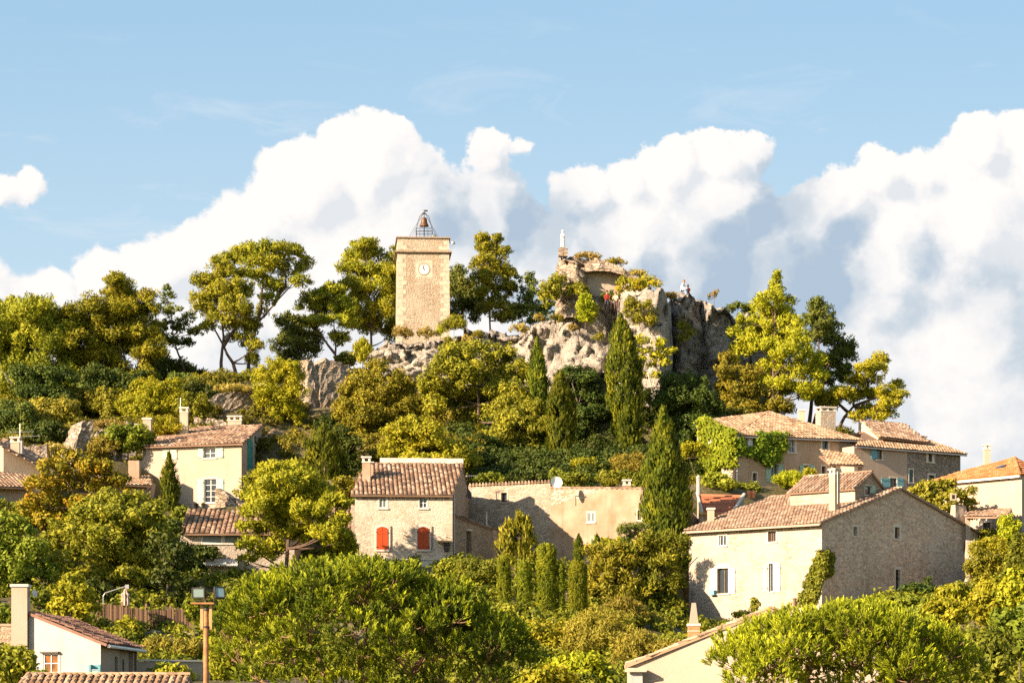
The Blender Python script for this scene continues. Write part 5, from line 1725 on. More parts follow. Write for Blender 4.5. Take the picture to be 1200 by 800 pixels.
# ---------- ivy house on the upper right
def ivy_house():
    K = V2(861, 208.0); d = Vector((.862, .507, 0)); n = Vector((-.507, .862, 0))
    R = K + d * 11.7; G = K + n * 5.2
    k = (826 - 600) / F
    wG = (K.x - k * K.y) / (.507 + k * .862); G = K + n * wG
    gb = tz(K.x, 208) - 3
    ze = Z_(510.5, 208); zG = Z_(494, G.y); P = W(901, 482.5, 216.5); zR = Z_(516, R.y)
    H = House('ivy_clad_house', 'rose ochre house with ivy covered end wall and sunlit hipped roof', 'house', ((K.x + R.x) / 2, 213, gb + 3))
    f = H.wall(K, R, gb, [(0, ze), (1, zR)], M_ply_pink)
    l = H.wall(G, K, gb, [(0, zG), (1, ze)], M_ply_cream2)
    RB = R + n * 7.5; LB = G + d * .4 + n * 3.4 + d * 1.2
    H.wall(R, RB, gb, [(0, zR), (1, zR)], M_ply_pink); H.wall(RB, LB, gb, [(0, zR), (1, zG)], M_ply_pink); H.wall(LB, G, gb, [(0, zG), (1, zG)], M_ply_cream2)
    H.window(f, 868.3, 513.5, 875.5, 527, bars=(1, 1), sh=((876.3, 881.5),), shmat=M_shut_white, depth=.2)
    H.window(f, 924.8, 515.5, 930.8, 530, bars=(1, 1), depth=.18, sur_w=.22)
    H.window(f, 963.6, 516.5, 970.2, 530.5, frame=M_shut_blue, bars=(0, 0), depth=.25, sur_w=.16)
    H.window(f, 882, 554, 887, 563, frame=M_wood, bars=(1, 1), depth=.25, sur_w=.09)
    H.window(f, 903.5, 543.5, 911.3, 564, frame=M_shut_sage, bars=(1, 1), sh=((897.6, 903), (911.8, 917.6)), shmat=M_shut_pale, depth=.25)
    H.window(f, 941.8, 545, 948.5, 563, frame=M_shut_sage, bars=(1, 1), sh=((936.8, 941.3), (949, 955)), shmat=M_shut_pale, depth=.25)
    H.window(f, 963, 546, 967.5, 562, frame=M_wood, bars=(0, 0), depth=.3)
    H.window(f, 984, 549, 992, 557, frame=M_wood, bars=(0, 0), depth=.3)
    up = lambda p, z: Vector((p.x, p.y, z))
    lift = Vector((0, 0, .10))
    e0 = up(K, ze) - n * .35 + lift - d * .15 - Vector((0, 0, .1)); e1 = up(R, zR) - n * .35 + lift + d * .2 - Vector((0, 0, .1))
    g0 = up(G, zG) + lift - d * .15
    B1 = up(RB, zR) + lift; B0 = up(LB, zG - .2) + lift
    H.roof([[e0, e1, P], [e0, P, g0], [e1, B1, P], [B1, B0, P], [g0, P, B0]], [M_tile_light, M_tile_light], [(e1, P), (P, B0)], pitch=.27)
    H.gutter(e0 - Vector((0, 0, .12)), e1 - Vector((0, 0, .12)), .06, M_metal)
    mb = MB(); q = f.P(.15, 0, .08); mb.tube([up(q, ze - .1), up(q, gb + 3)], .05, 6); H.part(mb, 'drainpipe', M_metal)
    H.chimney(967.5, 477, 507, 19, 216.0, M_stone_white, 1.0, extra_down=1.2, rz=.3)
    H.chimney(939.5, 480, 494, 6.5, 219.5, M_ply_pink2, .5, extra_down=1.0, kind='plain')
    # round window in the ivy
    c = l.P(l.u(836.5), Z_(518, 210), .38); mb = MB()
    mb.tube([c - l.out * .35, c], .22, 14); H.part(mb, 'round_window', M_ply_cream)
    # ivy: on the left wall, and a patch on the front
    rng = np.random.default_rng(55)
    def ivy(wall, fn, n, mat, nm, thick=.35):
        P_, D_, T_ = [], [], []
        cl = []
        tries = 0
        while len(cl) < n and tries < n * 60:
            tries += 1
            px, py = fn()
            if px is None: continue
            u = wall.u(px); z = wall.z(px, py)
            p = wall.P(u, z, thick * rng.uniform(.2, .8))
            r = rng.uniform(.22, .42)
            cl.append((p.x, p.y, p.z, r, r, r))
        P_, D_, T_ = blob_points(rng, cl, STY['ivy'], .5, .55)
        # keep leaves outside the wall
        o = leaf_obj(nm, P_, unit(D_ * .5 + np.array(wall.out)), T_, STY['ivy'], mat, rng)
        o.parent = H.root; o.matrix_parent_inverse = Matrix_T(-H.root.location)
        return o
    def fl():
        px, py = rng.uniform(824, 862), rng.uniform(492, 562)
        top = 492 + (px - 824) * .43
        if py < top: return None, None
        if (px - 836.5) ** 2 + (py - 518) ** 2 < 14: return None, None
        if py > 546 and px > 843: return None, None
        return px, py
    ivy(l, fl, 560, M_lf_ivy_b, 'ivy')
    def ff():
        px, py = rng.uniform(862, 921), rng.uniform(510, 551)
        if px < 884:
            ok = (py < 530 and px < 867) or (527 < py < 533 and px > 864)
        else:
            ok = py < 546 - abs(px - 900) * .75 or (py < 514 and px < 921)
            if px > 905: ok = ok and py < 546 - (px - 905) * 1.9 + 6
        return (px, py) if ok else (None, None)
    ivy(f, ff, 150, M_lf_ivy, 'ivy')
    H.finish()
    # porch canopy
    G2 = House('tiled_porch', 'small tiled canopy on posts in front of the ivy clad house', 'porch', W(985, 560, 203))
    a0, a1 = W(959, 534.5, 206.5), W(1012, 545.5, 200.5); b0, b1 = W(962, 533, 209), W(1008, 532.5, 207)
    G2.roof([[W(972, 543.5, 201.5), W(1013, 545.5, 202.5), W(1003, 533, 206), W(960, 533.5, 206.5)]], [M_tile_light, M_tile_brown], pitch=.27)
    for px in (977, 1008):
        mb = MB(); c = W(px, 555, 203.0); mb.box((c.x, c.y, c.z - .4), (.3, .3, 2.4)); G2.part(mb, 'post', M_ply_cream)
    mb = MB(); c = W(992, 556, 203.4); mb.box((c.x, c.y, c.z - .9), (2.0, .15, 1.6)); G2.part(mb, 'railing_wall', M_ply_cream)
ivy_house()

# ---------- taupe and stone house to its right
def taupe_house():
    A = V2(1001, 211.5); M = V2(1063, 214.0); B = V2(1125.5, 217.0)
    n = Vector((-(B.y - A.y), B.x - A.x, 0)).normalized()
    gb = tz(A.x, 211) - 2.5
    z = Z_(522.5, 211.5); zB = Z_(532, 217); zM = (z + zB) / 2
    H = House('taupe_house', 'shaded taupe and rubble house with blue shutters and layered tile roofs', 'house', ((A.x + B.x) / 2, 218, gb + 2.5))
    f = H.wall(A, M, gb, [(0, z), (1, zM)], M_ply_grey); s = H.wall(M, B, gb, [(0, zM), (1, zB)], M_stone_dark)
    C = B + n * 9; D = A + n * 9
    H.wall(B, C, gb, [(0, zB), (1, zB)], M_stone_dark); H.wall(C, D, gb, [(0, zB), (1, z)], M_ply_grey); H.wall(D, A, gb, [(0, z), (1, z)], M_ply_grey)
    H.window(f, 1027.5, 526.5, 1033.8, 538, frame=M_wood, bars=(0, 0), sh=((1020.5, 1027),), shmat=M_shut_blue, depth=.22, sur_w=.08)
    H.window(f, 1043, 560, 1050.5, 571.5, frame=M_wood, bars=(1, 0), sh=((1032.5, 1042.3), (1051.2, 1058.5)), shmat=M_shut_blue, depth=.22)
    H.window(s, 1088, 530.5, 1092.3, 541, frame=M_wood, bars=(1, 0), depth=.22, sur_w=.22)
    H.window(s, 1065.5, 550, 1070, 565, frame=M_shut_blue, bars=(0, 1), depth=.22, sur_w=.08)
    H.window(s, 1088, 556.5, 1095, 562, frame=M_wood, bars=(0, 0), depth=.3, sur_w=.10)
    up = lambda p, z: Vector((p.x, p.y, z))
    l = Vector((0, 0, .1)); o = -n * .35 - Vector((0, 0, .1)); d = (B - A).normalized()
    e0 = up(A, z) + l + o - d * .1; e1 = up(B, zB) + l + o + d * .35
    P1 = W(1012, 505, 217); P2 = W(1088, 516, 220.5)
    c1 = up(C, zB) + l + d * .3; c0 = up(D, z) + l
    H.roof([[e0, e1, P2, P1], [e1, c1, P2], [c1, c0, P1, P2]], [M_tile_light, M_tile_brown], [(P1, P2), (P2, e1)], pitch=.28)
    H.gutter(e0 - Vector((0, 0, .12)), e1 - Vector((0, 0, .12)), .06, M_metal)
    # upper volume with its own roof
    a = V2(1006, 217.5); b = V2(1029, 215.5); c = b + Vector((5.4, 3.6, 0)); dd = a + Vector((5.4, 3.6, 0))
    zt = Z_(497, 216)
    w = H.wall(a, b, zt - 3, [(0, Z_(494.5, 217)), (.2, Z_(494, 217)), (1, Z_(511, 215.5))], M_stone_light)
    H.wall(b, c, zt - 3, [(0, Z_(511, 215.5)), (1, Z_(520, 219))], M_stone_light)
    r0, r1 = W(1008, 492.5, 218), W(1056, 496.5, 221)
    H.roof([[W(1030.5, 512, 214.8), W(1090, 518.5, 217.5), r1 + Vector((.2, 0, 0)), r0]], [M_tile_rose, M_tile_brown], [(r0, r1)], pitch=.28, label='upper overlapping tiled roof')
    H.finish()
taupe_house()

# ---------- orange roofed house at the right edge
def orange_house():
    K = V2(1197.5, 190.0); A = V2(1092, 199.5); d = (K - A).normalized(); n = Vector((-d.y, d.x, 0))
    R = K + n * 9
    R = Vector((K.x + 4.2, K.y + 7.2, 0))
    gb = tz(K.x, 190) - 3
    zK = Z_(557.5, 190); zA = Z_(567, 199.5)
    H = House('orange_roof_house', 'cream house at right edge under a bright orange tiled roof', 'house', ((K.x + A.x) / 2, 198, gb + 3))
    f = H.wall(A, K, gb, [(0, zA), (1, zK)], M_ply_cream2)
    H.wall(K, R, gb, [(0, zK), (1, zK)], M_ply_tan)
    H.wall(R, A + (R - K), gb, [(0, zK), (1, zA)], M_ply_tan); H.wall(A + (R - K), A, gb, [(0, zA), (1, zA)], M_ply_tan)
    P = W(1189, 535.5, 197.5); l = Vector((0, 0, .12))
    up = lambda p, z: Vector((p.x, p.y, z))
    e0 = up(A, zA) + l - d * .5 - n * .3; e1 = up(K, zK) + l + d * .15 - n * .3; e2 = up(R, zK) + l; e3 = up(A + (R - K), zA) + l
    H.roof([[e0, e1, P], [e1, e2, P], [e2, e3, P], [e3, e0, P]], [M_tile_orange, M_tile_orange], [(e1, P)], pitch=.24)
    mb = MB(); q0 = e0 - Vector((0, 0, .16)); q1 = e1 - Vector((0, 0, .16))
    mb.box((q0 + q1) / 2, ((q1 - q0).length, .12, .14), ax=((q1 - q0).normalized(), n, (q1 - q0).normalized().cross(n) * 1)); H.part(mb, 'fascia', M_white)
    H.chimney(1156.5, 520.5, 545, 7, 203, M_ply_cream, .6, extra_down=1.2)
    # roof light
    mb = MB(); c = W(1174, 544.6, 193.6)
    t0 = e0.lerp(e1, .72).lerp(P, .42)
    pn = (e1 - e0).cross(P - e0).normalized(); pn = pn if pn.z > 0 else -pn
    mb.box(t0 + pn * .12, (.7, .5, .1), ax=((e1 - e0).normalized(), pn.cross((e1 - e0).normalized()), pn)); H.part(mb, 'roof_light', M_glass)
    # porch
    a0 = W(1131, 605, 186.5); a1 = W(1180, 605, 184.5); b1 = W(1186, 597, 189.5); b0 = W(1140, 597, 192.8)
    H.roof([[a0, a1, b1, b0]], [M_tile_rose, M_tile_rose], pitch=.27, label='small tiled porch roof', name='porch_roof')
    for px, Y in ((1176, 185.2), (1134, 187.0)):
        mb = MB(); c = W(px, 620, Y); mb.box((c.x, c.y, c.z - .3), (.32, .3, 2.2)); H.part(mb, 'porch_post', M_ply_tan)
    H.window(f, 1152, 612, 1161, 632, frame=M_wood, bars=(1, 1), depth=.2, sur_w=.1)
    H.finish()
orange_house()

# ---------- striped red roof house behind big house
def striped_roof():
    A = V2(826, 186); B = V2(868, 186.5)
    gb = 12
    H = House('red_roof_cottage', 'cottage with striped red mechanical tile roof beside tall cypress', 'cottage', (X_(848, 188), 189, 14.5))
    e0, e1, r1, r0 = W(823, 601, 185.5), W(858, 603, 185.8), W(872, 580, 190.5), W(817, 578.5, 190.5)
    mb = MB()
    n = 9
    for i in range(n):   # stepped courses
        a = e0.lerp(r0, i / n); b = e1.lerp(r1, i / n); c = e1.lerp(r1, (i + 1.15) / n); dd = e0.lerp(r0, (i + 1.15) / n)
        u = Vector((0, 0, .09))
        mb.mesh([a + u, b + u, c, dd, a, b], [(0, 1, 2, 3), (4, 5, 1, 0)], rnd=random.random())
    H.part(mb, 'roof', M_tile_red)
    mb = MB(); ridge_tiles(mb, r1 + Vector((0, 0, .05)), e1 + Vector((0, 0, .09)), .13); ridge_tiles(mb, e0 + Vector((0, 0, .05)), r0 + Vector((0, 0, .09)), .10); H.part(mb, 'verge_tiles', M_mortar)
    w = H.wall(V2(820, 186), V2(858, 186.3), gb, [(0, Z_(602, 186)), (1, Z_(604, 186))], M_ply_cream)
    H.wall(V2(858, 186.3), V2(872, 191), gb, [(0, Z_(604, 186)), (1, Z_(583, 191))], M_ply_cream)
    H.wall(V2(817, 191), V2(820, 186), gb, [(0, Z_(580, 191)), (1, Z_(602, 186))], M_ply_cream)
    H.chimney(833, 595, 612, 7.5, 183.5, M_ply_cream, .6, kind='plain', extra_down=.6)
    mb = MB(); mb.tube([W(818.5, 580, 188.5), W(818.5, 560, 188.5)], .14, 10); mb.lathe(W(818.5, 560, 188.5), [(.17, 0), (.17, .08), (.05, .2)], 10); H.part(mb, 'flue_pipe', M_ply_white)
    for px in (878, 883): 
        mb = MB(); mb.lathe(W(px, 583.5, 188), [(.13, 0), (.13, .25), (.17, .27), (.15, .5), (.03, .55)], 10); H.part(mb, 'chimney_pot', M_brick)
    H.finish()
striped_roof()

# ---------- small stone walls, fence, street things
def rubble_wall(name, label, cat, path, thick, mat=M_ruin, hseed=1, base=1.2, rough=.18):
    """path: (px, ytop, Y) points; a broken-topped rubble wall"""
    rnd = random.Random(hseed)
    mb = MB(); pts = []
    for (a, b) in zip(path, path[1:]):
        L = (W(*b) - W(*a)).length; n = max(2, int(L / .3))
        for i in range(n): pts.append(W(*a).lerp(W(*b), i / n))
    pts.append(W(*path[-1]))
    rows = 14
    secs = []
    for i, p in enumerate(pts):
        t = (pts[min(i + 1, len(pts) - 1)] - pts[max(i - 1, 0)]); t.z = 0; t.normalize(); nn = Vector((t.y, -t.x, 0))
        zt = p.z + rnd.uniform(-rough, rough); zb = min(tz(p.x, p.y) - .5, zt - base)
        sec = []
        for side in (1, -1):
            rs = range(rows + 1) if side == 1 else range(rows, -1, -1)
            for r in rs:
                h = r / rows
                q = Vector((p.x, p.y, zb + (zt - zb) * h)) + nn * side * thick / 2 * (1.15 - .25 * h)
                q += Vector((rnd.uniform(-1, 1), rnd.uniform(-1, 1), rnd.uniform(-1, 1))) * .07
                sec.append(q)
        secs.append(sec)
    k = len(secs[0]); vs = [q for s in secs for q in s]; fs = []
    for i in range(len(secs) - 1):
        for j in range(k - 1):
            fs.append((i * k + j, (i + 1) * k + j, (i + 1) * k + j + 1, i * k + j + 1))
    fs.append(tuple(range(k))); fs.append(tuple((len(secs) - 1) * k + j for j in range(k - 1, -1, -1)))
    mb.mesh(vs, fs)
    o = mb.build(name, mat); tag(o, label, cat); return o

rubble_wall('ruined_wall', 'tall jagged ruined wall piece in shade on the slope', 'ruin', [(356, 421, 231), (361, 424, 231.2), (368, 438, 231.5), (371, 425, 231.6), (382, 421, 232), (395, 427, 232.4), (406, 432, 233), (412, 437, 233.4)], 1.6, M_ruin, 3, 5, .12)
rubble_wall('ruined_wall', 'low broken wall joining jagged ruin to the pale rock', 'ruin', [(408, 431, 236), (425, 433, 238), (440, 428, 240)], .8, M_ruin, 13, 1.5, .08)
rubble_wall('ruined_wall', 'long ruined slope wall with grassy top above the cream villa', 'ruin', [(243, 467, 224), (258, 462, 224.5), (275, 457, 225), (300, 450, 226), (312, 452, 227)], 1.2, M_ruin, 4, 3.4, .12)
rubble_wall('ruined_wall', 'stubby ruined wall with stepped top left of the yellow bushes', 'ruin', [(78, 532, 205), (84, 513, 205.5), (90, 497, 206), (96, 493, 206.3), (107, 493, 206.6)], 1.2, M_ruin, 5, 2.6, .1)
rubble_wall('ruined_wall', 'tiny free standing ruin pillar beside the yellow bushes', 'ruin', [(137, 503, 208), (142, 502, 208)], .5, M_ruin, 6, 1.4, .05)
rubble_wall('ruined_wall', 'sunlit broken wall behind the villa roof', 'ruin', [(228, 488, 220), (240, 493, 220), (247, 489, 220), (262, 494, 220), (285, 500, 220)], .6, M_ruin, 7, 2.2, .1)
rubble_wall('rubble_wall', 'low rubble wall with scattered blocks behind the antenna', 'wall', [(28, 522, 200), (40, 523, 200), (47, 524, 200), (56, 521, 200)], .5, M_ruin, 8, 1.5, .08)
rubble_wall('rubble_wall', 'sunlit rubble ramp wall at the villa corner', 'wall', [(256, 571, 201), (266, 577, 200.6), (280, 586, 200), (292, 594, 199.5)], .7, M_ruin, 9, 2.2, .08)
rubble_wall('retaining_wall', 'rough stone retaining wall below the wooden fence', 'wall', [(104, 736, 149.2), (130, 733, 149.2), (165, 736, 149), (200, 741, 148.6), (240, 741, 148.4), (262, 744, 148.4)], .8, M_stone_light, 10, 1.2, .06)
rubble_wall('garden_wall', 'low stone wall foot under the right house gable', 'wall', [(955, 716, 171.5), (995, 713, 174), (1010, 711, 175)], .6, M_stone_shade, 11, .8, .04)
rubble_wall('garden_wall', 'small stone terrace wall below the porch at right', 'wall', [(1132, 633, 181), (1150, 634, 181), (1196, 636, 181)], .6, M_stone_light, 12, 1.0, .05)
rubble_wall('garden_wall', 'square gate post with white vent beside fig foliage', 'wall', [(1117, 592, 187), (1130, 592, 187.5)], .5, M_ply_grey, 14, 2.0, .01)
mb = MB(); c = W(1117, 582, 186.5); mb.box(c, (.38, .2, .48)); o = mb.build('chimney_pot', M_ply_cream2); tag(o, 'small square white chimney pot among the fig leaves', 'chimney pot')
ob = MB(); ob.box(c + Vector((0, -.105, 0)), (.20, .01, .28)); q = ob.build('opening', M_black); q.parent = o  # black slab on the front, dark of a hole given by colour

def palisade():
    a, b = W(114, 708, 150.2), W(228, 716, 149.6)
    root = empty('wooden_fence', W(170, 740, 150), 'brown wooden paling fence above the retaining wall', 'fence')
    rnd = random.Random(2)
    mb = MB(); n = 64
    for i in range(n):
        t = (i + .5) / n
        p = a.lerp(b, t) + Vector((rnd.uniform(-.01, .01), rnd.uniform(-.02, .02), 0))
        top = p.z + .06 * math.sin(t * 9) + rnd.uniform(-.09, .09)
        zb = Z_(732 + 6 * t, 150) - .2
        mb.tube([(p.x, p.y, zb), (p.x + rnd.uniform(-.02, .02), p.y, top)], [.052, .044], 5, rnd=rnd.random())
    mb.build('paling_panel', M_wood_pal, root)
    for i in range(5):
        t = i / 4; p = a.lerp(b, t) + Vector((0, .09, 0))
        m2 = MB(); m2.box((p.x, p.y, p.z - .7), (.1, .1, 1.9)); m2.build('post', M_wood, root)
    for h in (.35, 1.0):
        m2 = MB(); m2.tube([a + Vector((0, .07, -h)), b + Vector((0, .07, -h))], .03, 5); m2.build('rail', M_wood, root)
def palmat():
    m, g, bs, out = material('paling_wood')
    at = g.n('ShaderNodeAttribute'); at.attribute_name = 'rnd'
    g.link(g.ramp(at.outputs['Fac'], [(0, (0.06, 0.035, 0.022)), (.5, (0.12, 0.07, 0.042)), (1, (0.20, 0.125, 0.075))]), bs.inputs['Base Color'])
    return m
M_wood_pal = palmat()
palisade()

def cantilever_parasol():
    Y = 151.5
    b = W(121, 726, Y); r = empty('garden_parasol', b, 'closed pinkish beige cantilever parasol behind the fence', 'parasol')
    mb = MB(); mb.tube([b, W(121, 698, Y)], .03, 8); mb.tube([W(121, 698, Y), W(123, 694.5, Y), W(149, 686, Y)], .03, 8); mb.box(W(149, 687, Y), (.2, .14, .22)); mb.build('frame', M_metal, r)
    c = W(147, 709, Y); mb = MB(); H = (709 - 689) * Y / F
    n = 16; vs = []; prof = [(.19, 0), (.20, .25), (.17, .45), (.21, .60), (.22, .66), (.12, .75), (.08, .9), (.03, 1.0)]
    for r_, h in prof:
        for k in range(n):
            a = 2 * math.pi * k / n; rr = r_ * (1 + .18 * (-1) ** k)
            vs.append(c + Vector((rr * math.cos(a), rr * math.sin(a), h * H)))
    fs = [(i * n + k, i * n + (k + 1) % n, (i + 1) * n + (k + 1) % n, (i + 1) * n + k) for i in range(len(prof) - 1) for k in range(n)]
    mb.mesh(vs, fs); mb.build('canopy', M_parasol, r)
M_parasol = flat_mat('parasol_cloth', (0.42, 0.30, 0.24), 0.9)
cantilever_parasol()
def floodlight_pole():
    Y = 85.0; s = Y / F
    b = W(241.5, 850, Y); b.z = -.2
    r = empty('floodlight_pole', b + Vector((0, 0, .2)), 'rusty steel pole carrying two square floodlights on a platform', 'light pole')
    mb = MB(); mb.tube([b, W(241.5, 713, Y)], [.09, .078], 14); mb.build('pole', M_rust, r)
    mb = MB(); mb.tube([W(241.5, 735, Y), W(241.5, 733, Y)], .11, 12); mb.tube([W(241.5, 715, Y), W(241.5, 712, Y)], .10, 12); mb.build('collar', M_iron, r)
    for x in (236.5, 246.8):
        m2 = MB(); m2.box((W(x, 722, Y)), (.09, .10, 30 * s)); m2.build('brace', M_wood_light, r)
        m3 = MB(); m3.tube([W(x, 736, Y), W(241.5, 736, Y)], .02, 5); m3.build('bracket', M_iron, r)
    mb = MB(); mb.box(W(238, 706.8, Y), (27 * s, .5, .05)); mb.build('platform', M_rust, r)
    def lamp(cx, cy, w, h, yaw, tilt):
        c = W(cx, cy, Y - .05)
        rr = Matrix.Rotation(yaw, 3, 'Z') @ Matrix.Rotation(tilt, 3, 'X')
        ax = (rr @ Vector((1, 0, 0)), rr @ Vector((0, 1, 0)), rr @ Vector((0, 0, 1)))
        m2 = MB(); m2.box(c, (w, .12, h), ax=ax); m2.box(c + ax[1] * .12, (w * .6, .14, h * .6), ax=ax)
        for sg in (-1, 1): m2.box(c - ax[1] * .07 + ax[0] * sg * (w / 2 - .015), (.03, .03, h), ax=ax)
        for sg in (-1, 1): m2.box(c - ax[1] * .07 + ax[2] * sg * (h / 2 - .015), (w - .061, .03, .03), ax=ax)
        o = m2.build('floodlight', M_iron, r)
        m3 = MB(); m3.box(c - ax[1] * .062, (w - .07, .004, h - .07), ax=ax); g_ = m3.build('lens', M_lens, None); g_.parent = o
        m4 = MB(); m4.tube([c + ax[0] * (w / 2 + .02), c + ax[0] * (w / 2 + .02) + Vector((0, 0, -h * .75)), c - ax[0] * (w / 2 + .02) + Vector((0, 0, -h * .75)), c - ax[0] * (w / 2 + .02)], .013, 5); g_ = m4.build('mounting_bracket', M_iron, None); g_.parent = o
    lamp(232.8, 694.2, .40, .32, -.12, .10); lamp(257, 694.2, .32, .36, .45, -.25)
M_rust = flat_mat('rusty_steel', (0.36, 0.17, 0.07), 0.75, 0.1, 0.35, 4)
def lensm():
    m, g, bs, out = material('floodlight_glass'); bs.inputs['Base Color'].default_value = (0.30, 0.42, 0.40, 1); bs.inputs['Roughness'].default_value = .18; bs.inputs['Metallic'].default_value = .5
    return m
M_lens = lensm()
floodlight_pole()

# ------------------------------------------------------------------ rocks
def cliff(name, label, top, bot, front, thick, amp=1.0, seed=0, lean=.15, step=.17, mat=M_rock, kind='structure', cat=None, back_drop=3.0, block=1.0, edge=.5):
    """rock mass: top/bot/front are profiles over frame x: (px, py), (px, py), (px, Y)"""
    tx = [p[0] for p in top]; ty = [p[1] for p in top]
    bx_ = [p[0] for p in bot]; by = [p[1] for p in bot]
    fx = [p[0] for p in front]; fy = [p[1] for p in front]
    x0, x1 = tx[0], tx[-1]
    Ym = np.mean(fy)
    nx = max(6, int((x1 - x0) / F * Ym / step))
    hmax = (max(by) - min(ty)) / F * Ym
    nf = max(5, int(hmax / step)); nb = max(4, int(thick / step / 1.6))
    off = Vector((seed * 13.7, seed * 7.1, seed * 3.3))
    V = []
    for i in range(nx + 1):
        s = i / nx; px = x0 + (x1 - x0) * s
        Y = np.interp(px, fx, fy); pt = np.interp(px, tx, ty); pb = np.interp(px, bx_, by)
        e = 1 - min(1, (min(s, 1 - s) * 2 / edge)); curve = thick * .5 * (1 - math.sqrt(max(0, 1 - e * e)))
        zt, zb = Z_(pt, Y), Z_(pb, Y)
        H = zt - zb
        for j in range(nf + nb + 1):
            if j <= nf:
                h = j / nf
                y = Y + curve + lean * H * (h - 1) * 0 + lean * H * h
                p = Vector((X_(px, Y), y, zb + H * h)); nrm = Vector((0, -1, .25 * h)); face = 1.0
            else:
                h = (j - nf) / nb
                y = Y + curve + lean * H + thick * h * (1 - .5 * e)
                p = Vector((X_(px, Y), y, zt - back_drop * h * h - .15 * h)); nrm = Vector((0, 0, 1)); face = .6
            q = p + off
            d = (mnoise.fractal(q * .17, 1.0, 2.1, 4) * 1.1 + (mnoise.ridged_multi_fractal(q * .33, .9, 2.2, 4, 1.0, 2.0) - 1.1) * .42)
            cell = mnoise.voronoi(Vector((q.x * .42, q.y * .42, q.z * .3)))[0]
            d += (min(.5, cell[1] - cell[0]) - .22) * 1.0 * block
            wq = q + mnoise.noise_vector(q * .35) * 1.6
            d += (mnoise.cell(Vector((wq.x * .45, wq.y * .2, wq.z * .75))) - .5) * .85 * block + (mnoise.cell(Vector((wq.x * 1.25, wq.y * .6, wq.z * 1.7)) + Vector((9.3, 2.1, 4.4))) - .5) * .42 * block
            cell2 = mnoise.voronoi(q * 1.15)[0]
            d += (min(.4, cell2[1] - cell2[0]) - .18) * .42 * block
            d += mnoise.fractal(q * 1.7, .8, 2.1, 4) * .18 + (mnoise.ridged_multi_fractal(q * .95, .8, 2.2, 3, 1.0, 2.0) - 1.0) * .22
            d *= amp * face
            if j == nf + nb: d = 0
            V.append(p + nrm * d + Vector((mnoise.noise(q * .5) * .4 * amp, 0, 0)))
    k = nf + nb + 1
    v = np.array([tuple(q) for q in V])
    idx = np.arange((nx + 1) * k).reshape(nx + 1, k)
    q = np.stack([idx[:-1, :-1], idx[1:, :-1], idx[1:, 1:], idx[:-1, 1:]], -1).reshape(-1, 4)
    # close the back: drop the last row down
    last = idx[:, -1]; lv = v[last].copy(); lv[:, 2] -= hmax + 1
    n0 = len(v); v = np.vstack([v, lv]); bi = np.arange(n0, n0 + nx + 1)
    q2 = np.stack([last[:-1], last[1:], bi[1:], bi[:-1]], -1)
    me = np_mesh(name, v, np.vstack([q, q2]), None)
    me.materials.append(mat)
    o = bpy.data.objects.new(name, me); link(o)
    tag(o, label, cat, None, kind)
    return o

cliff('rock_outcrop', 'pale limestone outcrop under the clock tower',
      [(424, 429), (430, 418), (440, 404), (452, 398), (470, 395), (500, 396), (525, 392), (545, 382), (566, 380), (585, 384), (605, 381), (622, 374), (642, 367), (660, 362), (680, 360), (695, 366), (706, 380), (716, 400), (722, 425)],
      [(424, 440), (440, 440), (520, 455), (600, 470), (660, 480), (722, 480)], [(424, 240), (520, 241), (600, 240), (680, 236), (722, 237)], 9, .85, 1, .35, back_drop=1.0)
cliff('rock_cliff', 'tall shaded limestone cliff with vertical clefts',
      [(786, 350), (792, 342), (800, 338), (812, 341), (822, 350), (830, 350), (842, 351), (850, 350), (856, 356), (862, 366), (870, 368), (884, 366), (900, 372), (925, 385)],
      [(786, 480), (860, 490), (925, 480)], [(786, 238), (800, 238.6), (818, 240), (826, 241.2), (834, 239), (850, 238.4), (862, 240.5), (870, 242), (925, 247)], 11, 1.0, 2, .16, back_drop=2.0, edge=.25)
cliff('rock_cliff', 'sunlit block like limestone buttress beside the shaded cliff',
      [(724, 352), (730, 345), (745, 341), (760, 337), (772, 336), (781, 340), (787, 348), (790, 365)],
      [(724, 470), (790, 480)], [(724, 233), (750, 232), (775, 231), (784, 233), (790, 238)], 8, .75, 3, .08, back_drop=.6, edge=.35)
cliff('rock_buttress', 'grey rock shoulder under the ruined chapel niche',
      [(652, 372), (662, 352), (672, 338), (690, 336), (705, 345), (716, 350), (728, 352), (740, 360)],
      [(652, 430), (740, 440)], [(652, 238), (700, 237), (740, 238)], 7, .7, 4, .15, back_drop=.2)
cliff('boulder', 'isolated ledge of rock high on the slope left of slim pine',
      [(243, 472), (255, 462), (275, 458), (300, 452), (318, 455), (330, 470)], [(243, 492), (330, 495)], [(243, 226), (330, 228)], 3, .45, 5, .3, kind='structure', back_drop=.5)
cliff('rock_slope', 'dry rocky slope with ochre grass between yellow bushes',
      [(100, 505), (125, 492), (150, 490), (175, 500), (200, 515), (240, 528)], [(100, 545), (240, 560)], [(100, 210), (240, 214)], 6, .5, 6, .5, back_drop=0)

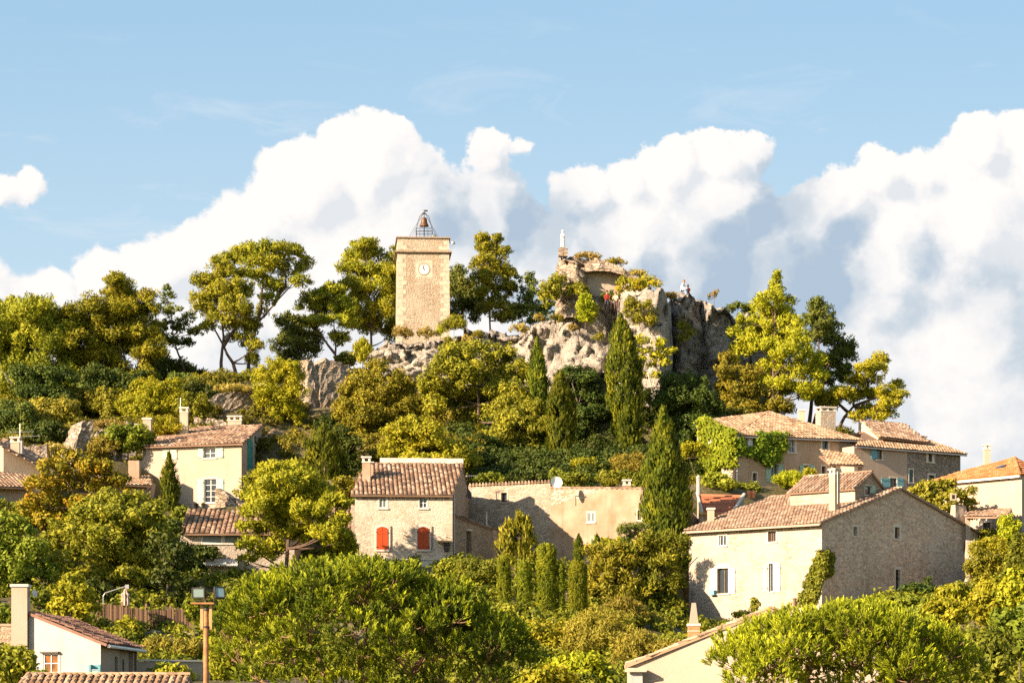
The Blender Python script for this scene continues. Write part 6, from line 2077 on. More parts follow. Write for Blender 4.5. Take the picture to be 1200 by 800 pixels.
# chapel ruin with overhanging vault
def chapel_ruin():
    Y = 240.0
    root = empty('chapel_ruin', W(715, 352, Y), 'ruined chapel vault with smooth niche wall under a rubble roof', 'ruin')
    def adopt(o):
        o.parent = root; o.matrix_parent_inverse = Matrix_T(-root.location)
        for k in ('category', 'kind', 'label'):
            if k in o: del o[k]
    o = cliff('pillar', None, [(652, 312), (655, 297), (662, 295), (672, 299), (684, 305), (692, 318), (696, 345)], [(652, 372), (670, 372), (696, 375)], [(652, 238), (675, 237.2), (696, 239)], 3.0, .5, 7, .02, step=.16, mat=M_ruin, back_drop=.5, block=1.4)
    adopt(o)
    o = cliff('vault_roof', None, [(664, 296), (680, 299), (700, 303), (720, 309), (740, 319), (758, 331), (775, 346)],
              [(664, 318), (685, 318), (700, 317), (715, 318), (730, 322), (745, 332), (775, 356)], [(664, 237.7), (700, 237.8), (740, 237.2), (775, 236.5)], 6.5, .22, 8, .25, step=.16, mat=M_ruin, back_drop=.3, block=1.5, edge=.2)
    adopt(o)
    mb = MB()
    # niche: back wall and canted left and right walls, facing the viewer
    b0, b1 = V2(684, 238.9), V2(727, 239.3); c1 = V2(762, 237.6)
    zt, zb = Z_(309, 239), Z_(358, 239)
    zt1, zt2 = Z_(314, 239), Z_(348, 238)
    for a, b, za, zc in ((b0, b1, zt, zt1), (b1, c1, zt1, zt2)):
        mb.face([(a.x, a.y, zb), (b.x, b.y, zb), (b.x, b.y, zc), (a.x, a.y, za)])
    mb.face([(b0.x, b0.y + 3, zb), (b0.x, b0.y, zb), (b0.x, b0.y, zt), (b0.x, b0.y + 3, zt)])
    adopt(mb.build('niche_wall', M_niche))
    # statue on its plinth (stands on the ruin: a thing of its own)
    YS = 238.6
    cx = X_(659.5, YS)
    pl = empty('statue', Vector((cx, YS, Z_(292, YS))), 'white robed statue standing on pinnacle of the ruined chapel', 'statue')
    z0 = Z_(290, YS); H = Z_(269.5, YS) - z0
    mb = MB(); n = 20; vs = []
    prof = [(.23, 0), (.22, .08), (.185, .25), (.165, .42), (.175, .55), (.185, .66), (.17, .74), (.12, .80), (.085, .83), (.075, .85)]
    for r_, h in prof:
        for k in range(n):
            a = 2 * math.pi * k / n; fold = 1 + .06 * math.sin(a * 7) * (1 - h)
            vs.append(Vector((cx + r_ * .9 * fold * math.cos(a), YS + r_ * .75 * fold * math.sin(a), z0 + h * H)))
    fs = [(i * n + k, i * n + (k + 1) % n, (i + 1) * n + (k + 1) % n, (i + 1) * n + k) for i in range(len(prof) - 1) for k in range(n)]
    mb.mesh(vs, fs)
    mb.build('robe', M_marble, pl, True)
    mb = MB(); mb.lathe((cx, YS, z0 + .83 * H), [(.06, 0), (.11, .05), (.125, .13), (.10, .22), (.03, .27)], 14); mb.build('head', M_marble, pl, True)
    mb = MB()
    for sg in (-1, 1): mb.tube([(cx + sg * .12, YS, z0 + .76 * H), (cx + sg * .14, YS - .12, z0 + .60 * H), (cx + sg * .06, YS - .26, z0 + .66 * H)], [.055, .05, .04], 8)
    mb.build('arms', M_marble, pl, True)
    mb = MB(); mb.box((cx, YS, Z_(291.5, YS)), (.5, .5, .26)); mb.box((cx + .02, YS, Z_(296.5, YS)), (.8, .8, .66)); mb.build('plinth', M_ruin, pl)
M_niche = plaster_mat('niche_plaster', (0.44, 0.37, 0.29), (0.75, 0.7, 0.65), 0.35, 1.2)
chapel_ruin()

# ------------------------------------------------------------------ people on the rock
def person(label, px, ybase, Y, h, lean=0.0, sit=False, shirt=(.7, .7, .7), trousers=(.1, .1, .15), hair=(.05, .03, .02), yaw=0.0, arm_up=0.0):
    b = W(px, ybase, Y); root = empty('person', b, label, 'person')
    s = h / 1.72
    def J(x, y, z):
        c, sn = math.cos(yaw), math.sin(yaw)
        return ((x * c - y * sn) * s, (x * sn + y * c) * s, z * s)
    drop = -.50 if sit else 0
    hip = .93 + drop
    vs = {'pel': (0, 0, hip), 'wai': (0, -.02, hip + .16), 'che': (0, -.03 - lean * .3, hip + .36), 'nec': (0, -.04 - lean * .5, hip + .53), 'hd0': (0, -.05 - lean * .6, hip + .62), 'hd1': (0, -.055 - lean * .65, hip + .76)}
    rad = {'pel': .15, 'wai': .125, 'che': .155, 'nec': .062, 'hd0': .085, 'hd1': .088}
    ed = [('pel', 'wai'), ('wai', 'che'), ('che', 'nec'), ('nec', 'hd0'), ('hd0', 'hd1')]
    for sg, k in ((-1, 'l'), (1, 'r')):
        vs['sh' + k] = (sg * .18, -.03 - lean * .35, hip + .44); rad['sh' + k] = .062
        vs['el' + k] = (sg * .25, -.10 - lean * .4, hip + .20 + arm_up * .1); rad['el' + k] = .043
        vs['wr' + k] = (sg * .15, -.30 - lean * .4, hip + .12 + arm_up * .3); rad['wr' + k] = .03
        vs['ha' + k] = (sg * .12, -.38 - lean * .4, hip + .12 + arm_up * .34); rad['ha' + k] = .035
        ed += [('che', 'sh' + k), ('sh' + k, 'el' + k), ('el' + k, 'wr' + k), ('wr' + k, 'ha' + k)]
        if sit:
            vs['kn' + k] = (sg * .13, -.44, hip + .03); vs['an' + k] = (sg * .12, -.48, hip - .40); vs['to' + k] = (sg * .12, -.62, hip - .44)
        else:
            vs['kn' + k] = (sg * .11, -.03, .49); vs['an' + k] = (sg * .11, .0, .08); vs['to' + k] = (sg * .12, -.15, .04)
        vs['hi' + k] = (sg * .10, 0, hip - .04)
        rad['hi' + k] = .10; rad['kn' + k] = .07; rad['an' + k] = .042; rad['to' + k] = .035
        ed += [('pel', 'hi' + k), ('hi' + k, 'kn' + k), ('kn' + k, 'an' + k), ('an' + k, 'to' + k)]
    keys = list(vs)
    me = bpy.data.meshes.new('body')
    me.from_pydata([J(*vs[k]) for k in keys], [(keys.index(a), keys.index(c)) for a, c in ed], [])
    o = bpy.data.objects.new('body', me); link(o); o.parent = root
    md = o.modifiers.new('skin', 'SKIN'); 
    if not me.skin_vertices: me.skin_vertices.new()
    for i, k in enumerate(keys):
        me.skin_vertices[0].data[i].radius = (rad[k] * s, rad[k] * s)
    me.skin_vertices[0].data[0].use_root = True
    o.modifiers.new('sub', 'SUBSURF').render_levels = 2
    m, g, bs, out = material('skin_and_clothes')
    tc = g.n('ShaderNodeTexCoord'); sp = g.n('ShaderNodeSeparateXYZ'); g.link(tc.outputs['Object'], sp.inputs[0])
    c = g.mix(g.math('GREATER_THAN', sp.outputs[2], (hip + .03) * s), trousers, shirt)
    c = g.mix(g.math('GREATER_THAN', sp.outputs[2], (hip + .52) * s), c, (.45, .25, .16))
    g.link(c, bs.inputs['Base Color']); me.materials.append(m)
    hm = MB(); p = J(0, -.04 - lean * .65, hip + .79)
    hm.lathe(p, [(.10 * s, -.10 * s), (.108 * s, 0), (.085 * s, .06 * s), (.03 * s, .095 * s)], 12)
    q = hm.build('hair', flat_mat('hair', hair, .7)); q.parent = root
    fm = MB(); p = Vector(J(0, -.155 - lean * .65, hip + .70)); fm.lathe(p, [(.012 * s, -.02 * s), (.018 * s, 0), (.004 * s, .03 * s)], 6)
    q = fm.build('nose', flat_mat('skin', (.45, .25, .16), .6)); q.parent = root
person('person in white shirt sitting on the cliff top', 799, 345.5, 238.6, 1.72, .3, True, (.8, .8, .8), (.35, .45, .6), (.25, .12, .05), .9)
person('person in red top sitting beside the one in white on the cliff', 806.5, 349, 239.0, 1.5, .1, True, (.55, .08, .03), (.06, .06, .09), (.10, .04, .02), -.3, .6)
person('dark haired person in dark red top under the chapel niche', 711, 364.5, 234.8, 1.68, .1, False, (.30, .04, .03), (.05, .05, .07), (.10, .03, .02), .2)
person('person in pale top beside the dark red one under the niche', 722, 365, 234.8, 1.62, .15, False, (.62, .42, .30), (.10, .05, .05), (.16, .08, .03), -.4)

# ------------------------------------------------------------------ trees on the skyline, left
GL = 'pines along the left skyline'
tree('pine_tree', 'broad pine at far left frame edge with rounded lumpy crown', 'pine', (28, 500), 238,
     [(12, 380, 28, 20), (42, 368, 24, 14), (64, 372, 20, 14), (5, 412, 28, 22), (40, 402, 32, 22), (70, 398, 22, 18), (18, 445, 28, 20), (55, 440, 28, 20), (-18, 400, 30, 30), (8, 474, 24, 18), (45, 474, 22, 16), (78, 425, 16, 16)], 'pine', M_lf_pine, trunk_r=.30, grow=1.28, group=GL, dens=1.0)
tree('pine_tree', 'big pine with pointed top, third tall crown from the left edge', 'pine', (152, 480), 240,
     [(137, 332, 10, 12), (140, 348, 18, 12), (118, 362, 22, 12), (148, 368, 24, 14), (104, 382, 22, 14), (170, 358, 16, 14), (132, 392, 30, 16), (168, 388, 20, 15), (92, 402, 18, 14), (112, 418, 24, 14), (152, 418, 24, 15), (178, 410, 16, 12), (96, 440, 22, 14), (132, 446, 26, 14), (160, 442, 18, 12), (84, 372, 14, 10)], 'pine', M_lf_pine, trunk_r=.30, grow=1.28, group=GL,
     forks=[[(150, 482), (148, 450), (140, 410), (138, 345)], [(150, 470), (165, 430), (170, 370)], [(148, 452), (120, 425), (104, 385)]])
tree('pine_tree', 'thin leaning pine with sparse crown and bare dark stem', 'pine', (224, 452), 245,
     [(196, 346, 9, 13), (201, 366, 12, 12), (190, 384, 10, 9), (211, 380, 12, 9), (222, 372, 9, 7), (200, 400, 13, 9), (216, 402, 10, 7), (228, 388, 9, 6), (186, 365, 7, 9)], 'pinefar', M_lf_pine2, trunk_r=.17, grow=1.04, group=GL, forks=[[(224, 455), (213, 425), (203, 395), (196, 350)]], twigs=1)
tree('pine_tree', 'dense dark pine with two crossing stems left of the open crowned pine', 'pine', (262, 447), 244,
     [(256, 312, 16, 9), (268, 322, 20, 10), (243, 330, 18, 10), (282, 337, 16, 10), (258, 342, 22, 10), (236, 350, 14, 9), (248, 362, 22, 10), (277, 360, 20, 11), (262, 378, 22, 9), (290, 380, 14, 10), (243, 384, 12, 7), (282, 398, 16, 8), (300, 405, 12, 12), (296, 425, 10, 10)], 'pine', M_lf_pine, trunk_r=.27, grow=1.04, group=GL,
     forks=[[(257, 450), (259, 425), (262, 395), (256, 330)], [(282, 450), (273, 425), (262, 405), (246, 370)], [(262, 405), (280, 380), (285, 345)]], twigs=2)
tree('pine_tree', 'wide open crowned pine with forked bare limb against the cloud', 'pine', (288, 447), 250,
     [(288, 296, 22, 8), (315, 291, 22, 8), (338, 298, 20, 10), (356, 312, 12, 10), (308, 306, 22, 9), (335, 318, 20, 9), (352, 330, 14, 7), (298, 322, 16, 8), (322, 334, 15, 7), (268, 303, 14, 7), (312, 350, 12, 7), (306, 366, 8, 7)], 'pine', M_lf_pine, trunk_r=.25, grow=1.04, group=GL,
     forks=[[(290, 450), (293, 410), (302, 378), (325, 352), (350, 325)], [(302, 378), (306, 345), (312, 305)], [(320, 358), (335, 335), (335, 305)]], twigs=3)
tree('pine_tree', 'small dark pine low between the two big open pines', 'pine', (345, 446), 252,
     [(340, 378, 18, 8), (352, 392, 20, 10), (338, 404, 18, 9), (360, 410, 14, 9), (345, 422, 16, 9), (372, 350, 14, 5), (383, 343, 9, 4)], 'pine', M_lf_pine2, trunk_r=.15, group=GL, twigs=1)
tree('pine_tree', 'spreading light pine whose bare stem leans left of the tower pine', 'pine', (393, 430), 252,
     [(372, 348, 18, 8), (390, 342, 18, 9), (360, 358, 14, 8), (382, 362, 20, 8), (404, 358, 16, 10), (395, 376, 18, 8), (370, 376, 14, 6), (414, 380, 12, 9), (398, 395, 14, 7)], 'pine', M_lf_pine, trunk_r=.18, grow=1.04, group=GL,
     forks=[[(394, 440), (393, 415), (392, 395), (388, 360)], [(393, 415), (378, 395), (355, 375)]], twigs=2)
tree('pine_tree', 'tall bright pine just left of the clock tower', 'pine', (436, 432), 256,
     [(428, 289, 14, 8), (417, 302, 18, 8), (440, 302, 16, 9), (408, 313, 14, 7), (430, 318, 20, 9), (452, 322, 14, 9), (415, 335, 18, 9), (440, 338, 20, 10), (460, 345, 12, 10), (425, 356, 22, 10), (448, 364, 18, 10), (408, 368, 14, 8), (432, 380, 20, 9), (456, 386, 12, 9)], 'pine', M_lf_pine, trunk_r=.24, group=GL, twigs=2)
tree('pine_tree', 'slim pine half hidden behind the left edge of the clock tower', 'pine', (466, 400), 262,
     [(462, 302, 8, 10), (460, 325, 10, 12), (463, 350, 10, 14), (458, 375, 10, 12)], 'pine', M_lf_pine, trunk_r=.15, group=GL)
tree('pine_tree', 'low dark evergreen touching the right side of the clock tower', 'pine', (546, 392), 263,
     [(536, 322, 9, 10), (543, 335, 14, 10), (534, 350, 12, 12), (553, 350, 14, 12), (543, 366, 18, 11), (560, 366, 10, 10), (532, 376, 12, 8)], 'pine', M_lf_pine2, trunk_r=.18, group='trees right of the clock tower')
tree('pine_tree', 'bright pine with pointed crown standing right of the clock tower', 'pine', (573, 388), 258,
     [(566, 281, 10, 6), (582, 279, 6, 5), (572, 292, 15, 8), (590, 296, 9, 6), (567, 306, 13, 8), (585, 312, 13, 8), (597, 322, 9, 7), (573, 324, 16, 8), (588, 338, 16, 8), (570, 345, 14, 8), (600, 340, 6, 6), (580, 358, 18, 7), (590, 370, 13, 5)], 'pine', M_lf_pine, trunk_r=.20, group='trees right of the clock tower', twigs=1)
tree('broadleaf_tree', 'grey green loose tree left of the statue rock', 'tree', (622, 385), 258,
     [(618, 330, 10, 10), (612, 345, 12, 9), (628, 346, 12, 12), (620, 360, 16, 10), (604, 368, 12, 7), (640, 362, 10, 9), (628, 374, 18, 6)], 'pinefar', M_lf_pine2, trunk_r=.12, group='trees right of the clock tower')
tree('shrub', 'sunlit round shrub growing on the ruin pillar', 'shrub', (660, 372), 236.3,
     [(645, 338, 12, 10), (655, 330, 9, 9), (672, 340, 12, 8), (683, 343, 8, 7), (640, 350, 10, 8)], 'oak', M_lf_oak, trunk_r=.06, zb=Z_(352, 236.3))
tree('shrub', 'bright yellow rounded bush under the chapel niche', 'shrub', (686, 376), 233.8,
     [(687, 350, 7, 6), (683, 358, 9, 7), (692, 362, 8, 8), (686, 370, 9, 7)], 'oak', M_lf_bright, trunk_r=.05, zb=Z_(380, 233.8))
tree('shrub', 'small green bush behind the two visitors at the niche', 'shrub', (716, 352), 236.5, [(716, 347, 9, 5), (724, 350, 6, 5)], 'oak', M_lf_pine2, trunk_r=.04, zb=Z_(356, 236.5))
tree('shrub', 'dry yellow shrubs crowning the sunlit buttress', 'shrub', (745, 340), 235.0,
     [(730, 338, 8, 5), (742, 332, 12, 5), (757, 329, 12, 5), (768, 333, 9, 4), (750, 338, 12, 4), (728, 330, 5, 6)], 'bush', M_lf_autumn, trunk_r=.04, zb=Z_(343, 235))
tree('shrub', 'ochre bush hanging on the face of the sunlit buttress', 'shrub', (750, 378), 231.2,
     [(740, 356, 9, 6), (755, 362, 11, 8), (745, 372, 9, 7), (762, 374, 8, 7), (735, 366, 6, 6)], 'bush', M_lf_oak, trunk_r=.04, zb=Z_(382, 231.5))
tree('shrub', 'yellow bush in the shaded cliff cleft', 'shrub', (804, 400), 236.0, [(800, 383, 7, 5), (806, 390, 8, 6), (800, 397, 8, 5)], 'bush', M_lf_oak, trunk_r=.04, zb=Z_(406, 236))
tree('shrub', 'small dry tuft standing on the highest cliff knob', 'shrub', (837, 352), 240, [(834, 347, 4, 3), (839, 344, 4, 4)], 'fine', M_lf_dry, trunk_r=.03, zb=Z_(352, 240))
tree('shrub', 'dark scrub on the cliff top right of the knob', 'shrub', (866, 372), 245, [(856, 362, 8, 5), (866, 360, 10, 5), (878, 364, 8, 5)], 'oak', M_lf_pine2, trunk_r=.04, zb=Z_(370, 245))
tree('pine_tree', 'small pine with bare pale stems and yellow tufts against the rock', 'pine', (765, 478), 226,
     [(752, 400, 8, 6), (757, 412, 9, 6), (750, 424, 8, 6), (776, 404, 9, 6), (784, 412, 7, 5), (772, 418, 8, 6), (764, 428, 8, 5), (780, 425, 6, 5), (752, 440, 7, 5), (768, 440, 7, 4)], 'pinefar', M_lf_bright, M_bark_pale, trunk_r=.11, forks=[[(765, 480), (763, 450), (755, 415)], [(764, 470), (768, 440), (775, 410)], [(765, 472), (760, 440), (758, 420)]], twigs=2)

# ------------------------------------------------------------------ pines on the right
GR = 'pines behind the ivy clad house'
tree('pine_tree', 'tallest yellow green pine right of the cliff with pointed tip', 'pine', (905, 490), 236,
     [(911, 325, 5, 7), (909, 339, 9, 8), (903, 350, 14, 8), (918, 353, 12, 9), (893, 362, 12, 9), (912, 368, 17, 9), (926, 380, 14, 9), (884, 376, 8, 7), (896, 385, 18, 9), (918, 395, 20, 10), (936, 398, 12, 9), (868, 374, 6, 5), (860, 390, 9, 7), (876, 398, 12, 9), (898, 408, 18, 9), (868, 412, 12, 8), (928, 414, 20, 9), (950, 422, 14, 9), (905, 430, 20, 9), (935, 436, 22, 10), (960, 440, 12, 9), (890, 448, 14, 8), (915, 452, 20, 8), (945, 458, 18, 8)], 'pine', M_lf_rightpine, trunk_r=.30, group=GR, twigs=1)
tree('pine_tree', 'dark pine with one sunlit tuft behind the tallest yellow pine', 'pine', (962, 492), 243,
     [(958, 357, 8, 7), (966, 366, 10, 7), (954, 374, 12, 9), (972, 382, 12, 9), (960, 394, 18, 10), (978, 400, 13, 9), (992, 408, 10, 9), (985, 418, 14, 10), (965, 425, 18, 10), (990, 435, 10, 8), (976, 446, 16, 9), (955, 462, 15, 8)], 'pine', M_lf_pine2, trunk_r=.26, group=GR, forks=[[(948, 500), (952, 460), (960, 420), (958, 365)], [(953, 500), (965, 450), (975, 410)]])
tree('pine_tree', 'low spreading pine with crooked trunk at the end of the skyline', 'pine', (984, 500), 238,
     [(1032, 421, 9, 6), (1027, 430, 12, 7), (1012, 434, 12, 7), (1018, 446, 15, 7), (1002, 446, 10, 6), (1050, 452, 8, 6), (1054, 462, 9, 5), (1036, 460, 12, 7), (1015, 462, 16, 7), (998, 466, 10, 6), (1040, 474, 14, 6), (1020, 480, 14, 6), (1042, 486, 10, 5), (1022, 490, 16, 5), (985, 463, 14, 8), (972, 470, 14, 8), (1004, 488, 8, 5)], 'pine', M_lf_rightpine, trunk_r=.22, group=GR,
     forks=[[(983, 502), (990, 488), (1000, 476), (1002, 460), (1025, 435)], [(1000, 476), (1020, 468), (1045, 462)], [(995, 484), (980, 470), (972, 465)]], twigs=2)
tree('oak_tree', 'rounded dull green oak at the left foot of the yellow pine', 'tree', (868, 500), 228,
     [(852, 420, 9, 9), (848, 434, 10, 9), (862, 440, 14, 10), (880, 438, 12, 9), (850, 452, 12, 10), (870, 458, 16, 12), (892, 462, 14, 12), (848, 472, 12, 12), (868, 480, 18, 10), (895, 482, 16, 10), (915, 478, 14, 10)], 'oak', M_lf_oak, M_bark_dark, trunk_r=.25)

# ------------------------------------------------------------------ wooded slope
GW = 'oaks on the wooded slope'
tree('oak_tree', 'olive oak at left end of the wood below the pale rock', 'tree', (440, 555), 222,
     [(440, 432, 14, 10), (425, 448, 18, 12), (455, 446, 18, 12), (410, 462, 14, 12), (438, 466, 20, 14), (472, 455, 14, 12), (404, 482, 12, 12), (425, 490, 20, 14), (455, 486, 20, 14), (412, 510, 16, 14), (440, 515, 18, 14), (480, 478, 16, 14), (470, 505, 14, 12)], 'oak', M_lf_oak, M_bark_dark, trunk_r=.3, group=GW)
tree('oak_tree', 'largest rounded oak in the middle of the wood under the tower rock', 'tree', (560, 548), 221,
     [(535, 416, 20, 10), (562, 412, 22, 10), (590, 418, 18, 10), (515, 432, 18, 12), (545, 436, 22, 13), (578, 438, 22, 13), (606, 434, 15, 12), (505, 452, 14, 12), (530, 460, 22, 14), (562, 465, 24, 15), (595, 460, 22, 15), (620, 448, 12, 12), (510, 475, 14, 12), (540, 488, 20, 14), (575, 492, 24, 15), (608, 486, 20, 15), (630, 470, 12, 14), (560, 515, 20, 12)], 'oak', M_lf_oak, M_bark_dark, trunk_r=.34, group=GW)
tree('oak_tree', 'brownish olive oak at the right side of the wood', 'tree', (605, 548), 217,
     [(600, 470, 16, 12), (620, 480, 15, 12), (588, 488, 14, 12), (605, 496, 20, 14), (628, 502, 14, 13), (590, 512, 16, 12), (615, 520, 18, 12), (600, 532, 12, 9)], 'oak', M_lf_oak, M_bark_dark, trunk_r=.26, group=GW)
tree('oak_tree', 'sunny light green tree directly above the red shuttered house roof', 'tree', (505, 572), 203,
     [(465, 505, 14, 10), (486, 500, 16, 10), (506, 508, 16, 11), (470, 520, 16, 11), (492, 522, 18, 12), (515, 526, 18, 12), (456, 530, 12, 10), (535, 532, 16, 12), (552, 542, 12, 9), (508, 540, 18, 10), (482, 537, 16, 9)], 'oak', M_lf_bright2, M_bark_dark, trunk_r=.22, group=GW)
tree('ivy_tree', 'bright yellow green tree left of the jagged ruined wall', 'tree', (330, 522), 224,
     [(322, 428, 12, 8), (340, 430, 12, 8), (312, 442, 13, 10), (332, 446, 16, 12), (350, 442, 9, 10), (308, 460, 12, 11), (328, 466, 16, 12), (348, 462, 12, 12), (312, 476, 14, 10), (335, 480, 18, 11), (348, 488, 9, 9), (322, 492, 12, 7)], 'bush', M_lf_bright, M_bark_dark, trunk_r=.14)
tree('shade_toned_oak', 'tree with shade painted into its leaves between cypress and the ivy clad house', 'tree', (800, 548), 217,  # shade under the cliff is painted into the leaves of this group
     [(790, 452, 16, 14), (812, 448, 14, 12), (778, 470, 14, 16), (800, 474, 20, 16), (825, 468, 14, 16), (785, 495, 16, 16), (812, 498, 20, 18), (838, 478, 10, 14), (830, 500, 12, 12), (795, 520, 18, 14), (820, 520, 14, 12)], 'oak', M_lf_dark_shade, M_bark_dark, trunk_r=.3, group='dark evergreen wood under the cliff')
tree('shade_toned_oak', 'tree mass with shade painted into its leaves right of the narrow cypress pair', 'tree', (690, 548), 219,
     [(668, 440, 14, 10), (685, 446, 16, 12), (672, 462, 16, 14), (696, 466, 16, 16), (680, 486, 18, 16), (705, 490, 14, 16), (690, 510, 20, 16), (712, 516, 12, 14), (672, 508, 12, 14)], 'oak', M_lf_dark_shade, M_bark_dark, trunk_r=.3, group='dark evergreen wood under the cliff')
tree('shade_toned_oak', 'shaded tree directly behind the tallest cypress', 'tree', (755, 548), 220,
     [(755, 470, 12, 12), (745, 488, 16, 14), (765, 494, 16, 14), (748, 512, 18, 14), (770, 516, 16, 14), (750, 530, 18, 10)], 'oak', M_lf_dark_shade, M_bark_dark, trunk_r=.25, group='dark evergreen wood under the cliff')
tree('shade_toned_oak', 'shaded undergrowth tree at the foot of the big oaks', 'tree', (530, 552), 214,
     [(540, 508, 16, 12), (560, 524, 20, 12), (585, 536, 20, 10), (620, 540, 20, 12), (645, 538, 15, 14), (600, 548, 20, 8)], 'oak', M_lf_dark_shade, M_bark_dark, trunk_r=.2, group='dark evergreen wood under the cliff')
tree('shade_toned_oak', 'dark shaded tree left of the red shuttered house chimney', 'tree', (402, 590), 205,
     [(398, 512, 12, 12), (410, 528, 14, 14), (398, 545, 14, 14), (415, 552, 12, 12), (405, 568, 14, 12)], 'oak', M_lf_dark_shade, M_bark_dark, trunk_r=.2, group='dark evergreen wood under the cliff')

cypress('cypress', 'tallest cypress in front of the rock, trunk line bent at the bottom', (738, 535), (727, 366), 41, 214, belly=.62, mat=M_lf_cypress)
cypress('cypress', 'large dark cypress rising right of the long wall', (783, 655), (777, 474), 56, 184.5, belly=.30)
cypress('cypress', 'short narrow dark cypress in the wood below the rock', (632, 500), (629, 394), 24, 219, belly=.4, mat=M_lf_cypress)
cypress('cypress', 'ragged narrow cypress above the satellite dish', (658, 548), (656, 432), 34, 212, belly=.5)
cypress('cypress', 'small pointed cypress in front of the cream villa', (200, 612), (198, 530), 23, 197, belly=.3)
cypress('cypress', 'broad blunt cypress left of the red shuttered house', (382, 592), (380, 496), 44, 201, belly=.55)
cypress('cypress', 'small pointed cypress above clipped columns before ochre wall', (678, 672), (678, 624), 13, 176, style='clipped', mat=M_lf_cypress)
cypress('cypress', 'little ragged conifer at the foot of the ochre wall', (701, 668), (699, 626), 12, 177, mat=M_lf_cypress)
GT = 'clipped cypress columns in the garden'
for (lab, b, t, w) in (('leftmost short clipped cypress column', (592, 722), (590, 650), 17), ('second clipped cypress column from the left', (616, 728), (614, 656), 19),
                       ('tallest and widest clipped cypress column', (640, 734), (640, 634), 26), ('thin sliver of clipped cypress right of the tallest column', (658, 728), (657, 656), 10),
                       ('rightmost clipped cypress column, round topped', (677, 732), (677, 656), 24)):
    cypress('clipped_cypress', lab, b, t, w, 160 if w < 30 else 159, style='clipped', mat=M_lf_topiary, group=GT, blunt=True, dens=.8)

# ------------------------------------------------------------------ mid distance trees and gardens
tree('autumn_tree', 'feathery tree with orange tinged leaves left of the cream villa', 'tree', (100, 660), 182,
     [(60, 548, 20, 9), (88, 540, 20, 10), (112, 548, 18, 9), (48, 566, 18, 9), (78, 564, 22, 10), (108, 568, 22, 10), (135, 562, 14, 8), (38, 588, 16, 9), (66, 588, 22, 10), (98, 592, 22, 10), (130, 588, 16, 9), (28, 606, 14, 8), (56, 610, 18, 9), (148, 578, 9, 6)], 'broad', M_lf_autumn, M_bark_dark, trunk_r=.2, twigs=1, depth=.7)
tree('broadleaf_tree', 'huge rounded light green tree at the left before the villa', 'tree', (130, 742), 165,
     [(135, 588, 24, 12), (165, 590, 20, 12), (110, 602, 24, 13), (145, 608, 26, 14), (178, 606, 16, 14), (85, 616, 22, 13), (120, 626, 28, 15), (155, 630, 26, 15), (185, 628, 12, 14), (70, 636, 24, 14), (100, 648, 28, 16), (135, 652, 28, 16), (168, 654, 22, 16), (60, 662, 20, 14), (90, 676, 24, 12), (150, 676, 20, 9), (175, 678, 12, 7), (118, 672, 18, 10)], 'broad', M_lf_broad, M_bark_dark, trunk_r=.35)
tree('broadleaf_tree', 'leafy dark green tree cut by the left frame edge', 'tree', (20, 745), 160,
     [(0, 612, 22, 12), (22, 622, 18, 12), (5, 640, 26, 16), (35, 645, 20, 14), (10, 668, 26, 16), (42, 672, 20, 14), (20, 695, 24, 14), (-20, 650, 26, 30), (0, 715, 20, 12), (45, 698, 18, 12)], 'broad', M_lf_broad2, M_bark_dark, trunk_r=.28)
tree('broadleaf_tree', 'bright feathery bush between cottage roof and wooden fence', 'bush', (84, 745), 146,
     [(85, 678, 12, 8), (76, 692, 13, 9), (94, 694, 13, 10), (84, 708, 16, 10), (68, 712, 10, 10), (100, 712, 12, 10), (84, 722, 16, 9)], 'broad', M_lf_bright2, M_bark_dark, trunk_r=.1)
tree('broadleaf_tree', 'dark shaded tree filling the gap behind the fence', 'tree', (205, 735), 158,
     [(188, 640, 14, 16), (205, 655, 14, 18), (195, 680, 16, 16), (218, 690, 14, 14), (210, 705, 14, 12), (110, 694, 16, 14), (130, 700, 16, 12)], 'broad', M_lf_dark_shade, M_bark_dark, trunk_r=.2)
bush('hedge', 'dark ivy hedge under the strip window', 'hedge', 232, 648, 27, 9, 180.6, 'oak', M_lf_dark_shade, lobes=9, dep=.5)
bush('hedge', 'dark climbing greenery left of the awning window', 'hedge', 221, 674, 17, 15, 180.6, 'oak', M_lf_dark_shade, lobes=7, dep=.5)
tree('pine_tree', 'full yellow green tree between villa and red shuttered house', 'tree', (335, 702), 172,
     [(320, 552, 16, 8), (342, 550, 16, 8), (302, 564, 16, 9), (328, 566, 20, 10), (355, 562, 18, 9), (290, 580, 15, 9), (315, 584, 20, 11), (345, 582, 22, 11), (375, 575, 16, 10), (392, 590, 15, 9), (298, 600, 16, 9), (330, 602, 20, 11), (362, 600, 22, 11), (400, 610, 12, 10), (290, 618, 14, 8), (318, 622, 18, 10), (350, 622, 18, 10), (385, 625, 18, 11), (405, 632, 9, 9), (295, 640, 16, 9), (320, 645, 16, 10), (290, 656, 10, 6)], 'pine', M_lf_yel, trunk_r=.28, twigs=1)
tree('broadleaf_tree', 'small tree with orange leaf tips by the rubble ramp wall', 'tree', (292, 612), 190,
     [(297, 562, 8, 5), (303, 572, 10, 6), (290, 582, 8, 5), (296, 592, 10, 6)], 'broad', M_lf_autumn, M_bark_dark, trunk_r=.07)
tree('olive_tree', 'spiky upright olive in front of the shaded long wall', 'tree', (608, 680), 176,
     [(608, 610, 6, 8), (598, 618, 7, 9), (617, 618, 7, 9), (605, 628, 12, 10), (620, 636, 9, 10), (592, 638, 9, 11), (607, 646, 14, 10), (595, 658, 11, 9), (620, 656, 10, 10)], 'cypress', M_lf_oak, M_bark_dark, trunk_r=.12)
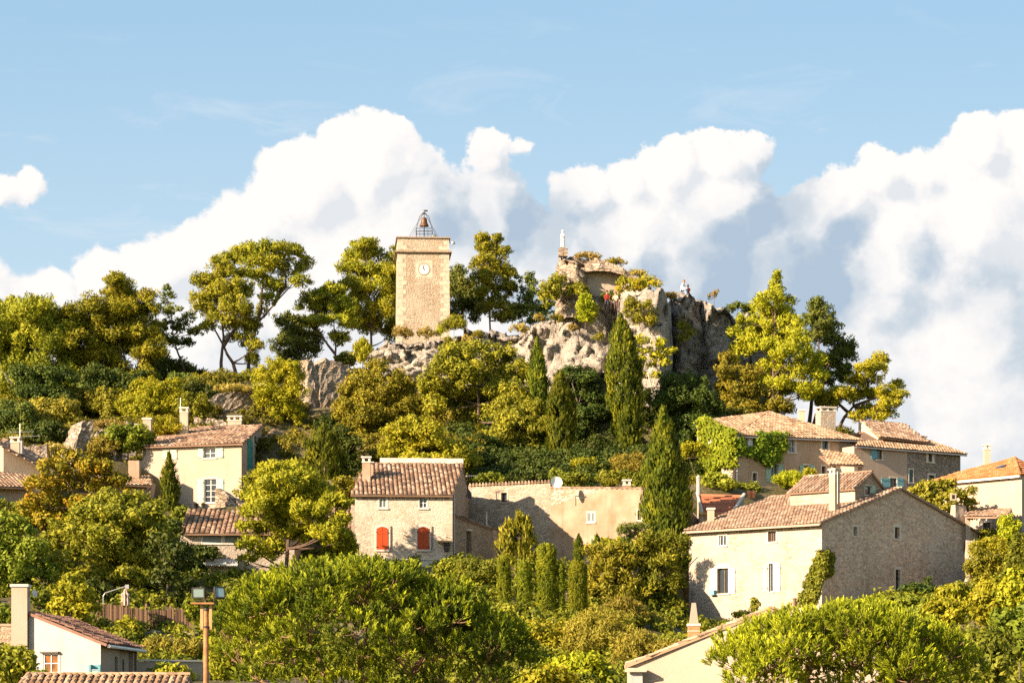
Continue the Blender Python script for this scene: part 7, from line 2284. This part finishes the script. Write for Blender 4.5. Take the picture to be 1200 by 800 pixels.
tree('palm', 'small palm with drooping brown green fronds by the ochre wall', 'palm', (742, 665), 178,
     [(738, 618, 12, 4), (752, 618, 9, 4), (728, 622, 7, 3), (746, 626, 10, 4), (736, 632, 7, 3)], 'fine', M_lf_pine2, trunk_r=.12)
GC = 'conifers below the big cypress'
tree('cedar_tree', 'wide ragged conifer with layered sprays left of the large house', 'conifer', (775, 770), 167,
     [(770, 634, 20, 9), (795, 640, 12, 11), (748, 644, 18, 8), (778, 656, 22, 10), (755, 660, 20, 9), (798, 662, 8, 12), (735, 652, 12, 6), (772, 676, 22, 10), (790, 690, 14, 12), (760, 692, 18, 10), (778, 708, 20, 12), (795, 718, 9, 12), (765, 722, 18, 10), (785, 738, 14, 10)], 'pine', M_lf_olivecyp, M_bark_dark, trunk_r=.25, group=GC, sub=.32)
tree('cedar_tree', 'low yellow tipped conifer spreading right of the clipped columns', 'conifer', (712, 745), 166,
     [(700, 644, 12, 7), (718, 648, 16, 8), (735, 660, 16, 8), (708, 664, 18, 8), (695, 676, 14, 8), (722, 678, 18, 9), (742, 688, 14, 9), (705, 692, 18, 8), (728, 702, 18, 9)], 'pine', M_lf_oak, M_bark_dark, trunk_r=.18, group=GC, sub=.32)
bush('shrub', 'golden shrub at the foot of the ochre wall', 'shrub', 722, 640, 24, 12, 179, 'bush', M_lf_bright)
GB = 'olive shrubs on the bank in front'
for i, (cx, cy, rx, ry, Y, sty, mt, lab) in enumerate([
    (560, 672, 34, 20, 170, 'bush', M_lf_broad2, 'dark green bush right of the stone annex door'),
    (530, 664, 20, 10, 172, 'bush', M_lf_broad, 'light green bush before the corner of red shuttered house'),
    (640, 752, 44, 26, 148, 'oak', M_lf_bright2, 'yellow green mound under the tallest clipped column'),
    (705, 745, 46, 32, 146, 'fine', M_lf_oak2, 'broad olive mound right of the clipped columns'),
    (755, 770, 40, 30, 140, 'fine', M_lf_oak2, 'olive mound touching the cream gable rake'),
    (680, 790, 44, 24, 124, 'broad', M_lf_bright, 'yellow leaved bush at the bottom right of centre'),
    (612, 778, 30, 26, 132, 'broad', M_lf_broad2, 'fresh green bush beside the dark side of the stone pine'),
    (572, 745, 22, 18, 150, 'oak', M_lf_broad2, 'green bush below the leftmost clipped column'),
    (730, 720, 30, 20, 156, 'fine', M_lf_oak2, 'small olive bush above the broad olive mound'),
    (640, 800, 34, 20, 116, 'broad', M_lf_bright2, 'low bush at the bottom edge between pine and cream gable'),
    (760, 738, 26, 20, 158, 'fine', M_lf_oak2, 'olive bush at the foot of the ragged conifer'),
]):
    bush('shrub', lab, 'shrub', cx, cy, rx, ry, Y, sty, mt, group=GB, lobes=8)
# terrace above the long wall
GE = 'terrace planting above the long wall'
for (cx, cy, rx, ry, Y, sty, mt, lab) in [
    (685, 546, 22, 10, 206, 'bush', M_lf_bright2, 'rounded clipped bright shrub on the terrace'),
    (740, 545, 26, 14, 206, 'fine', M_lf_oak2, 'large rounded grey green shrub on the terrace'),
    (716, 560, 18, 9, 199, 'bush', M_lf_broad, 'leafy green shrub left of the chimney block'),
    (672, 562, 20, 8, 199, 'bush', M_lf_broad2, 'dark hedge plant right of the satellite dish'),
    (748, 562, 18, 10, 199, 'bush', M_lf_broad2, 'green shrub right of the chimney block'),
    (620, 558, 30, 7, 201, 'bush', M_lf_dark_shade, 'shaded hedge strip behind the left long wall'),
    (575, 560, 20, 6, 201, 'bush', M_lf_broad2, 'small hedge end near the antenna mast'),
    (652, 556, 10, 6, 200, 'bush', M_lf_broad2, 'green bush directly above the satellite dish')]:
    bush('shrub', lab, 'shrub', cx, cy, rx, ry, Y, sty, mt, group=GE, lobes=6)
tree('vine_tree', 'bright yellow vine on an arch left of the ivy covered wall', 'vine', (815, 562), 205,
     [(806, 524, 9, 5), (818, 524, 9, 5), (802, 534, 6, 6), (826, 532, 6, 7), (812, 530, 8, 5)], 'bush', M_lf_bright, M_bark_dark, trunk_r=.06)
for (cx, cy, rx, ry, Y, sty, mt, lab) in [
    (838, 566, 26, 11, 200, 'broad', M_lf_broad, 'leafy green bushes below the ivy covered wall'),
    (875, 572, 18, 8, 202, 'bush', M_lf_broad2, 'dark low hedge below the small square window'),
    (812, 566, 10, 9, 200, 'bush', M_lf_oak, 'ochre shrub left of the white flue pipe'),
    (925, 561, 20, 9, 203, 'fine', M_lf_bright, 'feathery yellow shrub under the sage shutters'),
    (948, 556, 9, 6, 203, 'fine', M_lf_bright2, 'small feathery shrub beside the porch')]:
    bush('shrub', lab, 'shrub', cx, cy, rx, ry, Y, sty, mt, group='shrubs in front of the ivy clad house', lobes=6)

# slope bushes upper left
GS = 'bushes on the dry slope at the left'
for (cx, cy, rx, ry, Y, sty, mt, lab) in [
    (186, 464, 36, 24, 224, 'bush', M_lf_bright, 'tall yellow bush under the thin leaning pine'),
    (160, 478, 26, 16, 222, 'bush', M_lf_bright2, 'yellow green bush above the rocky ochre slope'),
    (226, 478, 24, 20, 221, 'bush', M_lf_oak, 'olive bush left of the villa mast'),
    (150, 512, 32, 16, 207, 'oak', M_lf_broad2, 'spreading bush right of the stepped ruin'),
    (188, 500, 26, 12, 213, 'fine', M_lf_bright2, 'feathery bush behind the villa side chimney'),
    (120, 522, 22, 12, 206, 'bush', M_lf_oak2, 'bush at the right foot of the stepped ruin'),
    (232, 452, 22, 10, 236, 'oak', M_lf_broad2, 'dark bush below the crossing pine stems'),
    (262, 448, 20, 8, 238, 'oak', M_lf_pine2, 'low dark bush along the ridge under the pines'),
    (290, 446, 16, 8, 238, 'oak', M_lf_broad2, 'rounded green bush on the ridge left of the yellow tree'),
    (210, 448, 18, 12, 238, 'oak', M_lf_pine2, 'low scrub at the foot of the thin leaning pine'),
    (100, 474, 34, 24, 228, 'oak', M_lf_oak, 'rough bush under the big pointed pine'),
    (60, 488, 36, 24, 222, 'oak', M_lf_oak2, 'rough bush under the far left pine'),
    (16, 492, 34, 24, 220, 'oak', M_lf_pine2, 'dark bush behind the ochre gable chimney'),
    (112, 452, 28, 22, 236, 'oak', M_lf_pine2, 'shaded scrub between the two left pines'),
    (130, 474, 26, 20, 226, 'oak', M_lf_oak, 'olive scrub left of the tall yellow bush'),
    (60, 508, 26, 14, 208, 'oak', M_lf_dark_shade, 'dark hedge behind the television antenna'),
    (380, 446, 22, 10, 244, 'oak', M_lf_oak, 'scrub on the ridge above the jagged ruin'),
    (425, 410, 12, 12, 247, 'cypress', M_lf_bright2, 'upright bright bush left of the tower rock'),
    (330, 432, 16, 9, 244, 'oak', M_lf_oak, 'scrub on the ridge behind the yellow tree'),
    (405, 420, 14, 8, 248, 'oak', M_lf_pine2, 'scrub below the spreading light pine'),
    (385, 500, 18, 14, 222, 'oak', M_lf_dark_shade, 'dark foliage at the foot of the jagged ruin'),
    (240, 540, 10, 8, 220, 'oak', M_lf_oak, 'bush hidden behind the villa')]:
    if 'hidden' in lab: continue
    bush('shrub', lab, 'shrub', cx, cy, rx, ry, Y, sty, mt, group=GS, lobes=6)

# garden bottom left
GF = 'garden shrubs at the lower left'
for (cx, cy, rx, ry, Y, sty, mt, lab) in [
    (14, 778, 30, 24, 113, 'broad', M_lf_broad, 'leafy shrub before the tall slab chimney'),
    (48, 794, 12, 7, 112, 'broad', M_lf_broad2, 'low leafy shrub under the orange window'),
    (150, 735, 12, 12, 146, 'broad', M_lf_bright2, 'round bright bush on the retaining wall'),
    (182, 760, 20, 14, 140, 'fine', M_lf_oak2, 'grey green lavender mound right of the cottage'),
    (218, 762, 18, 14, 139, 'fine', M_lf_oak2, 'grey green lavender mound left of the light pole'),
    (205, 792, 22, 12, 118, 'broad', M_lf_bright2, 'bright weeds at the foot of the light pole'),
    (228, 714, 12, 14, 138, 'pine', M_lf_umbrella, 'green pine sapling left of the light pole'),
    (10, 722, 22, 14, 140, 'oak', M_lf_broad2, 'hedge behind the low boundary wall'),
    (190, 788, 14, 10, 126, 'broad', M_lf_broad2, 'weeds in front of the garden wall'),
    (262, 770, 20, 26, 124, 'pine', M_lf_yel, 'scrubby growth right of the light pole')]:
    bush('shrub', lab, 'shrub', cx, cy, rx, ry, Y, sty, mt, group=GF, lobes=7)

bush('shrub', 'olive shrub beside the left wall of the red shuttered house', 'shrub', 372, 585, 22, 16, 190, 'oak', M_lf_oak, lobes=7)
bush('shrub', 'rough shrub behind the low tiled lean-to roof', 'shrub', 404, 588, 14, 12, 192, 'oak', M_lf_broad2, lobes=6)
bush('shrub', 'low shrub between strip window roof and villa wall', 'shrub', 300, 600, 20, 10, 196, 'oak', M_lf_broad2, lobes=6)
bush('shrub', 'dusty shrub at the left rear corner of the red shuttered house', 'shrub', 402, 571, 16, 13, 188, 'oak', M_lf_oak, lobes=6)
bush('shrub', 'green shrub at the foot of the small pointed cypress', 'shrub', 213, 606, 16, 14, 192, 'oak', M_lf_broad2, lobes=6)
bush('shrub', 'dull green shrub on bare ground below the barred slit window', 'shrub', 1070, 712, 30, 12, 158, 'oak', M_lf_broad2, lobes=8)
bush('shrub', 'yellowish shrub in front of the gable right corner', 'shrub', 1108, 716, 26, 14, 146, 'broad', M_lf_bright2, lobes=8)
bush('shrub', 'low olive shrub at the foot of the gable left part', 'shrub', 1015, 712, 26, 8, 166, 'oak', M_lf_oak, lobes=8)
bush('shrub', 'sunny shrub hiding the foot of the low tiled lean-to', 'shrub', 398, 640, 20, 20, 174, 'pine', M_lf_yel, lobes=8)
tree('pine_tree', 'low bushy pine filling the gap between pointed pine and leaning pine', 'pine', (205, 470), 247,
     [(180, 425, 16, 10), (200, 432, 16, 10), (222, 436, 14, 8), (190, 446, 18, 10), (215, 450, 18, 8), (240, 444, 12, 7)], 'pine', M_lf_pine2, trunk_r=.15, group=GL)
tree('oak_tree', 'bushy oak on the ridge below the dense dark pine', 'tree', (255, 470), 240,
     [(238, 446, 16, 9), (258, 444, 16, 8), (278, 446, 16, 8), (296, 442, 14, 8), (250, 458, 16, 8), (275, 458, 16, 7)], 'oak', M_lf_oak, M_bark_dark, trunk_r=.14, group=GL)
tree('shade_toned_oak', 'tall tree added dark for a shade pocket on the slope under the far left pine', 'tree', (50, 530), 226,  # this and the next two dark crowns are added in place of shade
     [(30, 440, 16, 12), (52, 446, 18, 12), (74, 442, 14, 12), (38, 462, 18, 13), (62, 466, 18, 13), (48, 484, 18, 12), (80, 474, 12, 12)], 'oak', M_lf_dark_shade, M_bark_dark, trunk_r=.2, group='dark trees added for shade on the left slope')
tree('shade_toned_oak', 'tree added dark for a shade pocket on the slope under the big pointed pine', 'tree', (132, 505), 230,
     [(112, 440, 14, 12), (132, 446, 16, 12), (150, 450, 14, 12), (122, 462, 16, 12), (142, 468, 16, 12), (165, 444, 10, 10)], 'oak', M_lf_dark_shade, M_bark_dark, trunk_r=.2, group='dark trees added for shade on the left slope')
tree('shade_toned_oak', 'tree added dark for a shade pocket between the yellow bush and the ridge scrub', 'tree', (238, 500), 230,
     [(222, 456, 12, 10), (240, 462, 14, 10), (230, 474, 14, 10), (250, 478, 10, 9)], 'oak', M_lf_dark_shade, M_bark_dark, trunk_r=.16, group='dark trees added for shade on the left slope')
tree('shade_toned_oak', 'tree added dark for a shade pocket right of the huge rounded light green tree', 'tree', (206, 740), 172,  # dark crown added in place of shade beside the big tree
     [(200, 622, 12, 14), (208, 645, 14, 16), (200, 668, 16, 14), (214, 690, 14, 14), (228, 668, 12, 12), (190, 700, 16, 12)], 'oak', M_lf_dark_shade, M_bark_dark, trunk_r=.2, group='dark trees added for shade in the lower garden')
# right side trees
tree('fig_tree', 'big leaved fig bush behind the shaded gable roof', 'tree', (1110, 640), 190,
     [(1085, 572, 14, 7), (1105, 570, 14, 7), (1072, 578, 10, 6), (1095, 584, 16, 8), (1120, 582, 14, 9), (1135, 590, 10, 8), (1108, 596, 14, 8), (1128, 602, 14, 9), (1140, 576, 6, 4)], 'broad', M_lf_broad, M_bark_dark, trunk_r=.15)
for (cx, cy, rx, ry, Y, sty, mt, lab) in [
    (1182, 618, 14, 18, 172, 'bush', M_lf_bright, 'upright bright bush right of the porch'),
    (1160, 642, 24, 14, 170, 'bush', M_lf_bright2, 'yellow bush below the porch'),
    (1195, 650, 16, 26, 158, 'bush', M_lf_broad2, 'dark green conical shrub at right edge'),
    (1152, 662, 22, 20, 160, 'bush', M_lf_oak, 'ochre bush against the right end of the gable'),
    (1120, 700, 26, 16, 150, 'broad', M_lf_autumn, 'reddish leaved bush under the gable right part'),
    (1075, 692, 22, 8, 166, 'oak', M_lf_dark_shade, 'dark creeper mound at the gable foot'),
    (1170, 705, 34, 30, 140, 'broad', M_lf_bright2, 'wide yellow leafy bush at right'),
    (1195, 740, 34, 34, 122, 'broad', M_lf_broad2, 'dark leafy bush at lower right edge'),
    (1160, 770, 36, 32, 112, 'broad', M_lf_broad2, 'leafy bush in the lower right corner'),
    (1195, 690, 26, 26, 134, 'broad', M_lf_bright2, 'loose yellow bush at right frame edge')]:
    bush('shrub', lab, 'shrub', cx, cy, rx, ry, Y, sty, mt, group='bushes at the right edge', lobes=8)
tree('conifer', 'little conifer tip against the gable right of the barred slit', 'conifer', (1088, 700), 170, [(1088, 680, 3, 4), (1088, 688, 5, 4), (1088, 695, 7, 4)], 'fine', M_lf_dark_shade, trunk_r=.04)
bush('creeper', 'yellow green creeper at the foot of the large house facade', 'creeper', 874, 721, 15, 4, 169.5, 'bush', M_lf_bright2, dep=.4)
bush('creeper', 'brown green creeper climbing below the narrow white shutter', 'creeper', 884, 708, 4, 9, 173.5, 'bush', M_lf_oak, dep=.4)

# corner ivy on the large house
def corner_ivy():
    f, g, H = BH
    rng = np.random.default_rng(77); cl = []
    for i in range(420):
        t = rng.random()
        px = 944 + 22 * t ** .8 + rng.uniform(-1, 1) * (10 - 6 * t); py = 708 - 62 * t
        if rng.random() < .35: px, py = rng.uniform(964, 972), rng.uniform(650, 672); 
        if px > 972 and py > 708 - (px - 940) * .9 + 8: px -= 12
        w = f if px < 963 else g
        p = w.P(w.u(px), w.z(px, py), .05); r = rng.uniform(.12, .24)
        cl.append((p.x, p.y, p.z, r, r, r))
    P, D, T = blob_points(rng, cl, STY['ivy'], .5, .6)
    o = leaf_obj('ivy', P, D, T, STY['ivy'], M_lf_broad2, rng)
    o.parent = H.root; o.matrix_parent_inverse = Matrix_T(-H.root.location)
corner_ivy()

# ------------------------------------------------------------------ stone pines in the foreground
def stone_pine(label, base, Y, clumps, mat, seed, n_tuft=1.0, trunk_r=.24, forks=None, lowmat=None, blade=(.17, .034), tuft=(.30, 16)):
    rng = np.random.default_rng(seed); rnd = random.Random(seed)
    s = Y / F
    b = Vector((X_(base[0], Y), Y, 0)); root = empty('stone_pine', b, label, 'pine')
    cl = []
    for (cx, cy, rx, ry, dy) in clumps:
        p = W(cx, cy, Y + dy); cl.append((p - b, rx * s, ry * s))
    # tufts: needle brushes on a lumpy shell
    TP, TD, TT = [], [], []
    for (c, rx, rz) in cl:
        area = 12.6 * ((rx * rx + 2 * rx * rz) / 3)
        n = int(area * 13 * n_tuft)
        d = rdirs(rng, n); d[:, 2] += .25; d = unit(d)
        keep = (d[:, 2] > -.35); d = d[keep]; n = len(d)
        r = rng.uniform(.45, 1.05, n) ** .55
        P = np.array(c) + d * np.array([rx, rx, rz]) * r[:, None]
        TP.append(P); TD.append(unit(d * .8 + np.array([0, 0, .75]) + rng.normal(size=(n, 3)) * .22)); TT.append(rng.random(n))
    TP = np.concatenate(TP); TD = np.concatenate(TD); TT = np.concatenate(TT)
    L, nb = tuft
    rep = np.repeat(np.arange(len(TP)), nb); n = len(rep)
    t = rng.random(n)
    a0 = TP[rep] + TD[rep] * (t * L)[:, None]
    dirv = unit(TD[rep] * (.75 + .6 * t)[:, None] + rdirs(rng, n) * .62)
    bl = blade[0] * rng.uniform(.7, 1.2, n) * (1.1 - .35 * t); bw = blade[1] * rng.uniform(.8, 1.3, n)
    sd_ = unit(np.cross(dirv, rdirs(rng, n)))
    v = np.stack([a0 - sd_ * (bw / 2)[:, None], a0 + sd_ * (bw / 2)[:, None], a0 + dirv * bl[:, None] + sd_ * (bw * .3)[:, None], a0 + dirv * bl[:, None] - sd_ * (bw * .3)[:, None]], 1).reshape(-1, 3)
    f = np.arange(4 * n).reshape(n, 4)
    T = np.clip(TT[rep] * .45 + .45 * t + .1 * rng.random(n), 0, 1)  # tuft bases toned darker, shade inside the crown put into leaf colour
    me = np_mesh('crown', v, f, T); me.materials.append(mat); LEAFCOUNT[0] += n
    o = bpy.data.objects.new('crown', me); link(o); o.parent = root
    mb = MB(); hubs = []
    for st in forks:
        pts = [W(q[0], q[1], Y + (q[2] if len(q) > 2 else 0)) - b for q in st]
        fine = []
        for i in range(len(pts) - 1):
            for tt in (0, .5):
                j = pts[i].lerp(pts[i + 1], tt)
                if tt: j = j + Vector((rnd.uniform(-.07, .07), rnd.uniform(-.07, .07), 0))
                fine.append(j)
        fine.append(pts[-1]); nn = len(fine)
        rr = [trunk_r * (1 - .78 * i / (nn - 1)) * (1 if st is forks[0] else .62) for i in range(nn)]
        mb.tube(fine, rr, 8); hubs += list(zip(fine[1:], rr[1:]))
    for (c, rx, rz) in cl:
        c = Vector(c)
        lowh = [h for h in hubs if h[0].z < c.z] or hubs
        h0, hr = min(lowh, key=lambda h: (h[0] - c).length)
        mid = h0.lerp(c, .5) + Vector((0, 0, -.1)); pts = bez(h0, mid, c, 4)
        r0 = min(.05, hr * .6)
        mb.tube(pts, [r0 * (1 - i / 5.5) for i in range(5)], 5)
        for k in range(5):
            e = Vector((rnd.uniform(-1, 1) * rx, rnd.uniform(-1, 1) * rx, rnd.uniform(-.2, 1) * rz)) * .85; st = pts[1 + k % 4]
            mb.tube(bez(st, st.lerp(c + e, .5) + Vector((0, 0, -.08)), c + e, 3), [r0 * .45, r0 * .3, .012, .007], 4)
    tr = mb.build('trunk', M_bark_stone, root)
    tr.matrix_parent_inverse = Matrix(); tr.parent = root
    return root
M_bark_stone = bark_mat('stone_pine_bark', (0.16, 0.09, 0.055), (0.36, 0.22, 0.13))

def dome(cx, cy, rx, ry, n, seed, size, squash=.72, fill=.5, Y=90, ydepth=1.0, pw=2.0, lowcut=.35):
    """clump positions over an umbrella shaped crown (frame px)"""
    rnd = random.Random(seed); out = []
    i = 0
    while len(out) < n and i < n * 30:
        i += 1
        a = rnd.uniform(-1, 1); d = rnd.uniform(-1, 1)
        if a * a + d * d > 1: continue
        h = (1 - (a * a + d * d) ** (pw / 2)) ** .5
        k = rnd.uniform(1 - fill, 1)
        px = cx + a * rx * .93; py = cy - h * ry * (k if rnd.random() > .5 else 1) + rnd.uniform(-.06, .06) * ry
        if h < .25: py += rnd.uniform(0, lowcut) * ry
        sz = size * rnd.uniform(.75, 1.3)
        dy = d * rx * Y / F * ydepth
        if all((px - o[0]) ** 2 + (py - o[1]) ** 2 + ((dy - o[4]) * F / Y) ** 2 > (sz * .75) ** 2 for o in out):
            out.append((px, py, sz, sz * squash, dy))
    return out

Yp = 92
c1 = dome(402, 764, 152, 88, 74, 5, 24, Y=Yp, pw=2.6)
c1 += dome(528, 792, 84, 88, 40, 6, 23, Y=Yp, pw=2.4)
c1 += [(282, 722, 20, 14, -1), (300, 750, 24, 15, -1.5), (335, 775, 26, 15, -2), (275, 770, 20, 14, -1), (380, 785, 26, 16, -2), (430, 790, 24, 14, -2), (300, 795, 26, 14, -1.4), (262, 742, 12, 10, 0), (480, 775, 24, 15, -1.8), (350, 760, 22, 12, -2.6), (420, 768, 22, 12, -2.8), (520, 795, 26, 15, -1), (570, 790, 24, 14, -.5), (400, 805, 26, 14, -2), (460, 805, 26, 14, -2), (345, 800, 24, 14, -2), (310, 775, 24, 13, -1.8)]
stone_pine('huge umbrella shaped stone pine filling the bottom left of centre', (420, 1000), Yp, c1, M_lf_umbrella, 21, 1.0, .26,
           [[(420, 960), (400, 860), (360, 790), (325, 745), (300, 715)], [(405, 880), (395, 820), (372, 765), (345, 715)], [(410, 900), (422, 830), (425, 770), (430, 710)], [(425, 900), (470, 820), (500, 760), (520, 715)], [(400, 870), (340, 820), (290, 785)], [(430, 930), (520, 850), (570, 780)]])
Yq = 86
c2 = dome(985, 798, 150, 68, 72, 8, 23, Y=Yq, pw=2.4)
c2 += [(880, 760, 20, 15, -1), (862, 778, 18, 12, -1), (905, 780, 22, 15, -1.5), (950, 775, 24, 14, -2), (1000, 778, 24, 14, -2), (1060, 770, 24, 15, -1.5), (1110, 765, 22, 16, -1), (1135, 785, 20, 14, 0), (930, 745, 22, 14, -2.5), (990, 742, 22, 14, -2.8), (1050, 740, 22, 14, -2.5), (1085, 795, 26, 14, -1.5), (920, 800, 22, 14, -1.5), (1020, 800, 24, 14, -2), (935, 788, 24, 14, -.5), (965, 792, 24, 14, .5), (1000, 792, 24, 14, 0), (1035, 790, 24, 14, 1), (1065, 788, 24, 14, .5), (900, 795, 20, 12, .5), (955, 760, 22, 13, 1), (1020, 758, 22, 13, 1), (1120, 800, 24, 14, 0), (985, 812, 28, 14, -1), (1050, 812, 28, 14, -1), (870, 800, 18, 12, -.5)]
stone_pine('golden green stone pine at the bottom right in front of the shaded gable', (990, 1000), Yq, c2, M_lf_rightpine2, 33, 1.0, .22,
           [[(990, 980), (985, 880), (960, 820), (925, 770), (900, 745)], [(985, 890), (990, 820), (1000, 760), (1010, 720)], [(990, 900), (1030, 830), (1070, 775), (1090, 740)], [(975, 850), (945, 800), (950, 740)], [(985, 870), (900, 810), (865, 775)]])

# ------------------------------------------------------------------ ground cover on the hill (uncountable)
def undergrowth(name, label, polys, n_cl, mat, style, seed, r=(.3, .8), group=None):
    rng = np.random.default_rng(seed); cl = []
    tot = sum(p[4] for p in polys)
    for (x0, x1, ya, yb, wgt) in polys:      # frame x range, distance range
        n = int(n_cl * wgt / tot)
        px = rng.uniform(x0, x1, n); Y = rng.uniform(ya, yb, n)
        X = (px - 600) / F * Y
        z = terr(X, Y)
        rr = rng.uniform(*r, n)
        for a, b, c, q in zip(X, Y, z, rr): cl.append((a, b, c + q * .25, q, q, q * .7))
    P, D, T = blob_points(rng, cl, STY[style], .55, .55, .8)
    o = leaf_obj(name, P, D, T, STY[style], mat, rng)
    tag(o, label, None, None, 'stuff')
undergrowth('undergrowth', 'low scrub and weeds covering the upper wooded slope', [(-60, 420, 208, 250, 4), (395, 560, 200, 238, 3), (845, 1010, 222, 246, 2)], 2600, M_lf_scrub, 'oak', 61)
undergrowth('undergrowth', 'green weeds and low plants covering the lower garden slopes', [(-60, 240, 135, 192, 3), (250, 420, 135, 190, 3), (420, 830, 122, 178, 5), (820, 1000, 125, 166, 2), (1000, 1260, 120, 176, 3), (1140, 1260, 165, 192, 1)], 3600, M_lf_scrub2, 'broad', 62)
undergrowth('undergrowth', 'dark shaded undergrowth below the cliff and wood', [(540, 860, 203, 236, 3)], 1300, M_lf_dark_shade, 'oak', 63)  # shade on this ground cover comes from the dark leaf colour

# small tufts on the rocks
def tufts(specs):
    for (px, py, w, h, Y, mat, lab) in specs:
        s = Y / F
        tree('shrub', lab, 'shrub', (px, None), Y, [(px - w * .3, py, w * .45, h * .5), (px + w * .3, py + 1, w * .4, h * .45), (px, py - h * .2, w * .4, h * .5)], 'fine', mat, M_bark_dark, trunk_r=.025, zb=Z_(py + h * .7, Y), group='dry tufts on the rocks', depth=.8)
tufts([(472, 390, 16, 12, 237.5, M_lf_dry, 'yellow tuft at the left foot of the clock tower'), (500, 391, 16, 10, 238, M_lf_dry, 'yellow tuft at the middle foot of the clock tower'),
       (516, 388, 7, 9, 238.5, M_lf_bright, 'small yellow tuft near the right foot of the clock tower'), (532, 380, 20, 14, 241, M_lf_oak, 'olive shrub at the right tower corner'),
       (526, 401, 10, 9, 237.5, M_lf_oak, 'olive tuft in the rock below the tower'), (610, 385, 16, 6, 238, M_lf_dry, 'dry grass patch on the pale rock crest'),
       (548, 398, 9, 8, 239, M_lf_dry, 'ochre tuft in a rock hollow right of the tower'), (652, 372, 10, 6, 236, M_lf_oak, 'olive tuft left of the rock shoulder'),
       (672, 384, 8, 6, 235, M_lf_dry, 'dry tuft on the rounded rock face'), (560, 392, 8, 6, 239, M_lf_oak, 'small tuft on the rock ledge right of the tower'),
       (633, 372, 9, 5, 237, M_lf_dry, 'dry tuft on the rock crest left of the boulder'), (690, 300, 20, 4, 238.4, M_lf_dry, 'dry grass on the chapel vault, left part'),
       (722, 307, 18, 5, 238.2, M_lf_autumn, 'reddish grass on the chapel vault, middle part'), (748, 320, 14, 5, 238, M_lf_dry, 'dry grass on the chapel vault, right part'),
       (786, 346, 12, 5, 238, M_lf_dry, 'ochre grass at the top left of the shaded cliff'), (702, 395, 9, 7, 235, M_lf_oak, 'bush in the rock notch left of the tall cypress'),
       (275, 455, 30, 5, 224.5, M_lf_dry, 'dry grass fringe on the long ruined slope wall'), (128, 498, 26, 6, 208, M_lf_dry, 'dry grass on the rocky ochre slope'),
       (60, 524, 20, 5, 201, M_lf_dry, 'ochre grass behind the rubble blocks')])
print('LEAVES', LEAFCOUNT[0])
